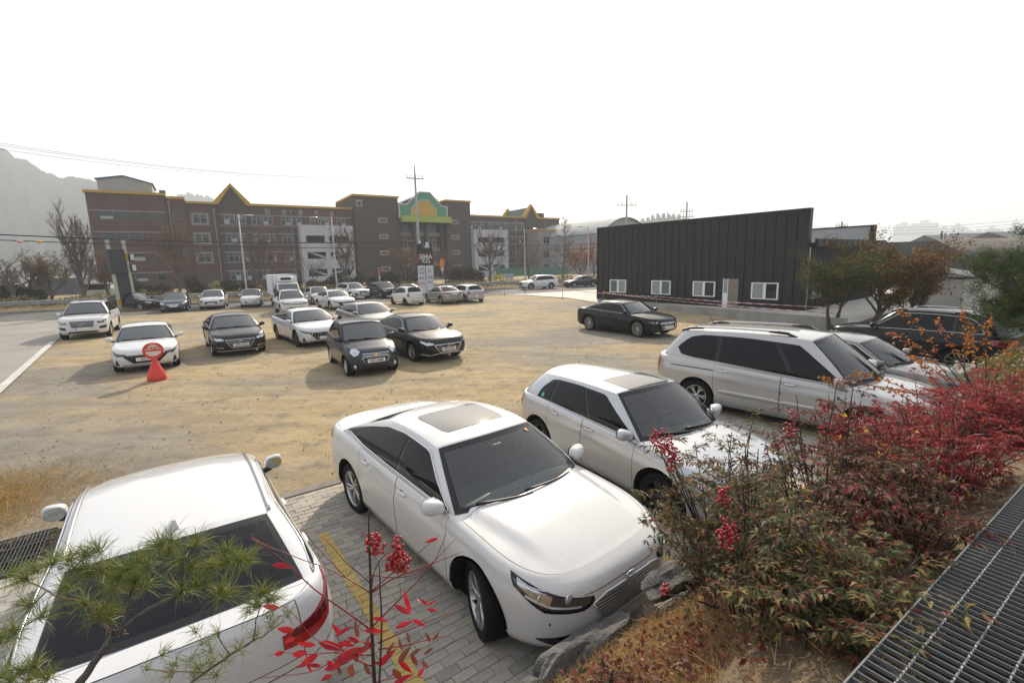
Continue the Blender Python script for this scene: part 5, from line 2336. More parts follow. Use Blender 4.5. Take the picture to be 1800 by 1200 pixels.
def tails(c, top, bot, m=TAIL):
    t, b = shrink(top, bot, .80, .45)
    return c.part('taillight', 'rear', [(top, bot, .008, 0), (t, b, .012, 1)], [m, TAILD])


def grille(c, top, bot, rows, m=CHROME, base=GLOSSB, w=.012, frame=None, off=.007):
    o = c.part('grille', 'front', [(top, bot, off, 0, 16, 4)], [base], False)[0]
    if rows:
        mb, nn = MB(), []
        for a, z in rows:
            c.patch_into(mb, nn, 'front', [(-a, z + w / 2), (a, z + w / 2)], [(-a, z - w / 2), (a, z - w / 2)], off + .010, 0, 14, 1)
        c.build_n(mb, nn, 'grille_bar', [m], o)
    if frame:
        f = c.line('grille_surround', 'front', list(top) + list(reversed(bot)) + [top[0]], frame, m, off + .004)
        f.parent = o
    return o


def intake(c, top, bot, m=TRIM, mirror=False, name='bumper_intake'):
    return c.part(name, 'front', [(top, bot, .005, 0)], [m], mirror)


def fogs(c, a, z, r=.045, m=LENS):
    for sg in (1, -1):
        p, n = c.bpt('front', a * sg, z, .004)
        mb = MB()
        mb.tube([(p[0] + .008, p[1] + r * math.cos(t), p[2] + r * math.sin(t)) for t in [2 * math.pi * k / 16 for k in range(17)]], .008, 5)
        mb.blob(p, (.02, r * .85, r * .85), 10, 6, 2, 1)
        mb.build('fog_lamp', [CHROME, m], c.root, smooth=True)


def rear_glass_wiper(c):
    mb = MB()
    k = len(c.Hg) - 1
    pts = [c.gpt(k - c.nR * f, .14 + .10 * f, .018) for f in (0, .2, .4, .55)]
    mb.tube([(p[0], p[1], p[2]) for p in pts], .010, 5)
    mb.build('rear_wiper', TRIM, c.root, smooth=True)


def spoiler(c, x, w, m=None):
    mb = MB()
    n = 10
    vs, fs = [], []
    for k in range(n + 1):
        y = -w + 2 * w * k / n
        z = float(c.roof_z(np.array(x), np.array(y)))
        e = .05 * (y / w) ** 2
        vs += [(x + .22, y, z + .012), (x - .10 + e, y, z + .004), (x - .10 + e, y, z - .022), (x + .16, y, z - .012)]
    for k in range(n):
        for q in range(4):
            r_ = (q + 1) % 4
            fs.append((k * 4 + q, k * 4 + r_, k * 4 + 4 + r_, k * 4 + 4 + q))
    fs += [(0, 3, 2, 1), (n * 4, n * 4 + 1, n * 4 + 2, n * 4 + 3)]
    mb.add(vs, fs)
    mb.build('roof_spoiler', m or c.P, c.root, angle=50)


YAW = R(-54)
NEAR_GROUP = 'cars parked along the planted bank'
LOT_GROUP = 'cars parked on the gravel lot'

# --- pearl white sedan, nearest to the bank
def pearl_sedan():
    c = Car('sedan', 'pearl white sedan with slatted chrome grille and sunroof, nearest the rocks', 'car', (-.57, 5.40, 0), R(-50.6), 'pearl', 2, True,
            NEAR_GROUP, 'sedan', L=4.87, W=1.852, H=1.476, WB=2.85, fo=.96, rw=.338, rr=.238, sunroof=(-.42, .26, .42), steer=R(-19), hoodline=.030,
            style=(5, 'double'), rg0=-1.86, rg1=-.86, kr=.10,
            dlo_top=[(.02, .10), (.10, .86), (.5, .885), (.78, .82), (.93, .62), (.975, .30), (.98, .22)], dlo_bot=[(.02, .045), (.75, .07), (.98, .20)])
    ht = [(.42, .690), (.70, .728), (.95, .785), (1.18, .835)]
    hb = [(.42, .655), (.50, .605), (.85, .610), (1.12, .745)]
    hl = headlights(c, ht, hb, LAMPD)
    for sg, o in zip((1, -1), hl):
        mb, nn = MB(), []
        c.patch_into(mb, nn, 'front', [(.78 * sg, .725), (.96 * sg, .775), (1.10 * sg, .81)], [(.80 * sg, .672), (.92 * sg, .69), (1.08 * sg, .765)], .013, 0, 8, 2)
        c.patch_into(mb, nn, 'front', [(.55 * sg, .655), (.80 * sg, .668), (1.0 * sg, .715)], [(.55 * sg, .642), (.80 * sg, .652), (1.01 * sg, .70)], .014, 1, 10, 1)
        c.build_n(mb, nn, 'lamp_reflector', [LAMP, LENS], o)
        g = MB()
        n2 = []
        for q in range(5):
            z = .690 + q * .017
            c.patch_into(g, n2, 'front', [((.80 + .01 * q) * sg, z + .004), ((.93 + .02 * q) * sg, z + .024)], [((.80 + .01 * q) * sg, z), ((.93 + .02 * q) * sg, z + .02)], .016, 0, 4, 1, False)
        c.build_n(g, n2, 'lamp_rib', [CHROME], o)
    gt = [(-.44, .64), (-.30, .675), (.30, .675), (.44, .64)]
    gb = [(-.37, .50), (-.31, .47), (.31, .47), (.37, .50)]
    rows = [(.40, .655), (.432, .630), (.425, .605), (.415, .580), (.405, .555), (.39, .530), (.375, .505)]
    grille(c, gt, gb, rows, BARC, GLOSSB, .0085, .011)
    c.badge('front', .70, .055, .024, CHROME, .02)
    intake(c, [(-.36, .36), (.36, .36)], [(-.42, .27), (.42, .27)])
    c.part('fog_recess', 'front', [([(.46, .43), (.64, .43), (.92, .37)], [(.46, .30), (.70, .305), (.92, .365)], .004, 0)], [GLOSSB])
    fogs(c, .60, .368, .055)
    c.plate('front', .41)
    tails(c, [(.40, .92), (.75, .95), (1.12, .97)], [(.40, .80), (.75, .80), (1.05, .86)])
    c.plate('rear', .72)
    c.wipers()
    c.line('hood_edge', 'front', [(-.50, .712), (0, .722), (.50, .712)], .0035, GAP, -.001)
    for sg in (1, -1):
        p, n = c.bpt('front', .80 * sg, .52, .002)
        mb = MB()
        mb.blob(p, (.006, .011, .011), 8, 6)
        mb.build('parking_sensor', TRIM, c.root, smooth=True)
    # round sticker at the top of the windscreen
    p, n = c.gpt(c.nF * .72, .86, .012, True)
    mb = MB()
    mb.lathe([(0, .001), (.026, .001), (.026, -.002)], 14, Vector(n).to_track_quat('Z', 'Y').to_matrix().to_4x4())
    o = mb.build('sticker', mat_c('sticker_orange', (.75, .34, .18), .5), c.root)
    o.location = p


pearl_sedan()


def silver_hatch():
    c = Car('hatchback', 'silver hatchback with sunroof and dark wheels, between white sedan and minivan', 'car', (1.82, 7.04, 0), R(-58.5), 'silver', 2, True,
            NEAR_GROUP, 'hatch', L=4.20, W=1.786, H=1.48, WB=2.575, fo=.87, rw=.325, rr=.225, dark=True, style=(5, 'wide'), sunroof=(-.22, .36, .44),
            chrome_dlo=False, hoodline=.008,
            dlo_top=[(.02, .10), (.13, .86), (.45, .885), (.72, .865), (.79, .82), (.845, .50), (.855, .10)], dlo_bot=[(.02, .045), (.855, .055)])
    headlights(c, [(.42, .70), (.75, .715), (1.05, .79)], [(.42, .59), (.75, .58), (.98, .67)])
    grille(c, [(-.36, .685), (.36, .685)], [(-.36, .60), (.36, .60)], [(.36, .665), (.36, .62)], CHROME)
    c.badge('front', .64, .055, .055)
    intake(c, [(-.50, .44), (.50, .44)], [(-.44, .30), (.44, .30)])
    fogs(c, .66, .35)
    c.plate('front', .50)
    tails(c, [(.46, .88), (.70, .91), (.95, .93)], [(.46, .74), (.70, .73), (.90, .78)])
    c.plate('rear', .60)
    c.wipers()
    # small round green disc on the rear quarter pane, on the driver's far side
    p, n = c.gpt(c.nF + c.nS * .80, .20, .012, True)
    mb = MB()
    mb.lathe([(0, .001), (.038, .001), (.038, -.002)], 16, Vector((n[0], -n[1], n[2])).to_track_quat('Z', 'Y').to_matrix().to_4x4())
    o = mb.build('sticker', mat_c('sticker_green', (.10, .42, .30), .5), c.root)
    o.location = (p[0], -p[1], p[2])
    mb = MB()
    z = float(c.roof_z(np.array(.30), np.array(-.50)))
    c.roof_patch('sunroof_deflector', .33, .37, .40, .012, TRIM, 4)


silver_hatch()


def silver_van():
    c = Car('minivan', 'long silver minivan with black tipped roof rails and tinted windows', 'minivan', (5.62, 9.40, 0), R(-48.5), 'silver_warm', 2, True,
            NEAR_GROUP, 'van', L=5.13, W=1.985, H=1.80, WB=3.02, fo=.98, rw=.345, rr=.232, style=(6, 'y'), chrome_dlo=False, hoodline=.0,
            rails=(.25, -2.05, .60, .055, 'metal'), chrome_handle=True, mirror=(.8, .17, .115))
    headlights(c, [(.48, .66), (.80, .73), (1.15, .86)], [(.48, .56), (.80, .56), (1.10, .72)])
    grille(c, [(-.40, .66), (.40, .66)], [(-.38, .54), (.38, .54)], [(.40, .62), (.39, .58)], CHROME)
    intake(c, [(-.5, .42), (.5, .42)], [(-.45, .30), (.45, .30)])
    fogs(c, .75, .36)
    c.plate('front', .48)
    tails(c, [(.72, 1.12), (.86, 1.14), (1.0, 1.12)], [(.70, .70), (.84, .70), (.96, .74)])
    c.wipers()
    # body side moulding and sliding door rail
    for p, x0, x1 in (('front_door', c.doors[0] - .10, c.doors[1] + .005), ('rear_door', c.doors[1] - .005, c.doors[2] + .12)):
        for sg in (1, -1):
            mb = MB()
            vs, fs = [], []
            n = 10
            for k in range(n + 1):
                x = x0 + (x1 - x0) * k / n
                for dz, off in ((.045, 0), (.03, .018), (-.03, .018), (-.045, 0)):
                    z = .54 + dz * (.5 if k in (0, n) else 1)
                    vs.append((x, sg * (c.side_y(x, z) + off), z))
            for k in range(n):
                for q in range(3):
                    f = (k * 4 + q, k * 4 + q + 1, k * 4 + q + 5, k * 4 + q + 4)
                    fs.append(f if sg < 0 else f[::-1])
            mb.add(vs, fs)
            mb.build('side_moulding', c.P, c.panels[(p, sg)], smooth=True)
            if p == 'front_door':
                mb = MB()
                mb.box((x1 + .004, sg * (c.side_y(x1, .72) + .004) - .012, .70), (x1 + .02, sg * (c.side_y(x1, .72) + .004) + .012, .75), 0, None, .004)
                mb.build('door_guard', mat_c('door_guard_blue', (.02, .10, .35), .6), c.panels[(p, sg)])
    for sg in (1, -1):
        mb = MB()
        mb.tube([(x, sg * (c.side_y(x, .955) + .001), .955) for x in np.linspace(c.doors[2] - .02, c.xr + .55, 10)], .010, 4)
        mb.build('sliding_rail', GAP, c.root)
    mb = MB()
    z = float(c.roof_z(np.array(-1.75), np.array(.25)))
    mb.tube([(-1.75, .30, z - .01), (-1.78, .30, z + .03), (-1.90, .30, z + .20)], [.018, .010, .004], 6)
    mb.build('whip_antenna', TRIM, c.root, smooth=True)


silver_van()


def grey_sedan():
    c = Car('sedan', 'grey sedan half hidden behind the silver minivan, dark front bumper showing', 'car', (7.80, 10.82, 0), R(-52), 'grey', 2, True,
            NEAR_GROUP, 'sedan', L=4.75, W=1.83, H=1.46, WB=2.80, fo=.92)
    headlights(c, [(.48, .68), (.75, .715), (1.10, .79)], [(.46, .62), (.75, .60), (1.0, .69)], LAMPD)
    grille(c, [(-.50, .64), (.50, .64)], [(-.36, .36), (.36, .36)], [(.46, .58), (.44, .52), (.42, .46)], TRIM, GLOSSB)
    intake(c, [(.52, .46), (.92, .50)], [(.46, .28), (.84, .30)], TRIM, True)
    c.plate('front', .44)
    tails(c, [(.40, .92), (.75, .95), (1.12, .97)], [(.40, .80), (.75, .80), (1.05, .86)])
    c.wipers()


grey_sedan()


def black_suv():
    c = Car('suv', 'black suv with silver window line, its rear lamp beside the pine', 'suv', (12.0, 13.95, 0), R(116), 'black', 2, False,
            NEAR_GROUP, 'suv', L=4.43, W=1.81, H=1.69, WB=2.605, fo=.87, rw=.36, rr=.265, style=(10, 'thin'), rails=(.45, -1.45, .57, .035, 'metal'))
    headlights(c, [(.48, .80), (.75, .82), (1.05, .90)], [(.48, .70), (.75, .70), (1.0, .79)])
    grille(c, [(-.42, .80), (.42, .80)], [(-.42, .71), (.42, .71)], [(.42, .78), (.42, .73)])
    tails(c, [(.40, 1.03), (.66, 1.05), (1.06, 1.04)], [(.40, .87), (.66, .86), (1.02, .90)])
    c.plate('rear', .78)
    spoiler(c, c.rg1 + .02, .50)
    rear_glass_wiper(c)
    for sg in (1, -1):
        mb = MB()
        mb.tube([(x, sg * (c.side_y(x, .36) + .006), .36) for x in np.linspace(c.doors[0] - .1, c.doors[2] + .2, 12)], .018, 6)
        mb.build('sill_strip', SATIN, c.root, smooth=True)
    c.bars('bumper_strip', 'rear', [(-.75, .75, .58), (-.72, .72, .42)], .022, .012, SATIN)


black_suv()


def far_wagon():
    c = Car('suv', 'dark suv behind the black suv, only its railed roof showing', 'suv', (15.9, 14.9, 0), R(118), 'charcoal', 1, False,
            NEAR_GROUP, 'suv', L=4.60, W=1.86, H=1.70, WB=2.70, fo=.9, rails=(.45, -1.6, .58, .05, 'metal'))
    headlights(c, [(.48, .80), (.75, .82), (1.05, .90)], [(.48, .70), (.75, .70), (1.0, .79)])
    tails(c, [(.40, 1.05), (.66, 1.07), (1.06, 1.06)], [(.40, .92), (.66, .92), (1.02, .95)])


far_wagon()


def near_hatch():
    xf, xr = 1.36 + .90, 1.36 + .90 - 4.42
    c = Car('hatchback', 'white hatchback seen from behind, its dark rear window under the pine branch', 'car', (-3.15, 4.14, 0), R(125.7), 'white', 2, False,
            NEAR_GROUP, 'sedan', L=4.42, W=1.80, H=1.43, WB=2.72, fo=.90, rg0=-1.96, rg1=-1.17, rgb0=.06, Lr=.5, qr=5.2,
            belt=[(xr - .05, 1.07), (xr + .35, 1.105), (xr + 1.0, 1.05), (-.5, .985), (.5, .95), (xf - 1.35, .91), (xf - .85, .87), (xf - .36, .79), (xf, .68)],
            irear=[.13, .04, 0, .015, .01, .02, .04, .08], deck_crown=.02, wr=[(-1.7, .60), (-.8, .64), (0, .66), (.5, .64)], mirror=(.8, .125, .088))
    headlights(c, [(.48, .66), (.75, .70), (1.05, .76)], [(.48, .60), (.75, .59), (1.0, .67)])
    grille(c, [(-.42, .62), (.42, .62)], [(-.36, .42), (.36, .42)], [(.40, .56), (.38, .50)])
    tails(c, [(.50, .93), (.72, .95), (.90, 1.0), (1.06, 1.10)], [(.50, .84), (.70, .81), (.88, .84), (1.04, 1.07)])
    c.plate('rear', .62)
    c.fin(-1.05)
    for sg in (1, -1):                                   # satin drip strips along the roof edge
        mb = MB()
        mb.tube([(x, sg * .622, float(c.roof_z(np.array(x), np.array(.622))) + .006) for x in np.linspace(.38, -1.12, 18)], .015, 6)
        mb.build('roof_strip', SATIN, c.root, smooth=True)
    c.line('bumper_crease', 'rear', [(-1.0, .68), (0, .66), (1.0, .68)], .004, GAP, .0)


near_hatch()

# --- the lot
def lot_car(label, pos, yaw, color, kind, front=None, detail=1, cat='car', name=None, group=LOT_GROUP, **kw):
    return Car(name or {'sedan': 'sedan', 'hatch': 'hatchback', 'mini': 'small_car', 'suv': 'suv'}[kind], label, cat, (*pos, 0), R(yaw), color, detail, False, group, kind, **kw)


def wing_grille(c, w1, w0, z1, z0, m=CHROME, n=4, frame=.012):
    rows = [(w1 + (w0 - w1) * (k + .5) / n - .03, z1 + (z0 - z1) * (k + .5) / n) for k in range(n)]
    return grille(c, [(-w1, z1), (w1, z1)], [(-w0, z0), (w0, z0)], rows, m, GLOSSB, .012, frame)


# black executive sedan parked alone near the dark hall
c = lot_car('glossy black sedan parked alone in front of the black metal hall', (5.20, 21.6), -56, 'black_teal', 'sedan', detail=2,
            L=4.94, W=1.886, H=1.457, WB=2.924, fo=.92, rw=.355, rr=.262, style=(20, 'thin'))
headlights(c, [(.50, .66), (.75, .69), (1.05, .74)], [(.50, .60), (.75, .59), (.98, .655)], LAMPD)
wing_grille(c, .48, .36, .64, .36, CHROME, 6, .016)
for q in range(4):
    c.badge('front', .60, .032, .032, CHROME, .022, -.072 + q * .048)
intake(c, [(.56, .45), (.90, .47)], [(.52, .28), (.86, .29)], TRIM, True)
c.plate('front', .45, '')
tails(c, [(.40, .90), (.75, .92), (1.12, .94)], [(.40, .82), (.75, .82), (1.05, .86)])
c.wipers()

# dark grey small car at the front of the lot
c = lot_car('dark grey small hatchback at the front of the lot beside dark sedan', (-4.94, 15.35), -59, 'slate', 'mini', detail=2, cat='small car',
            L=3.60, W=1.597, H=1.52, WB=2.375, fo=.66, rw=.29, rr=.195, style=(8, 'double'), chrome_dlo=False, hoodline=.015)
headlights(c, [(.44, .79), (.62, .86), (.86, .93)], [(.50, .66), (.64, .60), (.84, .74)], LAMP, GLOSSB)
grille(c, [(-.42, .70), (.42, .70)], [(-.40, .655), (.40, .655)], [(.40, .705), (.38, .650)], CHROME, GLOSSB, .014)
c.part('emblem', 'front', [([(-.10, .668), (-.035, .668), (-.035, .685), (.035, .685), (.035, .668), (.10, .668)],
                            [(-.085, .635), (-.035, .635), (-.035, .618), (.035, .618), (.035, .635), (.085, .635)], .024, 0, 16, 2)],
       [mat_c('emblem_gold', (.62, .46, .18), .3, .8)], False)
intake(c, [(-.40, .60), (.40, .60)], [(-.30, .42), (.30, .42)], TRIM)
c.line('intake_surround', 'front', [(-.30, .42), (-.41, .605), (.41, .605), (.30, .42)], .011, CHROME, .010)
intake(c, [(.48, .40), (.80, .42)], [(.50, .29), (.76, .30)], TRIM, True, 'fog_recess')
fogs(c, .62, .345, .05)
intake(c, [(-.45, .33), (.45, .33)], [(-.42, .24), (.42, .24)])
c.plate('front', .50, '54도 6480')
tails(c, [(.55, 1.0), (.65, 1.0), (.75, 1.0)], [(.55, .75), (.65, .75), (.72, .75)])
c.wipers()
mb = MB()
zz = float(c.roof_z(np.array(.42), np.array(0)))
mb.tube([(.42, 0, zz), (.34, 0, zz + .07)], .007, 5)
mb.build('whip_antenna', TRIM, c.root)

# dark sedan with chrome rimmed grille
c = lot_car('dark sedan with wide chrome rimmed grille right of the grey small car', (-3.55, 17.54), -52, 'charcoal', 'sedan', detail=2,
            L=4.855, W=1.865, H=1.475, WB=2.805, fo=.95, style=(5, 'double'))
headlights(c, [(.54, .68), (.75, .70), (1.12, .80)], [(.50, .62), (.75, .585), (1.02, .70)])
wing_grille(c, .52, .34, .62, .35, CHROME, 5, .014)
lettering('H', .15, CHROME, c.root, Matrix.Translation(Vector(c.bpt('front', 0, .585, .02)[0])) @ Matrix.Rotation(math.pi / 2, 4, 'Z') @ Matrix.Rotation(math.pi / 2, 4, 'X') @ Matrix.Shear('XZ', 4, (.0, .0)), .006, 'emblem', .003)
intake(c, [(.66, .50), (.92, .54)], [(.60, .32), (.86, .34)], GLOSSB, True)
c.line('bumper_trim', 'front', [(-1.0, .33), (-.66, .27), (-.45, .32), (.45, .32), (.66, .27), (1.0, .33)], .013, CHROME, .012)
c.plate('front', .46, '43머 3095')
tails(c, [(.40, .92), (.75, .95), (1.12, .97)], [(.40, .80), (.75, .80), (1.05, .86)])
c.wipers()

# white sedan behind the no parking sign
c = lot_car('white sedan with slanted black grille right behind the red sign', (-13.03, 16.88), -54.5, 'white', 'sedan', detail=2,
            L=4.65, W=1.825, H=1.42, WB=2.72, fo=.90, chrome_dlo=False, rw=.325)
headlights(c, [(.52, .64), (.80, .67), (1.10, .75)], [(.50, .59), (.78, .57), (1.02, .66)], LAMPD, GLOSSB, False)
grille(c, [(-.62, .60), (.62, .60)], [(-.34, .34), (.34, .34)], [(.54, .545), (.48, .49), (.42, .43)], TRIM, GLOSSB, .014)
intake(c, [(.80, .47), (.90, .40)], [(.74, .28), (.94, .28)], TRIM, True, 'corner_vent')
fogs(c, .70, .30, .03)
c.line('bumper_trim', 'front', [(-.95, .25), (0, .235), (.95, .25)], .012, SATIN, .012)
c.plate('front', .46, '162구 5')
tails(c, [(.40, .92), (.75, .95), (1.12, .97)], [(.40, .80), (.75, .80), (1.05, .86)])
c.wipers()

# white suv at the left end
c = lot_car('white suv with square grille at the roadside left end of the lot', (-21.88, 24.79), -57, 'white', 'suv', detail=2, cat='suv',
            L=4.95, W=1.96, H=1.776, WB=2.984, fo=.88, style=(10, 'wide'), rails=(.5, -1.6, .60, .03, 'metal'))
headlights(c, [(.56, .86), (.78, .89), (1.05, .96)], [(.56, .78), (.78, .78), (1.0, .86)], LAMPD)
grille(c, [(-.46, .90), (.46, .90)], [(-.40, .62), (.40, .62)], [(.44, .84), (.43, .79), (.42, .74), (.41, .69)], SATIN, GLOSSB, .014, .014)
c.badge('front', .765, .075, .075, SATIN, .022)
c.line('emblem_bar', 'front', [(-.16, .66), (.16, .86)], .010, SATIN, .022)
intake(c, [(.62, .62), (.98, .66)], [(.62, .50), (.95, .53)], GLOSSB, True)
intake(c, [(-.5, .42), (.5, .42)], [(-.62, .34), (.62, .34)], GLOSSB)
c.plate('front', .54, '', .52, .11, .02, True)
tails(c, [(.70, 1.3), (.80, 1.3), (.9, 1.3)], [(.62, .85), (.74, .85), (.9, .85)])
c.wipers()

# dark sedan in the second row
c = lot_car('charcoal sedan between the white sedan and the one with dotted grille', (-11.44, 19.44), -54.2, 'charcoal', 'sedan', detail=2,
            L=4.93, W=1.865, H=1.47, WB=2.845, fo=.95)
headlights(c, [(.54, .70), (.78, .72), (1.12, .79)], [(.52, .62), (.78, .60), (1.02, .69)])
wing_grille(c, .50, .30, .66, .35, SATIN, 5, .013)
lettering('H', .14, CHROME, c.root, Matrix.Translation(Vector(c.bpt('front', 0, .60, .02)[0])) @ Matrix.Rotation(math.pi / 2, 4, 'Z') @ Matrix.Rotation(math.pi / 2, 4, 'X'), .006, 'emblem', .003)
intake(c, [(.58, .40), (.92, .43)], [(.56, .34), (.90, .37)], SATIN, True)
c.line('bumper_trim', 'front', [(-.9, .25), (0, .24), (.9, .25)], .014, CHROME, .012)
c.plate('front', .46, '59마 5762')
tails(c, [(.40, .92), (.75, .95), (1.12, .97)], [(.40, .80), (.75, .80), (1.05, .86)])
c.wipers()

# white sedan with jewel pattern grille
c = lot_car('white sedan with dotted jewel pattern grille behind the dark small car', (-9.09, 21.06), -50, 'white', 'sedan', detail=2,
            L=4.99, W=1.875, H=1.47, WB=2.885, fo=.96, style=(10, 'double'), dark=True)
headlights(c, [(.56, .66), (.80, .69), (1.15, .75)], [(.54, .60), (.80, .61), (1.05, .69)], LAMPD, GLOSSB, False)
g = grille(c, [(-.66, .64), (.66, .64)], [(-.36, .34), (.36, .34)], None)
mb, nn = MB(), []
for q in range(6):
    z = .605 - q * .047
    wd = .62 - .05 * q
    for a in np.arange(-wd, wd + .01, .105):
        a += .052 * (q % 2)
        if abs(a) > wd - .02:
            continue
        c.patch_into(mb, nn, 'front', [(a - .03, z), (a, z + .016), (a + .03, z)], [(a - .03, z), (a, z - .016), (a + .03, z)], .016, 0, 2, 1, False)
c.build_n(mb, nn, 'grille_stud', [SATIN], g)
intake(c, [(.86, .46), (.94, .40)], [(.80, .27), (.96, .28)], TRIM, True, 'corner_vent')
intake(c, [(-.62, .28), (.62, .28)], [(-.68, .235), (.68, .235)])
c.plate('front', .42, '')
tails(c, [(.40, .92), (.75, .95), (1.12, .97)], [(.40, .80), (.75, .80), (1.05, .86)])
c.wipers()

# dark sedan with a pale bonnet, behind the small car
c = lot_car('bronze grey sedan behind the dark small car, mostly hidden by it', (-7.20, 23.9), -52, 'grey', 'sedan', detail=1,
            L=4.93, W=1.86, H=1.47, WB=2.86, fo=.92)
headlights(c, [(.54, .70), (.78, .72), (1.12, .79)], [(.52, .62), (.78, .60), (1.02, .69)])
wing_grille(c, .46, .36, .64, .40, CHROME, 5)
c.plate('front', .36)

# row along the road, seen from the front
c = lot_car('blue grey sedan alone at the road edge right of the black sign pylon', (-27.0, 38.6), -60, 'blue_grey', 'sedan', detail=1,
            L=4.82, W=1.835, H=1.47, WB=2.795, fo=.93)
headlights(c, [(.52, .68), (.75, .74), (1.12, .84)], [(.52, .60), (.75, .60), (1.05, .74)])
wing_grille(c, .42, .36, .64, .56, CHROME, 3)
intake(c, [(-.46, .40), (.46, .40)], [(-.40, .28), (.40, .28)])
fogs(c, .72, .33)
c.plate('front', .48)

c = lot_car('white crossover with black lower grille beside the blue grey sedan', (-24.9, 40.2), -64, 'white', 'suv', detail=1, cat='crossover',
            L=4.42, W=1.825, H=1.545, WB=2.72, fo=.88, zb=.24, rw=.34)
headlights(c, [(.56, .76), (.78, .78), (1.02, .86)], [(.56, .66), (.78, .62), (.98, .70)], LAMPD)
intake(c, [(-.60, .66), (.60, .66)], [(-.52, .42), (.52, .42)], GLOSSB, False, 'grille')
c.line('bumper_trim', 'front', [(-.7, .33), (0, .32), (.7, .33)], .02, SATIN, .012)
c.plate('front', .50)

c = lot_car('small white hatchback next to the white box truck', (-22.3, 41.3), -66, 'white', 'mini', detail=1, cat='small car',
            L=3.65, W=1.60, H=1.49, WB=2.40, fo=.70, rw=.29, rr=.2)
headlights(c, [(.44, .74), (.62, .79), (.86, .88)], [(.44, .66), (.64, .64), (.80, .72)])
wing_grille(c, .40, .36, .70, .66, CHROME, 1)
intake(c, [(-.46, .56), (.46, .56)], [(-.40, .40), (.40, .40)], GLOSSB)
fogs(c, .62, .33)
c.plate('front', .48)

c = lot_car('white suv in front of the white refrigerator truck', (-15.9, 34.5), -57, 'white', 'suv', detail=1, cat='suv',
            L=4.67, W=1.845, H=1.67, WB=2.705, fo=.92, rails=(.5, -1.5, .58, .03, 'metal'))
headlights(c, [(.40, .82), (.75, .86), (1.05, .93)], [(.40, .74), (.75, .74), (1.0, .82)], LAMPD)
wing_grille(c, .38, .34, .82, .70, CHROME, 3)
c.badge('front', .77, .06, .08)
intake(c, [(-.6, .55), (.6, .55)], [(-.55, .38), (.55, .38)])
c.plate('front', .62)

c = lot_car('small white car half hidden behind the white sedan with black grille', (-17.3, 43.0), -54, 'white', 'hatch', detail=1,
            L=4.0, W=1.72, H=1.48, WB=2.55, fo=.80, rw=.30, rr=.21)
headlights(c, [(.46, .72), (.70, .76), (.95, .84)], [(.46, .64), (.70, .62), (.9, .70)])
wing_grille(c, .40, .36, .66, .58, CHROME, 2)
c.plate('front', .46)

c = lot_car('white sedan with black mesh grille in the third row', (-13.75, 37.4), -51, 'white', 'sedan', detail=1,
            L=4.90, W=1.86, H=1.445, WB=2.84, fo=.95, hoodline=.018)
headlights(c, [(.56, .66), (.80, .69), (1.10, .75)], [(.54, .58), (.80, .58), (1.02, .68)], LAMPD)
wing_grille(c, .62, .42, .60, .36, TRIM, 5, .012)
c.badge('front', .66, .06, .03)
c.plate('front', .46)

c = lot_car('white compact suv with octagonal grille in the back row', (-15.7, 47.7), -46, 'white', 'suv', detail=1, cat='suv',
            L=4.48, W=1.85, H=1.61, WB=2.68, fo=.90, rw=.36, rr=.25, rails=(.45, -1.4, .57, .03, 'metal'))
headlights(c, [(.48, .84), (.75, .85), (1.02, .90)], [(.50, .74), (.75, .73), (.98, .82)])
wing_grille(c, .42, .34, .84, .50, SATIN, 5, .016)
intake(c, [(.56, .62), (.92, .64)], [(.52, .44), (.86, .45)], GLOSSB, True)
c.plate('front', .60)

c = lot_car('black suv in the back row left of the small white hatchback', (-12.9, 48.5), -52, 'charcoal', 'suv', detail=1, cat='suv',
            L=4.71, W=1.91, H=1.63, WB=2.875, fo=.86, rw=.37, rr=.26)
headlights(c, [(.52, .82), (.78, .84), (1.05, .89)], [(.52, .76), (.78, .75), (1.0, .82)], LAMP)
wing_grille(c, .44, .20, .80, .48, CHROME, 4, .014)
c.line('bumper_trim', 'front', [(-.8, .34), (0, .33), (.8, .34)], .014, CHROME, .012)
c.plate('front', .42)

c = lot_car('dark car in the back row, only its roof and window visible', (-10.1, 46.3), 120, 'black', 'sedan', detail=1,
            L=4.7, W=1.82, H=1.45, WB=2.75, fo=.92)
tails(c, [(.40, .92), (.75, .95), (1.12, .97)], [(.40, .80), (.75, .80), (1.05, .86)])

# seen from behind
c = lot_car('small white hatchback seen from behind with tall red lamps', (-8.55, 39.3), 128, 'white', 'mini', detail=1, cat='small car',
            L=3.60, W=1.597, H=1.52, WB=2.375, fo=.66, rw=.29, rr=.195, dark=True)
tails(c, [(.60, 1.0), (.70, 1.02), (.80, 1.0)], [(.58, .74), (.70, .72), (.80, .76)])
c.bars('bumper_intake', 'rear', [(-.45, .45, .33)], .14, .006, TRIM)
c.plate('rear', .70, '', .335, .155)
rear_glass_wiper(c)
spoiler(c, c.rg1 + .02, .46)

c = lot_car('grey brown sedan seen from behind beside the silver hatchback', (-5.75, 40.3), 124, 'midgrey', 'sedan', detail=1,
            L=4.57, W=1.80, H=1.44, WB=2.70, fo=.87, style=(5, 'double'))
tails(c, [(.34, .92), (.70, .95), (1.08, .97)], [(.34, .84), (.70, .82), (1.0, .86)])
c.plate('rear', .84, '', .335, .12)
c.fin(-.8)

c = lot_car('silver white hatchback seen from behind at the right end of the row', (-3.9, 41.5), 122, 'silver', 'hatch', detail=1, cat='hatchback',
            L=4.25, W=1.775, H=1.48, WB=2.65, fo=.86)
tails(c, [(.62, 1.0), (.76, 1.02), (.92, .98)], [(.58, .70), (.72, .68), (.92, .78)])
c.plate('rear', .55, '', .335, .155)
rear_glass_wiper(c)
spoiler(c, c.rg1 + .02, .48)

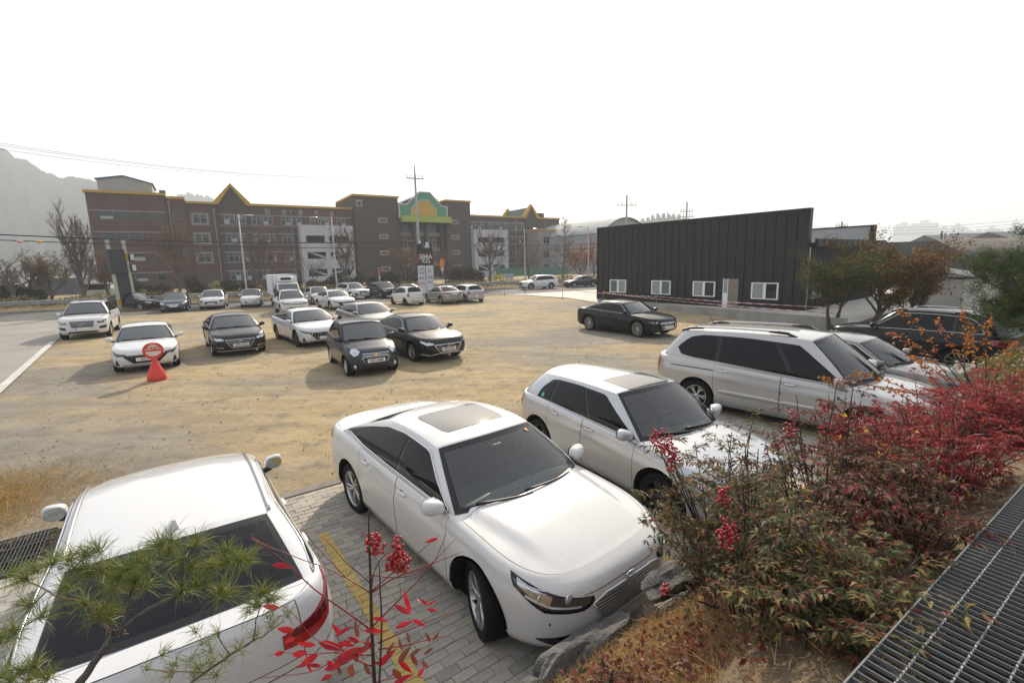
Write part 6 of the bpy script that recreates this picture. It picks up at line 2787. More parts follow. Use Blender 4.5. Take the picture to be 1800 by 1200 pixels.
# black saloon beyond the planter
c = lot_car('black sedan parked side on behind the weedy planter of the pylon', (-31.2, 39.6), -8, 'black', 'sedan', detail=1,
            L=4.95, W=1.87, H=1.47, WB=2.9, fo=.92)
headlights(c, [(.54, .68), (.78, .72), (1.12, .79)], [(.52, .62), (.78, .60), (1.02, .69)])
wing_grille(c, .46, .36, .64, .40)

# on the road
c = lot_car('white suv driving along the road past the concrete yard', (3.2, 57.0), 205, 'white', 'suv', detail=1, cat='suv', group='cars on the road',
            L=4.70, W=1.88, H=1.68, WB=2.70, fo=.92, cladding=.0)
headlights(c, [(.48, .88), (.75, .90), (1.10, .95)], [(.50, .78), (.75, .77), (1.0, .86)])
wing_grille(c, .44, .34, .86, .56, SATIN, 5)
intake(c, [(-.6, .48), (.6, .48)], [(-.55, .34), (.55, .34)])
c = lot_car('dark sedan on the road behind the white suv', (8.6, 59.6), 205, 'charcoal', 'sedan', detail=1, group='cars on the road',
            L=4.55, W=1.80, H=1.44, WB=2.70, fo=.88)
headlights(c, [(.54, .68), (.78, .72), (1.12, .79)], [(.52, .62), (.78, .60), (1.02, .69)])
wing_grille(c, .42, .36, .64, .56)


# --- white refrigerator truck
def box_truck():
    r = empty('box_truck', (-18.9, 40.2, 0), R(-57), 'white refrigerator box truck standing behind the white suv', 'truck', LOT_GROUP)
    wm = PAINT['white']
    b = MB()
    b.box((-3.3, -.92, .95), (.55, .92, 2.62), 0, None, .03)
    o = b.build('cargo_box', mat_c('box_white', (.74, .75, .76), .45), r)
    e = MB()
    for x in (-3.305, .552):
        for y in (-.925, .925):
            e.box((x - .03, y - .03, .95), (x + .03, y + .03, 2.63))
        e.box((x - .028, -.92, 2.585), (x + .028, .92, 2.635))
    e.build('box_edge', SATIN, o)
    fr = MB()
    fr.box((-3.2, -.4, .55), (1.9, .4, .75))
    fr.build('chassis', TRIM, r)
    cab = MB()
    prof = [(.62, .45), (2.30, .45), (2.36, .62), (2.34, 1.02), (2.22, 1.16), (1.72, 1.93), (1.50, 1.99), (.62, 2.0)]
    n = len(prof)
    vs, fs = [], []
    for y, sx, in ((-.86, 0), (-.82, 1), (.82, 1), (.86, 0)):
        for x, z in prof:
            inn = .0 if sx else .03
            w = 1 - max(0, z - 1.1) * .10
            vs.append((x - (inn if x > 1 else 0), y * w, z - inn * (z > 1.5)))
    for k in range(3):
        for q in range(n):
            p = (q + 1) % n
            fs.append((k * n + q, k * n + p, (k + 1) * n + p, (k + 1) * n + q))
    fs += [tuple(reversed(range(n))), tuple(3 * n + q for q in range(n))]
    cab.add(vs, [tuple(reversed(f)) for f in fs])
    co = cab.build('cab', wm, r, angle=40)
    w = MB()
    def P(x, y, z):
        return (x, y, z)
    w.quad((2.215, -.74, 1.20), (2.215, .74, 1.20), (1.745, .68, 1.90), (1.745, -.68, 1.90))
    w.v = [(x + .012, y, z + .01) for x, y, z in w.v]
    w.build('windscreen', GLASS_W, r)
    for sg in (1, -1):
        w = MB()
        ol = [(.75, 1.18), (2.02, 1.16), (1.66, 1.82), (.75, 1.85)]
        w.add([(x, sg * (.868 - max(0, z - 1.1) * .085), z) for x, z in ol], [(0, 1, 2, 3)])
        w.build('side_window', GLASS_D, r)
        m = MB()
        m.box((1.98, sg * 1.02 - .09, 1.22), (2.06, sg * 1.02 + .09, 1.58), 0, None, .03)
        m.tube([(2.0, sg * .85, 1.3), (2.02, sg * .97, 1.4)], .02, 5)
        m.build('side_mirror', TRIM, r)
        h = MB()
        h.box((2.28, sg * .66 - .16, .72), (2.362, sg * .66 + .16, .92), 0, None, .03)
        h.build('headlight', LAMP, r)
    g = MB()
    g.box((2.3, -.42, .76), (2.36, .42, .9), 0, None, .02)
    g.box((2.3, -.8, .45), (2.375, .8, .60), 0, None, .03)
    g.build('grille', GLOSSB, r)
    u = MB()
    u.box((.56, -.60, 2.02), (1.08, .60, 2.52), 0, None, .10)
    uo = u.build('cooling_unit', wm, r, angle=50)
    u = MB()
    u.box((1.04, -.40, 2.20), (1.09, .40, 2.42), 0, None, .02)
    u.build('cooling_grille', GLOSSB, uo)
    tm, rm = wheel_meshes(.34, .2, .2, (6, 'wide'), False)
    for x in (1.75, -2.1):
        for sg in (1, -1):
            wh = empty('wheel', (x, sg * .76, .34), 0 if sg > 0 else math.pi, parent=r)
            for nm, me in (('tyre', tm), ('rim', rm)):
                o = bpy.data.objects.new(nm, me)
                COL.objects.link(o)
                o.parent = wh


box_truck()
# ------------------------------------------------------------------ guard rail along the road
STEEL = varied('guard_rail_steel', (.27, .275, .27), (.36, .365, .36), 2, .5, .03, metal=.5)
gr_ = empty('guard_rail', rd(-16, 53.7), math.atan2(RD.y, RD.x), 'grey steel guard rail along the far side of the road', 'guard rail')
prof = [(0, .42), (-.05, .46), (-.05, .52), (0, .56), (0, .62), (-.05, .66), (-.05, .72), (0, .76)]
for k in range(-14, 14):
    mb = MB()
    x0, x1 = k * 4.0, k * 4.0 + 3.995
    vs = [(x0, y - .06, z + .18) for y, z in prof] + [(x1, y - .06, z + .18) for y, z in prof]
    mb.add(vs, [(i, i + 8, i + 9, i + 1) for i in range(7)])
    mb.build('rail', STEEL, gr_)
    mb = MB()
    mb.tube([(x0, .02, 0), (x0, .02, .92)], .06, 8)
    mb.build('post', STEEL, gr_, smooth=True)

# ------------------------------------------------------------------ poles, lamps and cables
POLE = varied('pole_concrete', (.30, .29, .27), (.38, .37, .35), .8, .8, .03)
LPOLE = varied('lamp_pole', (.36, .34, .31), (.44, .42, .39), 1, .5, .02, metal=.2)
CABLE = mat('cable_black', (.015, .015, .016), .6)
INS = mat('insulator', (.25, .2, .17), .3)


def utility_pole(p, h, label, arms, rz=0.0, r0=.19, r1=.11):
    o = empty('utility_pole', p, rz, label, 'utility pole', 'utility poles')
    mb = MB()
    mb.tube([(0, 0, 0), (0, 0, h)], [r0, r1], 12)
    mb.build('shaft', POLE, o, smooth=True)
    for z, w in arms:
        mb = MB()
        mb.box((-w, -.05, z - .05), (w, .05, z + .05))
        mb.build('crossarm', STEEL, o)
        for x in (-w + .1, -w * .45, w * .45, w - .1):
            mb = MB()
            mb.tube([(x, 0, z + .05), (x, 0, z + .2), (x, 0, z + .24), (x, 0, z + .38)], [.03, .03, .07, .05], 6)
            mb.build('insulator', INS, o, smooth=True)
    return o


P1 = Vector((-10.05, 53.7, 0))
ph1 = (at(728, 292, 53.7)).z
po1 = utility_pole(P1, ph1 - 1.2, 'tall utility pole beside the black sign pylon, in front of the school gable', [(at(730, 314, 53.7).z, .95)], R(25))
sp = MB()
sp.tube([(0, 0, ph1 - 1.2), (0, 0, ph1 + .1)], [.10, .06], 6)
sp.build('pole_top', POLE, po1, smooth=True)
P2 = Vector((15.7, 65.8, 0))
h2 = at(1101, 343, 65.8).z
utility_pole(P2, h2, 'utility pole rising behind the left end of the black hall', [(at(1101, 361, 65.8).z, 1.35)], R(8))
P3 = Vector((25.4, 70.4, 0))
utility_pole(P3, at(1203, 355, 70.4).z, 'utility pole with two crossarms behind the middle of the black hall', [(at(1203, 372, 70.4).z, 1.0), (at(1203, 381, 70.4).z, 1.1)], R(12))
q = at(1475, 450, 75)
utility_pole((q.x, q.y, 0), at(1475, 390, 75).z, 'short pole top above the pale parapet of the hall', [(at(1475, 398, 75).z, .9)], R(0), .16, .14)
q = at(1778, 450, 85)
utility_pole((q.x, q.y, 0), at(1780, 398, 85).z, 'utility pole on the right skyline beside the red tank', [(at(1780, 405, 85).z, 1.0), (at(1780, 413, 85).z, .8)], R(0))
q = at(1792, 450, 70)
tk = MB()
tk.lathe([(0, 9.0), (.65, 9.0), (.7, 8.95), (.7, 6.6), (.2, 6.5), (.2, 0)], 14)
o = tk.build('tank_tower', varied('tank_maroon', (.16, .08, .08), (.22, .11, .11), .7, .5, .02), angle=40)
z_top = at(1792, 412, 70).z
o.location = (q.x, q.y, z_top - 9.0)
tag(o, 'maroon tank on a post at the right skyline', 'tank')


def street_lamp(p, h, label, arm, rz):
    o = empty('street_lamp', p, rz, label, 'street lamp', 'street lamps')
    mb = MB()
    mb.tube([(0, 0, 0), (0, 0, .4), (0, 0, h)], [.11, .085, .055], 10)
    mb.build('pole', LPOLE, o, smooth=True)
    mb = MB()
    mb.tube([(0, 0, h - .55), (arm * .4, 0, h - .25), (arm, 0, h - .08)], [.035, .03, .028], 6)
    mb.build('arm', LPOLE, o, smooth=True)
    mb = MB()
    mb.blob((arm + .28 * math.copysign(1, arm), 0, h - .05), (.36, .13, .075), 10, 6, 2.6)
    mb.build('lamp_head', SATIN, o, smooth=True)
    return o


street_lamp((-25.5, 46.4, .2), at(422, 381, 46.4).z, 'street lamp in front of the school middle, nearest the camera', .55, R(25))
street_lamp((1.8, 59.3, .2), at(924, 405, 59.3).z, 'street lamp behind the white suv on the road', 1.1, R(10))
q = at(592, 500, 50)
street_lamp((q.x, q.y, .2), at(590, 384, 50).z, 'street lamp with its arm to the left beside the white stair tower', -1.5, R(0))
q = at(1034, 490, 64)
street_lamp((q.x, q.y, .2), at(1034, 400, 64).z, 'street lamp at the left edge of the black hall', -.9, R(0))
q = at(1704, 470, 55)
street_lamp((q.x, q.y, 0), at(1704, 424, 55).z, 'street lamp right of the dark warehouse', 1.2, R(0))


def cable(a, b, sag, r=.018, label='thin power line between two poles', n=24, grp='power lines'):
    pts = []
    for k in range(n + 1):
        t = k / n
        p = a.lerp(b, t)
        p.z -= sag * 4 * t * (1 - t)
        pts.append(p)
    mb = MB()
    mb.tube(pts, r, 5)
    return tag(mb.build('power_line', CABLE, smooth=True), label, 'power line', grp)


PL = P1 - Vector((RD.x, RD.y, 0)) * 46                      # the next pole, left of the frame
zt = at(728, 317, 53.7).z
c0, c1, c2 = at(-10, 250, 36), at(-10, 254, 36.3), at(-10, 261, 36)
cable(c0, Vector((P1.x - .7, P1.y - .3, zt + .35)), .9, .012, 'topmost thin power line running left from the tall pole')
cable(c1, Vector((P1.x + .3, P1.y + .2, zt + .35)), .9, .012, 'second thin power line just under the topmost one')
cable(c2, Vector((P1.x + .8, P1.y + .4, zt + .3)), .9, .012, 'third thin power line, lowest of the high wires on the left')
z4, z5 = at(740, 424, 53.7).z, at(741, 433, 53.7).z
cable(at(-10, 412, 35), Vector((P1.x - .15, P1.y - .2, z4)), .35, .045, 'thick black cable crossing in front of the school, upper one')
cable(at(-10, 421.5, 35), Vector((P1.x - .15, P1.y - .2, z5)), .30, .035, 'thick black cable crossing in front of the school, lower one')
cable(Vector((P1.x + .15, P1.y, z4)), Vector((P2.x, P2.y, at(1101, 424, 65.8).z)), .5, .030, 'cable running right from the tall pole, upper one')
cable(Vector((P1.x + .15, P1.y, z5)), Vector((P2.x, P2.y, at(1101, 432, 65.8).z)), .5, .030, 'cable running right from the tall pole, lower one')
cable(Vector((P2.x, P2.y, at(1101, 361, 65.8).z + .3)), Vector((P3.x, P3.y, at(1203, 372, 70.4).z + .3)), .4, .012, 'thin wire between the two poles behind the hall')
q3 = Vector((P3.x, P3.y, at(1203, 372, 70.4).z + .3))
for k, (v0, v1) in enumerate(((398, 383), (402, 389), (406, 395), (409, 398))):
    cable(at(1400, v0, 75), at(1830, v1, 84), .8, .018, '%s of the four wires crossing the sky on the right' % ('highest', 'second', 'third', 'lowest')[k])
for k, (u, col) in enumerate(((35, (.55, .30, .22)), (69, (.80, .36, .02)))):
    mb = MB()
    p = at(u, 424.5, 35 + .018 * u / 1.0)
    mb.blob(p, (.19, .19, .10), 10, 8)
    o = mb.build('cable_marker', mat('marker_%d' % k, col, .5), smooth=True)
    tag(o, ('pale pink sleeve on the lower thick cable', 'orange marker sleeve on the lower thick cable')[k], 'cable marker')

# ------------------------------------------------------------------ the two sign pylons
PANB = varied('sign_black', (.016, .016, .018), (.026, .026, .028), 2, .5, .02)
BOARD = varied('sign_white', (.50, .50, .52), (.58, .58, .60), 2, .5, .02)
LETW = mat('letters_pale', (.50, .49, .46), .5)
REDS = mat('letters_red', (.42, .05, .05), .5)
PURP = mat('letters_purple', (.14, .12, .32), .5)


def pylon(p, rz, label, full):
    o = empty('sign_pylon', p, rz, label, 'sign pylon', 'black sign pylons')
    for x in (-.62, .62):
        mb = MB()
        mb.box((x - .07, -.07, 0), (x + .07, .07, 5.0), 0, None, .01)
        mb.build('post', PANB, o)
    mb = MB()
    mb.box((-.72, -.16, 3.15), (.72, .16, 4.62), 0, None, .02)
    pan = mb.build('sign_panel', PANB, o)
    F = Matrix.Rotation(math.pi / 2, 4, 'X')
    lettering('EMA', .56, LETW, pan, Matrix.Translation((.10, -.165, 3.86)) @ F, .01, 'lettering', .02)
    lettering('ICLL', .40, LETW, pan, Matrix.Translation((.12, -.165, 3.48)) @ F, .01, 'lettering', .02)
    lettering('차이나', .26, REDS, pan, Matrix.Translation((-.60, -.165, 3.72)) @ Matrix.Rotation(math.pi / 2, 4, 'X') @ Matrix.Rotation(-math.pi / 2, 4, 'Z'), .01, 'lettering', .01)
    for k, x in enumerate((-.36, .36)):
        mb = MB()
        mb.box((x - .32, -.10, .7), (x + .32, .10, 3.12), 0, None, .01)
        b = mb.build('sign_board', BOARD, o)
        for (tx, z, m, sz) in (((('구내', 2.78, PURP, .24), ('식당', 2.45, PURP, .26), ('화덕', 1.98, PURP, .26), ('피자', 1.5, REDS, .30)) if k == 0 else
                               (('중화', 2.75, PURP, .14), ('요리', 2.55, PURP, .16), ('카페', 2.05, PURP, .26), ('주차', 1.6, PURP, .22)))):
            lettering(tx, sz, m, b, Matrix.Translation((x, -.105, z)) @ F, .006, 'lettering', .006)
    # small black and white animal figures sitting on the panel
    for k, (x, hgt, m) in enumerate(((-.42, .62, PANB), (.22, .46, BOARD))):
        mb = MB()
        mb.blob((x, 0, 4.62 + hgt * .32), (.20, .14, hgt * .42), 10, 7)
        mb.blob((x + .02, -.04, 4.62 + hgt * .80), (.13, .12, .13), 10, 7, 2, 1)
        for e in (-.09, .09):
            mb.blob((x + .02 + e, -.02, 4.62 + hgt * .80 + .12), (.04, .03, .05), 6, 4)
        for e in (-.11, .11):
            mb.tube([(x + e, -.12, 4.62 + hgt * .4), (x + e * 1.1, -.20, 4.62 + .02)], .05, 6)
        mb.build('figure', [m, BOARD], o, smooth=True)
    return o


py = pylon(at(751, 530, 43.0).xy.to_3d(), R(6), 'black sign pylon with pale lettering and white boards, behind the parked row', True)
pl = at(226, 545, 39.0)
py2 = empty('sign_pylon', (pl.x, pl.y, 0), R(63), 'black sign pylon seen edge on at the left, standing in a weedy planter', 'sign pylon', 'black sign pylons')
py2.rotation_euler = (R(-4.5), 0, R(63))
STRIPE = mat('post_cream', (.42, .40, .32), .5)
for x, top in ((-.55, 5.75), (.55, 5.75)):
    mb = MB()
    mb.box((x - .10, -.10, 0), (x + .10, .10, top), 0, None, .01)
    po = mb.build('post', STRIPE, py2)
    for z0, z1, m in ((.5, 1.0, TRIMY), (top - 1.7, top - 1.1, TRIMY)):
        mb = MB()
        mb.box((x - .104, -.104, z0), (x + .104, .104, z1))
        mb.build('post_band', m, po)
mb = MB()
mb.box((-.44, -.09, .45), (.44, .09, 3.0), 0, None, .01)
mb.build('sign_board', PANB, py2)
mb = MB()
mb.box((-.75, -.24, 3.0), (.42, .24, 4.95), 0, None, .03)
mb.build('sign_panel', PANB, py2)
for z in (3.15, 4.0):
    mb = MB()
    mb.box((.66, -.30, z), (1.0, .30, z + .62), 0, None, .02)
    b = mb.build('light_box', PANB, py2)
    mb = MB()
    mb.box((.70, -.32, z + .07), (.96, -.305, z + .55))
    mb.build('light_box_face', BOARD, b)
    mb = MB()
    mb.box((.70, .305, z + .07), (.96, .32, z + .55))
    mb.build('light_box_face', BOARD, b)

# small signs at the road
def round_sign(p, label, m, h=2.3, sc=1.0):
    o = empty('road_sign', p, 0, label, 'road sign')
    o.scale = (sc, sc, 1)
    mb = MB()
    mb.tube([(0, 0, 0), (0, 0, h)], .035, 6)
    mb.build('post', STEEL, o, smooth=True)
    mb = MB()
    mb.lathe([(0, .012), (.36, .012), (.36, -.012), (0, -.012)], 20, Matrix.Translation((0, -.05, h + .1)) @ Matrix.Rotation(math.pi / 2, 4, 'X') @ Matrix.Scale(1.45, 4, (0, 1, 0)))
    mb.build('sign_face', m, o)
    mb = MB()
    mb.add([(-.30, -.06, h - .42), (.30, -.06, h - .42), (0, -.06, h - 1.05), (-.30, -.03, h - .42), (.30, -.03, h - .42), (0, -.03, h - 1.05)],
           [(0, 2, 1), (3, 4, 5), (0, 1, 4, 3), (1, 2, 5, 4), (2, 0, 3, 5)])
    mb.build('lower_sign', BOARD, o)


q = at(779, 505, 56)
round_sign((q.x, q.y, .2), 'orange and white road sign right of the sign pylon', mat('sign_orange', (.70, .22, .03), .5), 3.0, .75)
q = at(668, 500, 55)
round_sign((q.x, q.y, .2), 'small red and white road sign in front of the brown stair tower', mat('sign_red', (.42, .10, .08), .5), 2.2, .42)
bn = empty('banner', at(886, 486, 62.5), R(12), 'yellow and white banner hung behind the guard rail', 'banner')
for x in (-1.25, 1.25):
    mb = MB()
    mb.tube([(x, .05, -1.2), (x, .05, .5)], .03, 6)
    mb.build('post', STEEL, bn)
mb = MB()
mb.box((-1.2, -.01, -.32), (.02, .01, .32))
mb.box((.022, -.01, -.32), (1.2, .01, .32), 1)
bo = mb.build('cloth', [mat('banner_yellow', (.50, .42, .10), .7), mat('banner_pale', (.45, .45, .52), .7)], bn)
lettering('현수막', .30, PURP, bo, Matrix.Translation((.60, -.013, 0)) @ Matrix.Rotation(math.pi / 2, 4, 'X'), .002)
for k, u in enumerate((180, 192)):
    pass
# pale container and van beyond the hedge on the left
q = at(58, 520, 52)
ct = empty('container', (q.x, q.y, .3), R(20), 'blue grey container half hidden by bare shrubs at the left', 'container')
lbox('body', (0, 0, 0), (4.2, 2.2, 2.3), varied('container_blue', (.10, .115, .14), (.14, .155, .18), .8, .7, .05), ct)
for k in range(9):
    lbox('rib', (.2 + k * .45, -.04, .1), (.36 + k * .45, -.002, 2.2), bpy.data.materials['container_blue'], ct)
q = at(165, 521, 50)
wb = empty('parked_van', (q.x, q.y, .3), R(25), 'pale van half hidden behind the hedge left of the pylon', 'van')
g = MB()
g.prism([(-.9, .3), (1.9, .3), (1.9, 1.0), (1.5, 1.25), (1.2, 1.75), (-.9, 1.8)], 1.6)
g.build('body', PAINT['white'], wb)
g = MB()
g.prism([(-.7, 1.05), (1.15, 1.05), (1.05, 1.62), (-.7, 1.65)], .02, 0, Matrix.Translation((0, -.025, 0)))
g.build('side_window', GLASS_D, wb)
# green mesh fence in front of the right school wing
fe = empty('green_fence', (0, 0, 0), 0, 'green screen fence in front of the right school wing', 'fence')
f0, f1 = at(872, 490, 84), at(1000, 488, 92)
for k in range(13):
    a, b = f0.lerp(f1, k / 13), f0.lerp(f1, (k + 1) / 13)
    mb = MB()
    mb.add([(a.x, a.y, .6), (b.x, b.y, .6), (b.x, b.y, 2.2), (a.x, a.y, 2.2), (a.x, a.y + .04, .6), (b.x, b.y + .04, .6), (b.x, b.y + .04, 2.2), (a.x, a.y + .04, 2.2)],
           [(0, 1, 2, 3), (7, 6, 5, 4), (3, 2, 6, 7)])
    mb.build('screen_panel', varied('fence_green', (.05, .17, .12), (.08, .22, .16), 1, .7, .05) if k == 0 else bpy.data.materials['fence_green'], fe)
    mb = MB()
    mb.tube([(a.x, a.y - .05, .3), (a.x, a.y - .05, 2.3)], .04, 6)
    mb.build('post', STEEL, fe)

# ------------------------------------------------------------------ red and white barrier tape on stakes
def tape_mat():
    m = mat('barrier_tape', (.6, .1, .1), .5)
    t = m.node_tree
    tc = t.nodes.new('ShaderNodeTexCoord')
    wv = t.nodes.new('ShaderNodeTexWave')
    wv.inputs['Scale'].default_value = 1.1
    t.links.new(tc.outputs['Object'], wv.inputs[0])
    setcol(m, ramp(m, wv.outputs[0], [(.49, (.50, .17, .19)), (.51, (.60, .52, .52))], 'CONSTANT'))
    return m


TAPE = tape_mat()
stakes = [((-0.6, 46.0), 1.0), ((4.4, 41.0), 1.1), ((7.0, 36.3), .9), ((9.6, 31.6), 1.15), ((14.25, 20.6), 1.0)]
for k, ((x, y), h) in enumerate(stakes):
    mb = MB()
    mb.tube([(0, 0, -.05), (.01, 0, h)], .022, 6)
    o = mb.build('stake', varied('stake_steel', (.16, .15, .14), (.26, .25, .24), 5, .6, .05) if k == 0 else bpy.data.materials['stake_steel'], smooth=True)
    o.location = (x, y, .04)
    tag(o, ['thin stake holding the tape at the left, by the road', 'thin stake at the near corner of the pale concrete yard', 'thin stake at the left corner of the black hall',
            'thin pale topped stake in front of the second hall window', 'thin stake by the small tree at the right end of the tape'][k], 'stake', 'stakes holding the barrier tape')
    if k == 3:
        c_ = MB()
        c_.blob((0, 0, h), (.035, .035, .045), 8, 6)
        c_.build('cap', BOARD, o)


def tape(a, b, sag, label, w=.024):
    a, b = Vector(a), Vector(b)
    mb = MB()
    n = 30
    r_ = random.Random(int(a.x * 10 + b.y))
    for k in range(n + 1):
        t = k / n
        p = a.lerp(b, t)
        p.z -= sag * 4 * t * (1 - t)
        tw = .5 * math.sin(t * 9 + a.x)
        for s_ in (1, -1):
            for d_ in (.0015, -.0015):
                mb.v.append((p.x + d_ + .02 * s_ * math.sin(tw), p.y + d_, p.z + s_ * w * math.cos(tw)))
    for k in range(n):
        i = k * 4
        for f in ((0, 4, 6, 2), (1, 3, 7, 5), (0, 1, 5, 4), (2, 6, 7, 3)):
            mb.f.append(tuple(i + q for q in f))
            mb.mi.append(0)
    tag(mb.build('barrier_tape', TAPE), label, 'barrier tape', 'red and white barrier tape')


tape((-9.5, 47.5, .75), (-.6, 46.0, .98), .08, 'red and white tape running left from the first stake')
tape((-.6, 46, .98), (4.4, 41, .95), .22, 'red and white tape between the two stakes by the yard')
tape((4.4, 41, 1.0), (7, 36.3, .78), .10, 'red and white tape from the yard corner to the hall')
tape((7, 36.3, .86), (9.6, 31.6, .78), .06, 'red and white tape along the left part of the hall')
tape((9.6, 31.6, .80), (14.25, 20.6, .98), .06, 'upper red and white tape in front of the hall windows')
tape((7, 36.3, .80), (14.25, 20.6, .72), .10, 'lower red and white tape in front of the hall windows')

# ------------------------------------------------------------------ red no parking stand
REDP = varied('red_plastic', (.62, .035, .022), (.70, .055, .035), 6, .38, .03)
CREAM = mat('sign_cream', (.66, .60, .52), .5)
cn = empty('no_parking_stand', (-10.63, 13.95, 0), R(37), 'red plastic no parking stand with round white sign', 'sign stand')
mb = MB()
mb.lathe([(0, 0), (.225, 0), (.24, .02), (.245, .10), (.235, .16), (.16, .36), (.075, .56), (.055, .66), (.052, .76), (0, .76)], 24)
mb.v = [(x, y * .9, z) for x, y, z in mb.v]
mb.build('base', REDP, cn, angle=50)
mb = MB()
n = 28
out = [(.245 * math.cos(2 * math.pi * k / n) * 1.05, .91 + .235 * math.sin(2 * math.pi * k / n) - (.0 if math.sin(2 * math.pi * k / n) > -.7 else .02)) for k in range(n)]
mb.prism(out, .07, 0, Matrix.Translation((0, -.035, 0)))
mb.add([(-.12, -.03, .74), (.12, -.03, .74), (.07, -.03, .62), (-.07, -.03, .62), (-.12, .03, .74), (.12, .03, .74), (.07, .03, .62), (-.07, .03, .62)],
       [(0, 3, 2, 1), (4, 5, 6, 7), (0, 4, 7, 3), (1, 2, 6, 5)])
mb.build('sign_ring', REDP, cn, angle=40)
mb = MB()
el = lambda f0, f1: [(.195 * math.cos(a), .91 + .165 * math.sin(a)) for a in np.linspace(f0, f1, 16)]
mb.prism([p for p in el(R(8), R(172))], .012, 0, Matrix.Translation((0, -.046, 0)))
mb.prism([p for p in el(R(188), R(352))], .012, 0, Matrix.Translation((0, -.046, -.004)))
face = mb.build('sign_face', CREAM, cn)
lettering('주차금지', .098, mat('red_ink', (.45, .03, .03), .5), face, Matrix.Translation((0, -.048, .975)) @ Matrix.Rotation(math.pi / 2, 4, 'X'), .001, 'lettering', .003)
mb = MB()
mb.box((-.075, -.042, 1.108), (.075, -.034, 1.128), 0, None, .004)
mb.build('hand_slot', CREAM, cn)
mb = MB()
mb.box((-.03, -.045, .685), (.03, -.036, .715))
mb.build('sticker', CREAM, cn)
# ------------------------------------------------------------------ plants
BARK = varied('bark', (.045, .036, .030), (.11, .092, .078), 9, .95, .7, 40, .02)
BARKG = varied('bark_grey', (.075, .066, .060), (.16, .145, .132), 8, .95, .7, 40, .02)
TWIG = varied('twig', (.10, .070, .055), (.17, .125, .10), 6, .9, .1)
TWIGD = varied('twig_dark', (.045, .033, .028), (.09, .068, .055), 6, .9, .1)


def grow(seed, base, height, spread, limbs, subs, twigs, r0, tropism=.25, first=.22, cone=False, lean=(0, 0), wob=.05, ragged=.2):
    """a tapered trunk with limbs, branches and twigs; returns the trunk and twig shapes and the twig ends"""
    r_ = random.Random(seed)
    T, Wg, ends = MB(), MB(), []

    def poly(p, d, L, k, wb, trop):
        pts = [Vector(p)]
        d = Vector(d).normalized()
        for _ in range(k):
            d = (d + Vector((r_.gauss(0, wb), r_.gauss(0, wb), r_.gauss(0, wb) + trop * .3))).normalized()
            pts.append(pts[-1] + d * (L / k))
        return pts, d
    trunk, d = poly((0, 0, -.1), (lean[0], lean[1], 1), height * (.92 if cone else .62), 9, wob, .3)
    rad = [r0 * (1 - .80 * (k / 9)) for k in range(10)]
    rad[0] *= 1.35
    T.tube(trunk, rad, 9)

    def along(pts, t):
        f = t * (len(pts) - 1)
        i = min(int(f), len(pts) - 2)
        return pts[i].lerp(pts[i + 1], f - i), (pts[i + 1] - pts[i]).normalized()
    for a in range(limbs):
        t = first + (1 - first) * (a + r_.random() * .7) / limbs
        p, dd = along(trunk, min(t, .99))
        ang = a * 2.4 + r_.uniform(-.4, .4)
        el = R(r_.uniform(15, 35)) if cone else R(r_.uniform(30, 62))
        d = Vector((math.cos(ang) * math.cos(el), math.sin(ang) * math.cos(el), math.sin(el)))
        L = (spread * (1.15 - t) * r_.uniform(.75, 1.1)) if cone else spread * (1.12 - .42 * t) * r_.uniform(1 - ragged * 1.6, 1 + ragged)
        lp, _ = poly(p, d, L, 6, .10, tropism)
        rl = r0 * (.42 if not cone else .25) * (1.1 - .6 * t)
        T.tube(lp, [rl * (1 - .8 * k / 6) for k in range(7)], 6)
        for b in range(subs):
            t2 = .25 + .75 * (b + r_.random()) / subs
            p2, d2 = along(lp, min(t2, .99))
            dv = (d2 + Vector((r_.gauss(0, .55), r_.gauss(0, .55), r_.gauss(.15, .4)))).normalized()
            L2 = L * r_.uniform(.28, .5) * (1.2 - .5 * t2)
            sp_, _ = poly(p2, dv, L2, 4, .14, tropism)
            Wg.tube(sp_, [rl * .46 * (1 - .75 * k / 4) for k in range(5)], 4, 0, False)
            for c in range(twigs):
                t3 = .2 + .8 * (c + r_.random()) / twigs
                p3, d3 = along(sp_, min(t3, .99))
                dv3 = (d3 + Vector((r_.gauss(0, .5), r_.gauss(0, .5), r_.gauss(.12, .4)))).normalized()
                tw, dl = poly(p3, dv3, L2 * r_.uniform(.35, .7), 2, .16, tropism)
                Wg.tube(tw, [rl * .20, rl * .15, rl * .09], 3, 0, False)
                ends.append((tw[-1], dl))
                ends.append((tw[1], dl))
    return T, Wg, ends


def bare_tree(name, p, label, seed, h, spread, limbs=13, subs=7, twigs=9, r0=.17, leaves=None, nleaf=0, lsize=.10, cat='tree', group='bare trees along the road', **kw):
    o = empty(name, p, 0, label, cat, group)
    T, Wg, ends = grow(seed, None, h, spread, limbs, subs, twigs, r0, **kw)
    T.build('trunk', kw.get('bark', BARKG) if 'bark' in kw else BARKG, o, smooth=True)
    Wg.build('twigs', TWIG, o)
    if leaves:
        r_ = np.random.default_rng(seed)
        k = r_.integers(0, len(ends), nleaf)
        C = np.array([tuple(ends[i][0]) for i in k]) + r_.normal(0, .16, (nleaf, 3))
        D = r_.normal(0, 1, (nleaf, 3))
        U = r_.normal(0, 1, (nleaf, 3))
        V, F = leaves_np(C, D, U, r_.uniform(.7, 1.3, nleaf) * lsize, r_.uniform(.5, .8, nleaf) * lsize)
        link('crown', fast_mesh('crown', V, F, leaves), o)
    return o


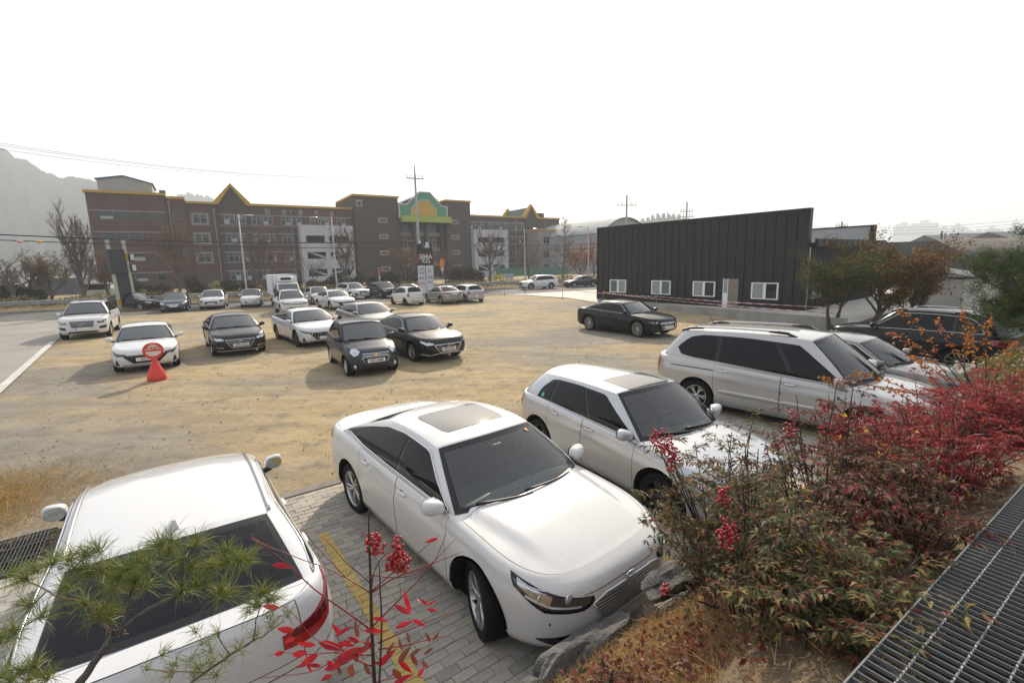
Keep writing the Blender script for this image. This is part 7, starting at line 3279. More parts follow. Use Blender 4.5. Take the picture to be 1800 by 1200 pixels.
DRYL = leaf_mat('dry_brown_leaf', [(.13, .075, .04), (.17, .095, .045), (.10, .06, .035), (.20, .12, .06)], .7, .3)
ORANL = leaf_mat('orange_leaf', [(.30, .10, .02), (.38, .15, .025), (.22, .09, .03), (.16, .085, .035)], .6, .4)
DKGRN = leaf_mat('dark_evergreen_leaf', [(.035, .040, .022), (.055, .052, .028), (.030, .034, .020), (.075, .060, .035)], .7, .25, .15)
YELG = leaf_mat('yellow_green_leaf', [(.20, .17, .04), (.13, .13, .035), (.26, .19, .06), (.09, .09, .035), (.18, .12, .05)], .6, .35)
PINEL = leaf_mat('pine_needle_far', [(.050, .090, .022), (.065, .10, .030), (.032, .055, .018), (.10, .115, .035)], .7, .25, .15)
BRNL = leaf_mat('autumn_brown_leaf', [(.10, .080, .032), (.15, .085, .030), (.075, .065, .028), (.060, .070, .026), (.30, .13, .02), (.09, .06, .03)], .7, .35, .2)


def gp(u, v, n):
    """the point of the verge line n seen at photograph column u"""
    lo, hi = 25.0, 140.0
    for _ in range(50):
        Y = (lo + hi) / 2
        p = at(u, v, Y)
        if p.x * RN.x + p.y * RN.y < n:
            lo = Y
        else:
            hi = Y
    return Vector((p.x, p.y, 0)), Y


def tree_px(u, vb, vt, n, label, seed, spread_px, **kw):
    p, Y = gp(u, vb, n)
    h = at(u, vt, Y).z
    s_ = spread_px / 840 * Y * .62
    return bare_tree(kw.pop('name', 'bare_tree'), (p.x, p.y, .3), label, seed, h - .3, s_, **kw)


tree_px(146, 520, 345, 57, 'tall bare tree at the left end of the school, many upright limbs', 1, 120, limbs=16, tropism=.9, subs=8, first=.16, r0=.26)
tree_px(315, 512, 372, 58, 'bare brown tree in front of the square school windows', 2, 110, limbs=14, leaves=DRYL, nleaf=2600, lsize=.12, tropism=.5)
tree_px(452, 510, 396, 58, 'bare brown tree left of the white stair tower', 3, 90, limbs=12, leaves=DRYL, nleaf=1500, lsize=.12, tropism=.6)
tree_px(490, 512, 420, 60, 'small bare tree close to the white stair tower', 31, 60, limbs=10, leaves=DRYL, nleaf=900, lsize=.12)
tree_px(609, 508, 384, 57, 'bare tree with pale trunk at the right edge of the white stair tower', 4, 95, limbs=13, tropism=.5, leaves=DRYL, nleaf=900, lsize=.11, r0=.2)
tree_px(555, 508, 452, 57, 'small bare shrub tree in front of the white stair tower', 5, 75, limbs=10, r0=.07)
tree_px(708, 508, 425, 59, 'bare brown tree left of the tall utility pole', 6, 65, limbs=10, leaves=DRYL, nleaf=1600, lsize=.12)
tree_px(785, 508, 425, 60, 'bare brown tree right of the sign pylon', 61, 60, limbs=10, leaves=DRYL, nleaf=1400, lsize=.12)
tree_px(862, 506, 398, 57, 'bare tree with straight dark trunk in front of the right stair tower', 7, 95, limbs=14, r0=.22, tropism=.35, first=.3)
tree_px(990, 500, 372, 60, 'slender conical bare tree in front of the sports hall', 8, 60, limbs=26, cone=True, tropism=.1, first=.12, leaves=DRYL, nleaf=1500, lsize=.11)
tree_px(1020, 500, 438, 60, 'small orange leaved tree left of the black hall', 9, 70, limbs=10, leaves=ORANL, nleaf=2600, lsize=.16, name='orange_tree')
tree_px(30, 535, 432, 58, 'dark twisted bare tree at the left edge', 10, 90, limbs=12, r0=.2, wob=.12)
tree_px(58, 532, 440, 60, 'second dark bare tree beside the container', 12, 80, limbs=12, r0=.18, wob=.12)
tree_px(92, 530, 455, 60, 'yellowish bushy tree between container and tall bare tree', 13, 90, limbs=12, leaves=leaf_mat('ochre_leaf', [(.14, .09, .035), (.18, .11, .03), (.10, .07, .035)], .7, .3), nleaf=3500, lsize=.14, name='ochre_tree')
tree_px(190, 522, 440, 61, 'brown bushy tree behind the edge on pylon', 14, 70, limbs=12, leaves=DRYL, nleaf=2600, lsize=.13)
tree_px(745, 508, 440, 62, 'brown leafless tree behind the sign pylon', 15, 60, limbs=10, leaves=DRYL, nleaf=1500, lsize=.12)
tree_px(930, 503, 430, 62, 'brown tree behind the street lamp', 16, 70, limbs=10, leaves=DRYL, nleaf=1800, lsize=.12)
tree_px(1045, 498, 425, 63, 'brown bare tree touching the left edge of the black hall', 17, 60, limbs=10, leaves=DRYL, nleaf=1400, lsize=.12)


def hedge(name, p0, p1, h, w, n, m, lsize, label=None, cat=None, group=None, kind=None, seed=0, base=.0, tone=1.0):
    """leafy mass between two ground points with an uneven top"""
    r_ = np.random.default_rng(seed)
    p0, p1 = np.array(p0, float), np.array(p1, float)
    d = p1 - p0
    L = np.linalg.norm(d[:2])
    sx = np.array([-d[1], d[0]]) / L
    t = r_.random(n)
    prof = .72 + .28 * np.sin(t * L * .9 + seed) * np.sin(t * L * .37 + 1.3) + .12 * np.sin(t * L * 2.3)
    a = r_.random(n) * 2 * np.pi
    rr = r_.random(n) ** .4
    z = base + h * prof * (.5 + .5 * np.sin(a) * rr) + r_.normal(0, .05 * h, n)
    y = np.cos(a) * rr * w / 2
    C = np.column_stack([p0[0] + d[0] * t + sx[0] * y, p0[1] + d[1] * t + sx[1] * y, z])
    V, F = leaves_np(C, r_.normal(0, 1, (n, 3)) + np.array([0, 0, .4]), r_.normal(0, 1, (n, 3)), lsize * r_.uniform(.6, 1.4, n), lsize * r_.uniform(.4, .8, n))
    o = link(name, fast_mesh(name, V, F, m))
    return tag(o, label, cat, group, kind)


# yellowed weeds behind the guard rail, dark shrubs in front of the school
hedge('verge_grass', rd(-70, 55.2, .3), rd(62, 55.2, .3), 1.05, 2.6, 26000, YELG, .20, kind='stuff', seed=2, base=.35)
for k, (u0, u1, h, n_, what) in enumerate(((215, 300, 2.3, 61, 'behind the edge on pylon'), (330, 420, 2.6, 62, 'below the square windows'), (425, 530, 2.4, 62, 'left of the white stair tower'),
                                           (540, 640, 2.7, 61, 'in front of the white stair tower'), (645, 735, 2.5, 62, 'left of the sign pylon'),
                                           (790, 850, 3.2, 61, 'below the brown right tower'), (0, 75, 2.2, 60, 'at the left edge'))):
    a, _ = gp(u0, 515, n_)
    b, _ = gp(u1, 512, n_)
    hedge('evergreen_hedge', a, b, h * .85, 2.2, 4200, DKGRN, .22, 'dark evergreen hedge in front of the school, ' + what, 'hedge', 'dark hedges in front of the school', seed=20 + k, base=.3)
p, Y = gp(377, 520, 56)
bt = bare_tree('young_shrub', (p.x, p.y, .4), 'pale leaved young shrub right of the white crossover', 77, 2.0, .7, limbs=7, subs=3, twigs=3, r0=.04,
               leaves=leaf_mat('pale_leaf', [(.30, .28, .12), (.22, .22, .09)], .6, .4), nleaf=260, lsize=.16, cat='shrub', group=None)
# weeds in the planter of the left pylon
r_ = np.random.default_rng(8)
n = 2600
ang, rad = r_.random(n) * 2 * np.pi, np.sqrt(r_.random(n))
C = np.column_stack([pl.x + np.cos(ang) * rad * 2.4, pl.y + np.sin(ang) * rad * 1.0, r_.random(n) * .45 * (1.1 - rad)])
V, F = leaves_np(C, r_.normal(0, .6, (n, 3)) + np.array([0, 0, .7]), r_.normal(0, 1, (n, 3)), .26 * r_.uniform(.6, 1.3, n), .03 * r_.uniform(.6, 1.4, n))
STRAW = leaf_mat('straw', [(.40, .26, .12), (.48, .33, .16), (.28, .17, .08), (.54, .40, .21)], .75, .4, .15)
link('planter_weeds', fast_mesh('planter_weeds', V, F, STRAW))['kind'] = 'stuff'
pm_ = MB()
pm_.blob((pl.x, pl.y, -.05), (2.5, 1.15, .28), 20, 8)
o = pm_.build('planter_mound', SOIL, smooth=True)
o['kind'] = 'structure'


def blades(name, C, L, Wd, m, seed, lean=.6, kind='stuff', curl=.5):
    r_ = np.random.default_rng(seed)
    n = len(C)
    D = r_.normal(0, lean, (n, 3))
    D[:, 2] = np.abs(D[:, 2]) + .45
    V, F = leaves_np(C, D, r_.normal(0, 1, (n, 3)), L * r_.uniform(.5, 1.3, n), Wd * r_.uniform(.6, 1.3, n), .1, curl)
    o = link(name, fast_mesh(name, V, F, m))
    o['kind'] = kind
    return o


# dry grass on the bank
r_ = np.random.default_rng(5)
n = 15000
T_, M_ = r_.uniform(-1.5, 9.5, n), r_.uniform(-2.15, -.55, n)
keep = r_.random(n) < np.clip(.35 + .8 * np.sin(T_ * 1.3 + M_ * 2) + (T_ < 3.2) * .6, .12, 1)
T_, M_ = T_[keep], M_[keep]
C = np.array([tuple(tm(a, b, bank_h(b, a) - .01)) for a, b in zip(T_, M_)])
blades('bank_grass', C, .16, .0065, STRAW, 6, .8)
n = 16000
T_, M_ = r_.normal(2.3, .75, n), r_.uniform(-2.12, -1.0, n)
C = np.array([tuple(tm(a, b, bank_h(b, a) - .01)) for a, b in zip(T_, M_)])
blades('bank_grass', C, .11, .0042, STRAW, 16, 1.0, curl=.8)
# fallen leaves and litter on the bank
n = 2600
T_, M_ = r_.uniform(.5, 10, n), r_.uniform(-2.0, -.45, n)
C = np.array([tuple(tm(a, b, bank_h(b, a) + .02)) for a, b in zip(T_, M_)])
V, F = leaves_np(C, r_.normal(0, 1, (n, 3)) * np.array([1, 1, .25]), r_.normal(0, .4, (n, 3)) + np.array([0, 0, 1]), .05 * r_.uniform(.6, 1.4, n), .02 * r_.uniform(.6, 1.5, n))
LITTER = leaf_mat('fallen_leaf', [(.16, .09, .045), (.22, .06, .03), (.24, .15, .08), (.12, .07, .04), (.28, .20, .11)], .7, .25)
link('fallen_leaves', fast_mesh('fallen_leaves', V, F, LITTER))['kind'] = 'stuff'
# red leaved ground cover at the foot of the shrubs
RUST = leaf_mat('rust_red_leaf', [(.20, .045, .025), (.26, .075, .035), (.15, .035, .025), (.22, .11, .06), (.12, .05, .03)], .55, .35)
n = 900
T_, M_ = r_.normal(1.95, .36, n), r_.normal(-1.35, .24, n)
C = np.array([tuple(tm(a, b, bank_h(min(b, -.5), a) + z)) for a, b, z in zip(T_, M_, r_.uniform(.0, .16, n))])
V, F = leaves_np(C, r_.normal(0, 1, (n, 3)) + np.array([0, 0, .3]), r_.normal(0, .5, (n, 3)) + np.array([0, 0, 1]), .046 * r_.uniform(.5, 1.4, n), .024 * r_.uniform(.6, 1.4, n))
link('ground_cover', fast_mesh('ground_cover', V, F, RUST))['kind'] = 'stuff'
# withered grass patch on the left of the lot
n = 15000
T_, M_ = r_.normal(-3.1, .9, n), r_.normal(-9.4, .75, n)
C = np.array([tuple(tm(a, b, 0)) for a, b in zip(T_, M_)])
C = C[(C[:, 0] < -3.9)]
blades('dry_grass_patch', C, .20, .007, leaf_mat('withered_grass', [(.48, .30, .13), (.56, .38, .19), (.36, .22, .10), (.28, .26, .07)], .75, .35, .15), 9, 1.2)
# loose stones on the lot
n = 2600
sv = np.array([(1, 0, 0), (-1, 0, 0), (0, 1, 0), (0, -1, 0), (0, 0, 1), (0, 0, -1)], float)
sf = np.array([(0, 2, 4), (2, 1, 4), (1, 3, 4), (3, 0, 4), (2, 0, 5), (1, 2, 5), (3, 1, 5), (0, 3, 5)])
X_ = r_.uniform(-16, 16, n)
Y_ = 4 + 16 * r_.random(n) ** 1.4
keepm = (X_ * .588 - Y_ * .809) < -7.25
X_, Y_ = X_[keepm], Y_[keepm]
n = len(X_)
s_ = r_.uniform(.008, .024, n) * r_.uniform(.6, 1.3, n)
V = (sv[None] * r_.uniform(.6, 1.3, (n, 6, 3)) * s_[:, None, None]) + np.stack([X_, Y_, s_ * .3], 1)[:, None, :]
F = (sf[None] + np.arange(n)[:, None, None] * 6).reshape(-1, 3)
link('loose_stones', fast_mesh('loose_stones', V.reshape(-1, 3), F, varied('lot_stone', (.16, .15, .13), (.36, .33, .28), 3, .9, 0)))['kind'] = 'stuff'

# ------------------------------------------------------------------ berry shrubs on the bank
STEMR = varied('red_stem', (.15, .018, .025), (.24, .035, .04), 6, .5, .05)
STEMD = varied('dark_stem', (.035, .022, .020), (.075, .05, .042), 9, .8, .3)
BERRY = mat('red_berry', (.36, .010, .016), .22, coat=.3)
LEAFSETS = {
    'green': leaf_mat('bronze_green_leaf', [(.10, .115, .042), (.14, .13, .05), (.075, .092, .038), (.24, .085, .05), (.29, .21, .07), (.15, .06, .04), (.09, .10, .045)], .62, .38, .25),
    'mixed': leaf_mat('purple_leaf', [(.18, .045, .040), (.10, .080, .040), (.26, .045, .040), (.085, .060, .036), (.22, .12, .06), (.07, .075, .036), (.15, .06, .045)], .62, .36, .25),
    'red': leaf_mat('crimson_leaf', [(.36, .035, .038), (.26, .040, .042), (.42, .055, .042), (.18, .035, .036), (.30, .10, .07), (.14, .045, .036), (.40, .04, .05)], .62, .40, .25),
}
SCARLET = leaf_mat('scarlet_leaf', [(.52, .022, .028), (.58, .05, .030), (.46, .018, .03), (.60, .085, .035)], .38, .45)
bm = bmesh.new()
bmesh.ops.create_icosphere(bm, subdivisions=2, radius=1)
_bv = np.array([tuple(v.co) for v in bm.verts])
_bf = np.array([[v.index for v in f.verts] for f in bm.faces])
bm.free()


def berry_cluster(parent, c, n, size, seed, rb=.0088, hang=.3):
    size *= 1.35
    """a loose panicle of round berries on thin stalks"""
    r_ = np.random.default_rng(seed)
    P = []
    tries = 0
    while len(P) < n and tries < n * 40:
        tries += 1
        q = r_.normal(0, 1, 3)
        q = q / np.linalg.norm(q) * r_.random() ** .45
        q = q * np.array([size * .62, size * .62, size])
        if all(np.linalg.norm(q - k) > rb * 1.6 for k in P):
            P.append(q)
    P = np.array(P) + np.array(tuple(c))
    V = (_bv[None] * rb * r_.uniform(.85, 1.12, len(P))[:, None, None] + P[:, None, :]).reshape(-1, 3)
    F = (_bf[None] + np.arange(len(P))[:, None, None] * len(_bv)).reshape(-1, 3)
    o = link('berry_cluster', fast_mesh('berry_cluster', V, F, BERRY, True), parent)
    o['kind'] = 'stuff'
    st = MB()
    ax0 = Vector(c) + Vector((0, 0, -size * 1.2))
    for q in P[::2]:
        v = Vector(q)
        st.tube([ax0.lerp(Vector(c), .5 + .5 * random.Random(int(q[0] * 1e5)).random()), v], .0011, 3, 0, False)
    st.build('berry_stalk', STEMR, o)
    return o


def nandina(p, label, seed, height, spread, nst, ntip, kind, lsize=.042, clusters=(), bare=0.0, group='berry shrubs on the bank'):
    """stems rising from one foot, each carrying sprays of small pointed leaves"""
    r_ = np.random.default_rng(seed)
    o = empty('berry_shrub', tuple(p), 0, label, 'shrub', group)
    S_ = MB()
    C, D, U, L_ = [], [], [], []
    sprays = MB()
    for k in range(nst):
        a = r_.random() * 2 * np.pi
        rad = spread * np.sqrt(r_.random())
        top = np.array([math.cos(a) * rad, math.sin(a) * rad, height * r_.uniform(.62, 1.0) * (1 - .25 * (rad / spread) ** 2)])
        b0 = np.array([math.cos(a) * .12, math.sin(a) * .12, -.05])
        pts = []
        for q in range(7):
            f = q / 6
            w_ = b0 * (1 - f) + top * f
            w_[2] = -.05 + (top[2] + .05) * f ** .85
            w_[:2] += r_.normal(0, .012, 2)
            pts.append(tuple(w_))
        S_.tube(pts, [.008 * (1 - .6 * q / 6) for q in range(7)], 5)
        for s_ in range(ntip):
            f = .22 + .78 * (s_ + r_.random()) / ntip
            i = min(int(f * 6), 5)
            q0 = np.array(pts[i]) * (1 - (f * 6 - i)) + np.array(pts[i + 1]) * (f * 6 - i)
            az = r_.random() * 2 * np.pi
            el = r_.uniform(-.1, .8)
            d = np.array([math.cos(az) * math.cos(el), math.sin(az) * math.cos(el), math.sin(el)])
            Lr = r_.uniform(.13, .26)
            mid = []
            for g in range(5):
                h = g / 4
                mid.append(q0 + d * Lr * h + np.array([0, 0, -.10 * Lr * h * h * 2]))
            sprays.tube([tuple(m) for m in mid], [.0022, .0019, .0016, .0012, .0008], 3, 0, False)
            side = np.cross(d, [0, 0, 1])
            side /= max(np.linalg.norm(side), 1e-6)
            for g in range(1, 5):
                for sg in (-1, 1):
                    bd = d * .55 + side * sg * .85 + r_.normal(0, .15, 3)
                    bd /= np.linalg.norm(bd)
                    nb = 3 if g < 4 else 2
                    for w_ in range(nb):
                        off = bd * Lr * .30 * (w_ / nb) * (1.2 - .2 * g)
                        for s2 in ((0,) if w_ else (-1, 1)):
                            ld = bd + d * .5 * s2 + r_.normal(0, .22, 3) + np.array([0, 0, -.15])
                            C.append(mid[g] + off)
                            D.append(ld)
                            U.append(np.array([0, 0, 1]) + r_.normal(0, .35, 3))
                            L_.append(lsize * r_.uniform(.55, 1.5))
            C.append(mid[4])
            D.append(d + r_.normal(0, .15, 3))
            U.append(np.array([0, 0, 1.0]))
            L_.append(lsize * 1.1)
    S_.build('stem', STEMD, o, smooth=True)
    sprays.build('leaf_stalks', STEMR if kind == 'red' else TWIGD, o)
    C, D, U, L_ = map(np.array, (C, D, U, L_))
    V, F = leaves_np(C, D, U, L_, L_ * r_.uniform(.26, .38, len(L_)), .3, .22)
    link('crown', fast_mesh('crown', V, F, LEAFSETS[kind]), o)
    for q, (dx, dy, z, n_, sz) in enumerate(clusters):
        c = Vector((dx, dy, z))
        berry_cluster(o, c, n_, sz, seed * 10 + q)
        st = MB()
        st.tube([(dx * .45, dy * .45, z * .5), (dx * .8, dy * .8, z * .82), (dx, dy, z - sz)], [.006, .004, .003], 5)
        st.build('stem', STEMD, o, smooth=True)
    return o


def bank_pt(t_, m_):
    return tm(t_, m_, bank_h(m_, t_) - .02)


def rel(p, u, v, Y):
    q = at(u, v, Y) - Vector(p)
    return q.x, q.y, q.z


# clusters are given where they hang in the photograph, on the shrub that carries them
pA = bank_pt(3.05, -1.62)
nandina(pA, 'bronze green berry shrub beside the grille of the white sedan', 1, 1.38, .62, 28, 7, 'green',
        clusters=[(*rel(pA, 1168, 778, 3.25), 62, .085), (*rel(pA, 1185, 800, 3.2), 30, .06), (*rel(pA, 1150, 768, 3.3), 26, .05), (*rel(pA, 1180, 818, 3.2), 22, .045)])
pB = bank_pt(2.55, -1.15)
nandina(pB, 'dark bronze shrub in the middle of the bank with a hanging berry bunch', 2, 1.0, .48, 24, 7, 'green',
        clusters=[(*rel(pB, 1278, 935, 2.35), 60, .075), (*rel(pB, 1270, 870, 2.5), 30, .05), (*rel(pB, 1168, 1035, 2.45), 16, .035)])
pC = bank_pt(3.75, -1.30)
nandina(pC, 'purple bronze shrub with tall berry stems before the hatchback bonnet', 3, 1.32, .56, 25, 7, 'mixed',
        clusters=[(*rel(pC, 1390, 755, 3.5), 50, .09), (*rel(pC, 1365, 785, 3.6), 26, .06), (*rel(pC, 1412, 795, 3.5), 24, .05), (*rel(pC, 1395, 728, 3.5), 14, .04)])
pD = bank_pt(2.35, -.78)
nandina(pD, 'low bronze shrub next to the corner of the grating', 4, .62, .42, 20, 8, 'green')
pE = bank_pt(3.35, -.80)
nandina(pE, 'purple leaved shrub along the edge of the grating', 5, .82, .46, 20, 7, 'mixed', clusters=[(*rel(pE, 1510, 910, 2.5), 22, .04)])
pF = bank_pt(4.9, -1.35)
nandina(pF, 'crimson shrub in front of the minivan wheel', 6, 1.12, .60, 25, 7, 'red',
        clusters=[(*rel(pF, 1508, 750, 4.1), 40, .06), (*rel(pF, 1475, 765, 4.1), 26, .05)])
pG = bank_pt(4.6, -.85)
nandina(pG, 'crimson shrub beside the upper edge of the grating', 7, .86, .54, 22, 7, 'red')
pH = bank_pt(6.0, -1.15)
nandina(pH, 'crimson shrub in front of the minivan nose', 8, .92, .6, 23, 7, 'red', clusters=[(*rel(pH, 1680, 722, 5.0), 34, .06)])
pI = bank_pt(5.9, -.72)
nandina(pI, 'red shrub at the right edge beside the grating', 9, .66, .5, 22, 8, 'red')
pJ = bank_pt(7.4, -1.1)
nandina(pJ, 'farthest crimson shrub near the boulders', 10, .80, .6, 22, 8, 'red')
pK = bank_pt(1.55, -1.55)
nandina(pK, 'small sparse bronze shrub on the dry grass behind the front rock', 11, .26, .24, 7, 4, 'mixed')
# yellow leaved plant glowing between the red shrubs
pY = bank_pt(4.25, -1.15)
sy = empty('yellow_plant', tuple(pY), 0, 'yellow leaved plant glowing between the crimson shrubs', 'shrub')
n = 420
C = r_.normal(0, 1, (n, 3)) * np.array([.16, .16, .12]) + np.array([0, 0, .42])
V, F = leaves_np(C, r_.normal(0, 1, (n, 3)), r_.normal(0, 1, (n, 3)), .05 * r_.uniform(.6, 1.3, n), .026 * r_.uniform(.6, 1.3, n))
link('crown', fast_mesh('crown', V, F, leaf_mat('yellow_leaf', [(.55, .36, .03), (.48, .28, .03), (.60, .42, .06)], .5, .5)), sy)
st = MB()
for k in range(7):
    a = k * .9
    st.tube([(0, 0, 0), (.08 * math.cos(a), .08 * math.sin(a), .25), (.16 * math.cos(a), .16 * math.sin(a), .45)], [.004, .003, .002], 4)
st.build('stem', STEMD, sy)

# --- bare red stemmed shrub in the middle foreground: stems, berries and single scarlet leaves
YN = 2.05
root = at(662, 1260, YN - .02)
rs = empty('red_stemmed_shrub', tuple(root), 0, 'nearly leafless red stemmed shrub with two berry bunches in the foreground', 'shrub', 'berry shrubs on the bank')


def L_(u, v, dy=0.0):
    return at(u, v, YN + dy) - root


def stem(pts, r0, r1, m=STEMR, dys=None):
    mb = MB()
    P = [L_(u, v, (dys[k] if dys else 0)) for k, (u, v) in enumerate(pts)]
    # round the path
    Q = []
    for k in range(len(P) - 1):
        for f in (0, .5):
            Q.append(P[k].lerp(P[k + 1], f))
    Q.append(P[-1])
    S2 = [Q[0]] + [(Q[k - 1] + Q[k] * 2 + Q[k + 1]) / 4 for k in range(1, len(Q) - 1)] + [Q[-1]]
    mb.tube(S2, [r0 + (r1 - r0) * k / (len(S2) - 1) for k in range(len(S2))], 6)
    return mb.build('stem', m, rs, smooth=True)


stem([(662, 1260), (657, 1180), (653, 1100), (652, 1040), (650, 985), (648, 930), (649, 890)], .011, .003, STEMD)
stem([(664, 1260), (668, 1170), (672, 1090), (668, 1040), (668, 1010), (666, 988)], .006, .002, STEMD)
stem([(652, 1042), (655, 1010), (668, 980), (690, 968)], .004, .002)
for pts, r0, r1, dys in (
        ([(650, 1105), (600, 1068), (550, 1035), (515, 998), (480, 970), (460, 955), (440, 945)], .0042, .0014, None),
        ([(652, 1042), (610, 1015), (570, 995), (535, 985), (500, 970), (470, 960), (442, 944)], .0035, .0012, [0, .04, .08, .1, .12, .13, .14]),
        ([(480, 970), (462, 950), (450, 918)], .0016, .0009, None), ([(470, 962), (452, 948), (440, 937)], .0014, .0008, None),
        ([(608, 1015), (590, 995), (560, 965), (548, 950), (534, 932)], .002, .001, None), ([(555, 990), (570, 975), (575, 958)], .0015, .0008, None),
        ([(651, 1025), (630, 1005), (608, 990), (585, 960), (568, 945)], .0028, .001, [0, -.03, -.06, -.08, -.1]), ([(610, 1013), (622, 998), (632, 975)], .0014, .0008, None),
        ([(652, 1042), (690, 1015), (720, 1005), (760, 990), (790, 978), (815, 968)], .004, .0012, [0, .02, .05, .08, .1, .1]),
        ([(652, 1040), (690, 1005), (725, 980), (755, 955), (772, 940)], .003, .001, [0, -.02, -.04, -.05, -.06]),
        ([(652, 1010), (700, 1016), (735, 1008), (765, 985), (785, 962), (802, 945)], .003, .001, [0, .03, .06, .06, .06, .06]),
        ([(650, 1105), (680, 1075), (710, 1045), (745, 1010), (765, 985), (780, 950), (784, 938)], .0042, .001, [0, .02, .05, .06, .08, .1, .1]),
        ([(665, 1130), (690, 1118), (720, 1105), (745, 1095), (770, 1085), (800, 1073)], .0042, .0014, None),
        ([(665, 1140), (700, 1136), (735, 1128), (765, 1120), (788, 1117)], .004, .0014, None),
        ([(652, 1150), (620, 1150), (590, 1145), (560, 1148), (530, 1150), (500, 1145), (470, 1152)], .004, .001, None),
        ([(655, 1170), (640, 1165), (610, 1150), (590, 1135), (560, 1128), (540, 1110), (520, 1080), (490, 1060)], .0045, .001, None),
        ([(598, 1150), (560, 1178), (520, 1185), (480, 1188), (455, 1192)], .0028, .001, None),
        ([(655, 1200), (690, 1190), (730, 1188), (760, 1192)], .003, .001, None),
        ([(649, 930), (650, 900)], .0014, .0008, None), ([(649, 945), (640, 935), (622, 922)], .0014, .0008, None), ([(648, 960), (640, 940), (623, 925)], .0012, .0008, None),
        ([(705, 1050), (702, 1020)], .0012, .0008, None), ([(610, 1070), (608, 1040)], .0012, .0008, None), ([(635, 1090), (640, 1055), (632, 1048)], .0012, .0008, None),
        ([(690, 1090), (700, 1065), (702, 1048)], .0012, .0008, None), ([(665, 935), (672, 920), (678, 913)], .0012, .0008, None)):
    stem(pts, r0, r1, STEMR, dys)
for q, (u, v, n_, sz, dy) in enumerate(((659, 955, 46, .056, .02), (698, 958, 20, .036, .06), (706, 985, 52, .050, .05), (690, 990, 24, .036, .02))):
    berry_cluster(rs, L_(u, v, dy), n_, sz, 500 + q, .0088)
mlv = []
for (u0, v0, u1, v1, w_, dy) in ((478, 992, 512, 996, 9, 0), (722, 1075, 712, 1043, 11, 0), (722, 1078, 695, 1065, 9, .02), (752, 1063, 735, 1052, 9, .04), (752, 1063, 764, 1056, 7, .04),
                                 (768, 1073, 752, 1070, 6, .0), (695, 1103, 722, 1092, 8, 0), (725, 1088, 745, 1098, 8, 0), (655, 1085, 678, 1090, 8, -.04), (640, 1107, 672, 1108, 9, -.02),
                                 (555, 1133, 525, 1130, 10, 0), (560, 1128, 600, 1140, 11, 0), (588, 1137, 615, 1127, 9, .02), (540, 1145, 510, 1152, 11, -.02), (500, 1145, 480, 1150, 9, 0),
                                 (590, 1162, 640, 1140, 9, -.03), (548, 1182, 537, 1150, 14, -.05), (660, 1134, 640, 1128, 9, .0), (665, 1170, 690, 1145, 12, 0), (670, 1168, 658, 1162, 11, 0),
                                 (492, 1068, 462, 1064, 9, .03), (498, 1068, 505, 1064, 7, .03), (518, 1108, 490, 1104, 8, 0), (525, 1105, 528, 1097, 7, 0), (612, 1090, 622, 1088, 9, .03),
                                 (590, 1118, 612, 1102, 10, 0), (600, 1115, 585, 1098, 8, 0), (565, 1170, 545, 1168, 10, -.05), (570, 1176, 600, 1166, 11, -.04), (520, 1120, 500, 1128, 10, .02),
                                 (770, 946, 750, 952, 7, .05), (690, 1205, 720, 1186, 10, -.04), (700, 1160, 720, 1178, 8, 0), (735, 1190, 745, 1172, 8, .02), (560, 1150, 528, 1170, 11, -.02),
                                 (575, 1160, 590, 1178, 10, -.03), (600, 1130, 622, 1134, 8, -.02), (632, 1128, 612, 1120, 8, .01), (585, 1185, 560, 1196, 10, -.03)):
    a, b = L_(u0, v0, dy), L_(u1, v1, dy + .015)
    d = b - a
    Ln = d.length * 1.2
    q_ = random.Random(u0 * 7 + v0)
    V, F = blade_leaf(a, d, (q_.uniform(-.5, .5), -.7, .6), Ln, Ln * q_.uniform(.22, .30), q_.uniform(-.1, .3), q_.uniform(-.7, .7))
    o = link('leaf', fast_mesh('leaf', V, F, SCARLET, True), rs)
OLIVE = leaf_mat('olive_red_leaf', [(.14, .055, .025), (.10, .06, .03), (.19, .05, .03), (.085, .06, .03)], .45, .35)
for (u0, v0, u1, v1) in ((630, 1120, 624, 1093), (640, 1145, 648, 1118), (615, 1160, 585, 1162), (620, 1166, 612, 1196), (700, 1165, 718, 1138), (720, 1152, 738, 1140), (722, 1150, 734, 1168),
                         (625, 1140, 626, 1162), (650, 1185, 640, 1165), (690, 1175, 706, 1192), (745, 1150, 760, 1138), (742, 1160, 752, 1175), (760, 1125, 772, 1112), (757, 1128, 748, 1112),
                         (600, 1185, 592, 1168), (720, 1130, 716, 1112), (680, 1150, 690, 1130), (708, 1142, 700, 1122)):
    a, b = L_(u0, v0, -.02), L_(u1, v1, 0)
    d = b - a
    Ln = d.length * 1.15
    q_ = random.Random(u0 * 5 + v0)
    V, F = blade_leaf(a, d, (q_.uniform(-.5, .5), -.7, .6), Ln, Ln * q_.uniform(.24, .32), q_.uniform(-.1, .25), q_.uniform(-.6, .6))
    link('leaf', fast_mesh('leaf', V, F, OLIVE, True), rs)

# --- pine branch in the lower left foreground
NEED = leaf_mat('pine_needle', [(.13, .18, .035), (.18, .23, .045), (.09, .13, .028), (.22, .25, .06), (.28, .24, .08)], .45, .3)
PBARK = varied('pine_bark', (.055, .046, .040), (.14, .12, .105), 30, .9, .9, 90, .006)
PTWIG = varied('pine_twig', (.15, .085, .055), (.22, .14, .095), 40, .85, .4, 120, .002)
YP = 1.72
proot = at(150, 1300, YP - .12)
pn = empty('pine_branch', tuple(proot), 0, 'pine branch with long needles across the lower left corner', 'pine')


def PL_(u, v, dy=0.0):
    return at(u, v, YP + dy) - proot


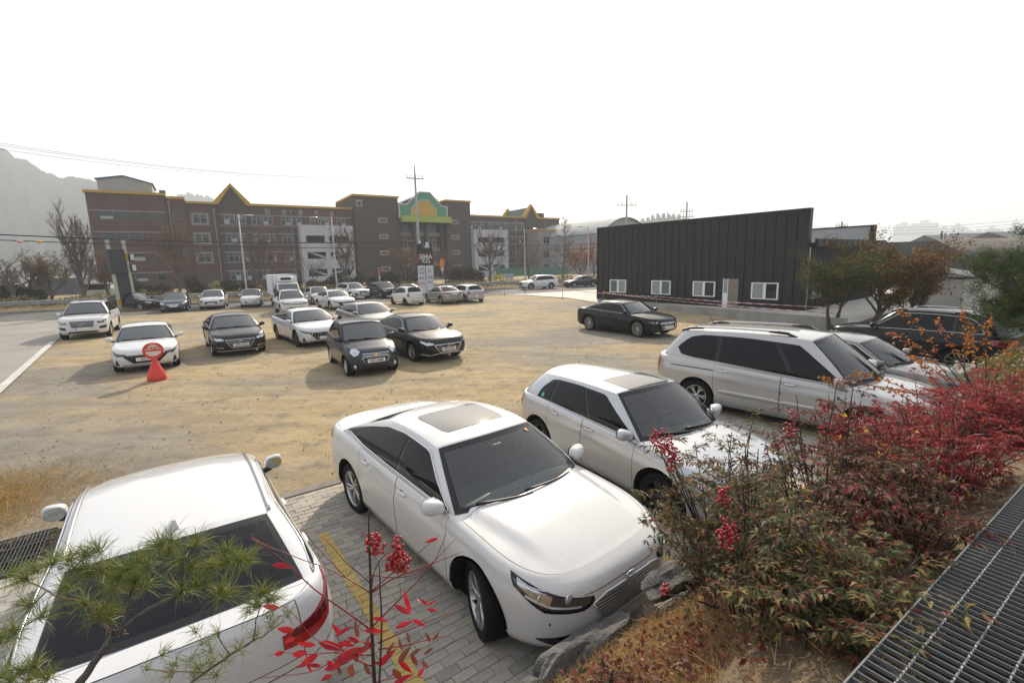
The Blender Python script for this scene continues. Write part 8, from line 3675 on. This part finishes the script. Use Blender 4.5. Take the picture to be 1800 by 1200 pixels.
def limb(pts, r0, r1, m, dys=None):
    mb = MB()
    P = [PL_(u, v, (dys[k] if dys else 0)) for k, (u, v) in enumerate(pts)]
    Q = []
    for k in range(len(P) - 1):
        for f in (0, .34, .67):
            Q.append(P[k].lerp(P[k + 1], f) + Vector((rng.gauss(0, .0015), rng.gauss(0, .0015), rng.gauss(0, .0015))))
    Q.append(P[-1])
    mb.tube(Q, [r0 + (r1 - r0) * k / (len(Q) - 1) + rng.uniform(-.05, .08) * r0 for k in range(len(Q))], 9)
    return mb.build('branch', m, pn, smooth=True)


limb([(70, 1310), (130, 1215), (165, 1165), (200, 1115)], .020, .012, PBARK, [-.14, -.04, 0, 0])
limb([(203, 1112), (262, 1070), (305, 1050), (320, 1038)], .0085, .0055, PBARK)
limb([(320, 1038), (319, 1015), (321, 990), (322, 978)], .0055, .003, PBARK)
limb([(212, 1108), (225, 1070), (229, 1040), (238, 1023)], .0065, .005, PBARK)
limb([(238, 1023), (222, 1020), (205, 1018)], .004, .0025, PTWIG)
limb([(200, 1112), (180, 1095), (170, 1078), (153, 1060)], .006, .004, PTWIG)
limb([(153, 1060), (125, 1053), (95, 1045), (70, 1030), (45, 1018)], .0042, .0025, PTWIG, [0, .02, .04, .06, .08])
limb([(80, 1038), (60, 1062), (45, 1078)], .0028, .0018, PTWIG)
limb([(75, 1083), (50, 1095), (28, 1108)], .0026, .0018, PBARK)
limb([(170, 1078), (188, 1062), (195, 1048), (197, 1035)], .003, .002, PTWIG)
limb([(320, 1210), (355, 1185), (405, 1150), (445, 1125)], .006, .004, PBARK, [.0, .02, .04, .05])
limb([(445, 1125), (470, 1112), (500, 1090)], .0035, .002, PTWIG)
limb([(445, 1125), (450, 1090), (460, 1060)], .003, .002, PTWIG)
limb([(405, 1150), (385, 1120), (384, 1115)], .0025, .0018, PTWIG)
limb([(360, 1180), (320, 1180), (258, 1176)], .0028, .0018, PTWIG)
for k in range(26):
    q = MB()
    a = rng.random() * 6.28
    c = PL_(204 + rng.gauss(0, 7), 1112 + rng.gauss(0, 6), rng.gauss(0, .008))
    q.tube([c, c + Vector((math.cos(a) * .010, rng.gauss(0, .008), math.sin(a) * .012))], [.0055, .003], 6)
    q.build('bud_scar', PBARK, pn, smooth=True)
tufts = [(45, 1018, 0), (65, 1002, .05), (95, 990, .05), (120, 985, .02), (150, 975, .03), (172, 968, .05), (118, 1035, .03), (140, 1000, .02), (160, 1005, 0), (185, 1000, .02), (205, 1016, 0),
         (225, 1000, .03), (245, 985, .03), (262, 998, .0), (240, 1022, 0), (280, 960, .03), (300, 970, .02), (322, 985, 0), (345, 955, .05), (300, 950, .04), (395, 968, .03), (420, 985, .02),
         (402, 990, .03), (375, 995, .05), (330, 1000, .01), (345, 1030, 0), (320, 1038, 0), (385, 1040, .02), (435, 985, .06), (395, 1046, .0), (25, 1110, 0), (73, 1083, 0), (55, 1063, .02), (20, 1010, .06),
         (150, 1062, 0), (175, 1078, 0), (188, 1085, 0), (197, 1035, .02), (255, 1030, .02), (40, 1180, -.05), (62, 1170, -.04), (20, 1195, -.04), (85, 1190, -.05), (48, 1200, -.03), (0, 1125, .0), (0, 1190, -.02),
         (462, 1040, .04), (470, 1055, .03), (455, 1065, .03)]
sparse = [(384, 1114, 0), (345, 1110, 0), (285, 1150, 0), (258, 1176, 0), (335, 1160, 0), (370, 1145, 0), (440, 1075, .02), (470, 1085, .02), (505, 1082, .02), (450, 1115, .0), (475, 1100, 0), (355, 1130, .02),
          (310, 1165, .01), (370, 1165, 0), (395, 1160, 0), (300, 1185, -.02), (340, 1190, -.02), (380, 1185, 0), (420, 1140, .01), (350, 1175, 0)]
tuft_r = np.random.default_rng(40)


def tuft(c, n, L, up):
    D = tuft_r.normal(0, 1, (n, 3))
    D /= np.linalg.norm(D, axis=1, keepdims=True)
    D = D + np.array(up) * .9
    D /= np.linalg.norm(D, axis=1, keepdims=True)
    Ls = L * tuft_r.uniform(.6, 1.15, n)
    C = np.array(tuple(c)) + tuft_r.normal(0, .008, (n, 3))
    S_ = np.cross(D, tuft_r.normal(0, 1, (n, 3)))
    S_ /= np.linalg.norm(S_, axis=1, keepdims=True)
    w = .00095
    mid = C + D * Ls[:, None] * .55
    tip = C + D * Ls[:, None] + np.array([0, 0, -1]) * (Ls * .13)[:, None] + S_ * (tuft_r.normal(0, .06, n) * Ls)[:, None]
    V = np.stack([C - S_ * w, C + S_ * w, mid + S_ * w, mid - S_ * w, tip], 1).reshape(-1, 3)
    b = np.arange(n)[:, None] * 5
    F = np.concatenate([b + np.array([[0, 1, 2]]), b + np.array([[0, 2, 3]]), b + np.array([[3, 2, 4]])], 1).reshape(-1, 3)
    return V, F


for (u, v, dy) in tufts + sparse:
    sp_ = (u, v, dy) in sparse
    c = PL_(u, v, dy)
    V, F = tuft(c, 40 if sp_ else 105, .066 if sp_ else .096, (tuft_r.normal(0, .4), tuft_r.normal(0, .3), .45))
    o = link('needle_tuft', fast_mesh('needle_tuft', V, F, NEED), pn)
    mb = MB()
    mb.blob(c, (.0035, .0035, .006), 6, 5)
    mb.build('bud', PTWIG, o, smooth=True)

# ------------------------------------------------------------------ trees on the right
def leafy(o, ends, n, m, size, seed, jit=.18, wl=.6):
    r_ = np.random.default_rng(seed)
    k = r_.integers(0, len(ends), n)
    C = np.array([tuple(ends[i][0]) for i in k]) + r_.normal(0, jit, (n, 3))
    V, F = leaves_np(C, r_.normal(0, 1, (n, 3)) + np.array([0, 0, .2]), r_.normal(0, 1, (n, 3)), size * r_.uniform(.6, 1.4, n), size * wl * r_.uniform(.6, 1.2, n))
    return link('crown', fast_mesh('crown', V, F, m), o)


def needles(o, ends, n, m, size, seed, jit=.1, frac=1.0):
    r_ = np.random.default_rng(seed)
    k = r_.integers(0, len(ends), n)
    C = np.array([tuple(ends[i][0]) for i in k]) + r_.normal(0, jit, (n, 3))
    D = np.array([tuple(ends[i][1]) for i in k]) * .5 + r_.normal(0, .8, (n, 3)) + np.array([0, 0, .35])
    V, F = leaves_np(C, D, r_.normal(0, 1, (n, 3)), size * r_.uniform(.6, 1.3, n), size * .10 * r_.uniform(.7, 1.3, n), .1, .1)
    return link('crown', fast_mesh('crown', V, F, m), o)


q = at(1462, 568, 20.3)
o = empty('small_pine', (q.x, q.y, .0), 0, 'small two trunked pine with orange leaves mixed in, by the hall corner', 'tree')
allends = []
for k, (lx, ly) in enumerate(((-.32, 0), (.36, .05))):
    T, Wg, ends = grow(50 + k, None, 3.2, 2.0, 13, 6, 4, .10, tropism=.12, first=.58, lean=(lx, ly), wob=.10, ragged=.34)
    T.build('trunk', BARK, o, smooth=True)
    Wg.build('twigs', TWIGD, o)
    allends += ends
needles(o, allends, 17000, PINEL, .15, 51, .075)
leafy(o, allends, 1000, ORANL, .10, 52, .10)
q = at(1540, 566, 21.5)
for k, (dx, dy, h, sp_, label, ng, no) in enumerate(((0, 0, 3.1, 2.5, 'broad brown autumn tree with dark trunk in front of the dark warehouse', 9500, 1300),
                                                    (2.4, .8, 2.9, 2.3, 'brown autumn tree with orange tips right of the broad one', 7500, 1800))):
    o = empty('autumn_tree', (q.x + dx, q.y + dy, 0), 0, label, 'tree', 'autumn trees at the ramp')
    T, Wg, ends = grow(60 + k, None, h, sp_, 15, 7, 5, .14, tropism=.14, first=.26, wob=.12, ragged=.4)
    T.build('trunk', BARK, o, smooth=True)
    Wg.build('twigs', TWIGD, o)
    leafy(o, ends, ng, BRNL, .105, 61 + k, .085)
    leafy(o, ends, no, ORANL, .105, 71 + k, .09)
# big pine at the right edge
pp_ = bank_pt(15.9, -1.35)
o = empty('pine_tree', (pp_.x, pp_.y, pp_.z - .35), 0, 'dense dark green pine at the right edge hiding the black suv tail', 'tree')
T, Wg, ends = grow(80, None, 2.6, 1.65, 22, 8, 5, .12, tropism=.02, first=.45, wob=.08, ragged=.36)
T.build('trunk', BARK, o, smooth=True)
Wg.build('twigs', TWIGD, o)
needles(o, ends, 36000, PINEL, .13, 81, .06)
# arching shrub with small orange leaves and berries, near the boulder
pb_ = bank_pt(9.2, -1.35)
o = empty('orange_twig_shrub', tuple(pb_), 0, 'arching shrub with strings of small orange leaves at the right', 'shrub')
ARCH = [[(1705, 770), (1690, 690), (1650, 640), (1600, 600), (1560, 583)], [(1710, 770), (1700, 660), (1670, 600), (1640, 560)], [(1715, 770), (1720, 650), (1700, 575), (1690, 540)],
        [(1700, 770), (1650, 720), (1590, 680), (1530, 660), (1500, 655)], [(1700, 770), (1640, 700), (1560, 680), (1480, 672), (1440, 665)], [(1708, 770), (1680, 680), (1630, 640), (1590, 620)],
        [(1716, 770), (1740, 680), (1770, 620), (1785, 600)], [(1712, 770), (1720, 690), (1715, 620), (1705, 590)], [(1715, 770), (1750, 700), (1790, 660), (1800, 655)],
        [(1702, 770), (1660, 690), (1620, 640), (1605, 632)], [(1706, 770), (1690, 660), (1700, 600), (1708, 575)], [(1700, 770), (1640, 730), (1580, 690), (1560, 684)],
        [(1718, 770), (1760, 740), (1785, 700)], [(1712, 770), (1735, 660), (1730, 585), (1745, 560)], [(1705, 770), (1660, 640), (1610, 560), (1575, 545)]]
ORB = leaf_mat('small_orange_leaf', [(.42, .13, .02), (.50, .19, .03), (.34, .08, .025), (.30, .15, .05)], .5, .45)
sr = np.random.default_rng(90)
stems = MB()
C = []
for k, pl_ in enumerate(ARCH):
    Ys = pb_.y + sr.uniform(-.7, .7)
    P = []
    for j, (u, v) in enumerate(pl_):
        w_ = j / (len(pl_) - 1)
        P.append(at(u, v, pb_.y * (1 - w_) + Ys * w_) - Vector(pb_))
    P[0] = Vector((sr.normal(0, .08), sr.normal(0, .08), -.05))
    Q = []
    for j in range(len(P) - 1):
        for f in (0, .25, .5, .75):
            Q.append(P[j].lerp(P[j + 1], f))
    Q.append(P[-1])
    for _ in range(3):
        Q = [Q[0]] + [(Q[j - 1] + Q[j] * 2 + Q[j + 1]) / 4 for j in range(1, len(Q) - 1)] + [Q[-1]]
    stems.tube(Q, [.011 * (1 - .85 * j / (len(Q) - 1)) for j in range(len(Q))], 5)
    m0 = int(len(Q) * sr.uniform(.35, .6))
    for j in range(m0, len(Q) - 1):
        for _ in range(7):
            C.append(tuple(Q[j].lerp(Q[j + 1], sr.random())))
stems.build('stem', STEMD, o, smooth=True)
C = np.array(C) + sr.normal(0, .022, (len(C), 3))
n = len(C)
V, F = leaves_np(C, sr.normal(0, 1, (n, 3)), sr.normal(0, 1, (n, 3)), .055 * sr.uniform(.6, 1.3, n), .034 * sr.uniform(.6, 1.3, n))
link('leaves', fast_mesh('leaves', V, F, ORB), o)
# low weeds round the boulders
hedge('bank_weeds', tm(9.5, -1.2), tm(14, -1.3), .55, 1.0, 2600, YELG, .07, kind='stuff', seed=44, base=1.05)
# ------------------------------------------------------------------ hazy air
hz = MB()
hz.box((-2900, -120, -1.2), (2900, 2600, 215))
hm = bpy.data.materials.new('haze')
hm.use_nodes = True
t = hm.node_tree
t.nodes.clear()
pv = t.nodes.new('ShaderNodeVolumePrincipled')
pv.inputs['Color'].default_value = (.86, .92, 1.0, 1)
pv.inputs['Density'].default_value = HAZE
pv.inputs['Anisotropy'].default_value = HAZE_G
oo = t.nodes.new('ShaderNodeOutputMaterial')
t.links.new(pv.outputs[0], oo.inputs['Volume'])
o = hz.build('haze', hm)
o['kind'] = 'stuff'
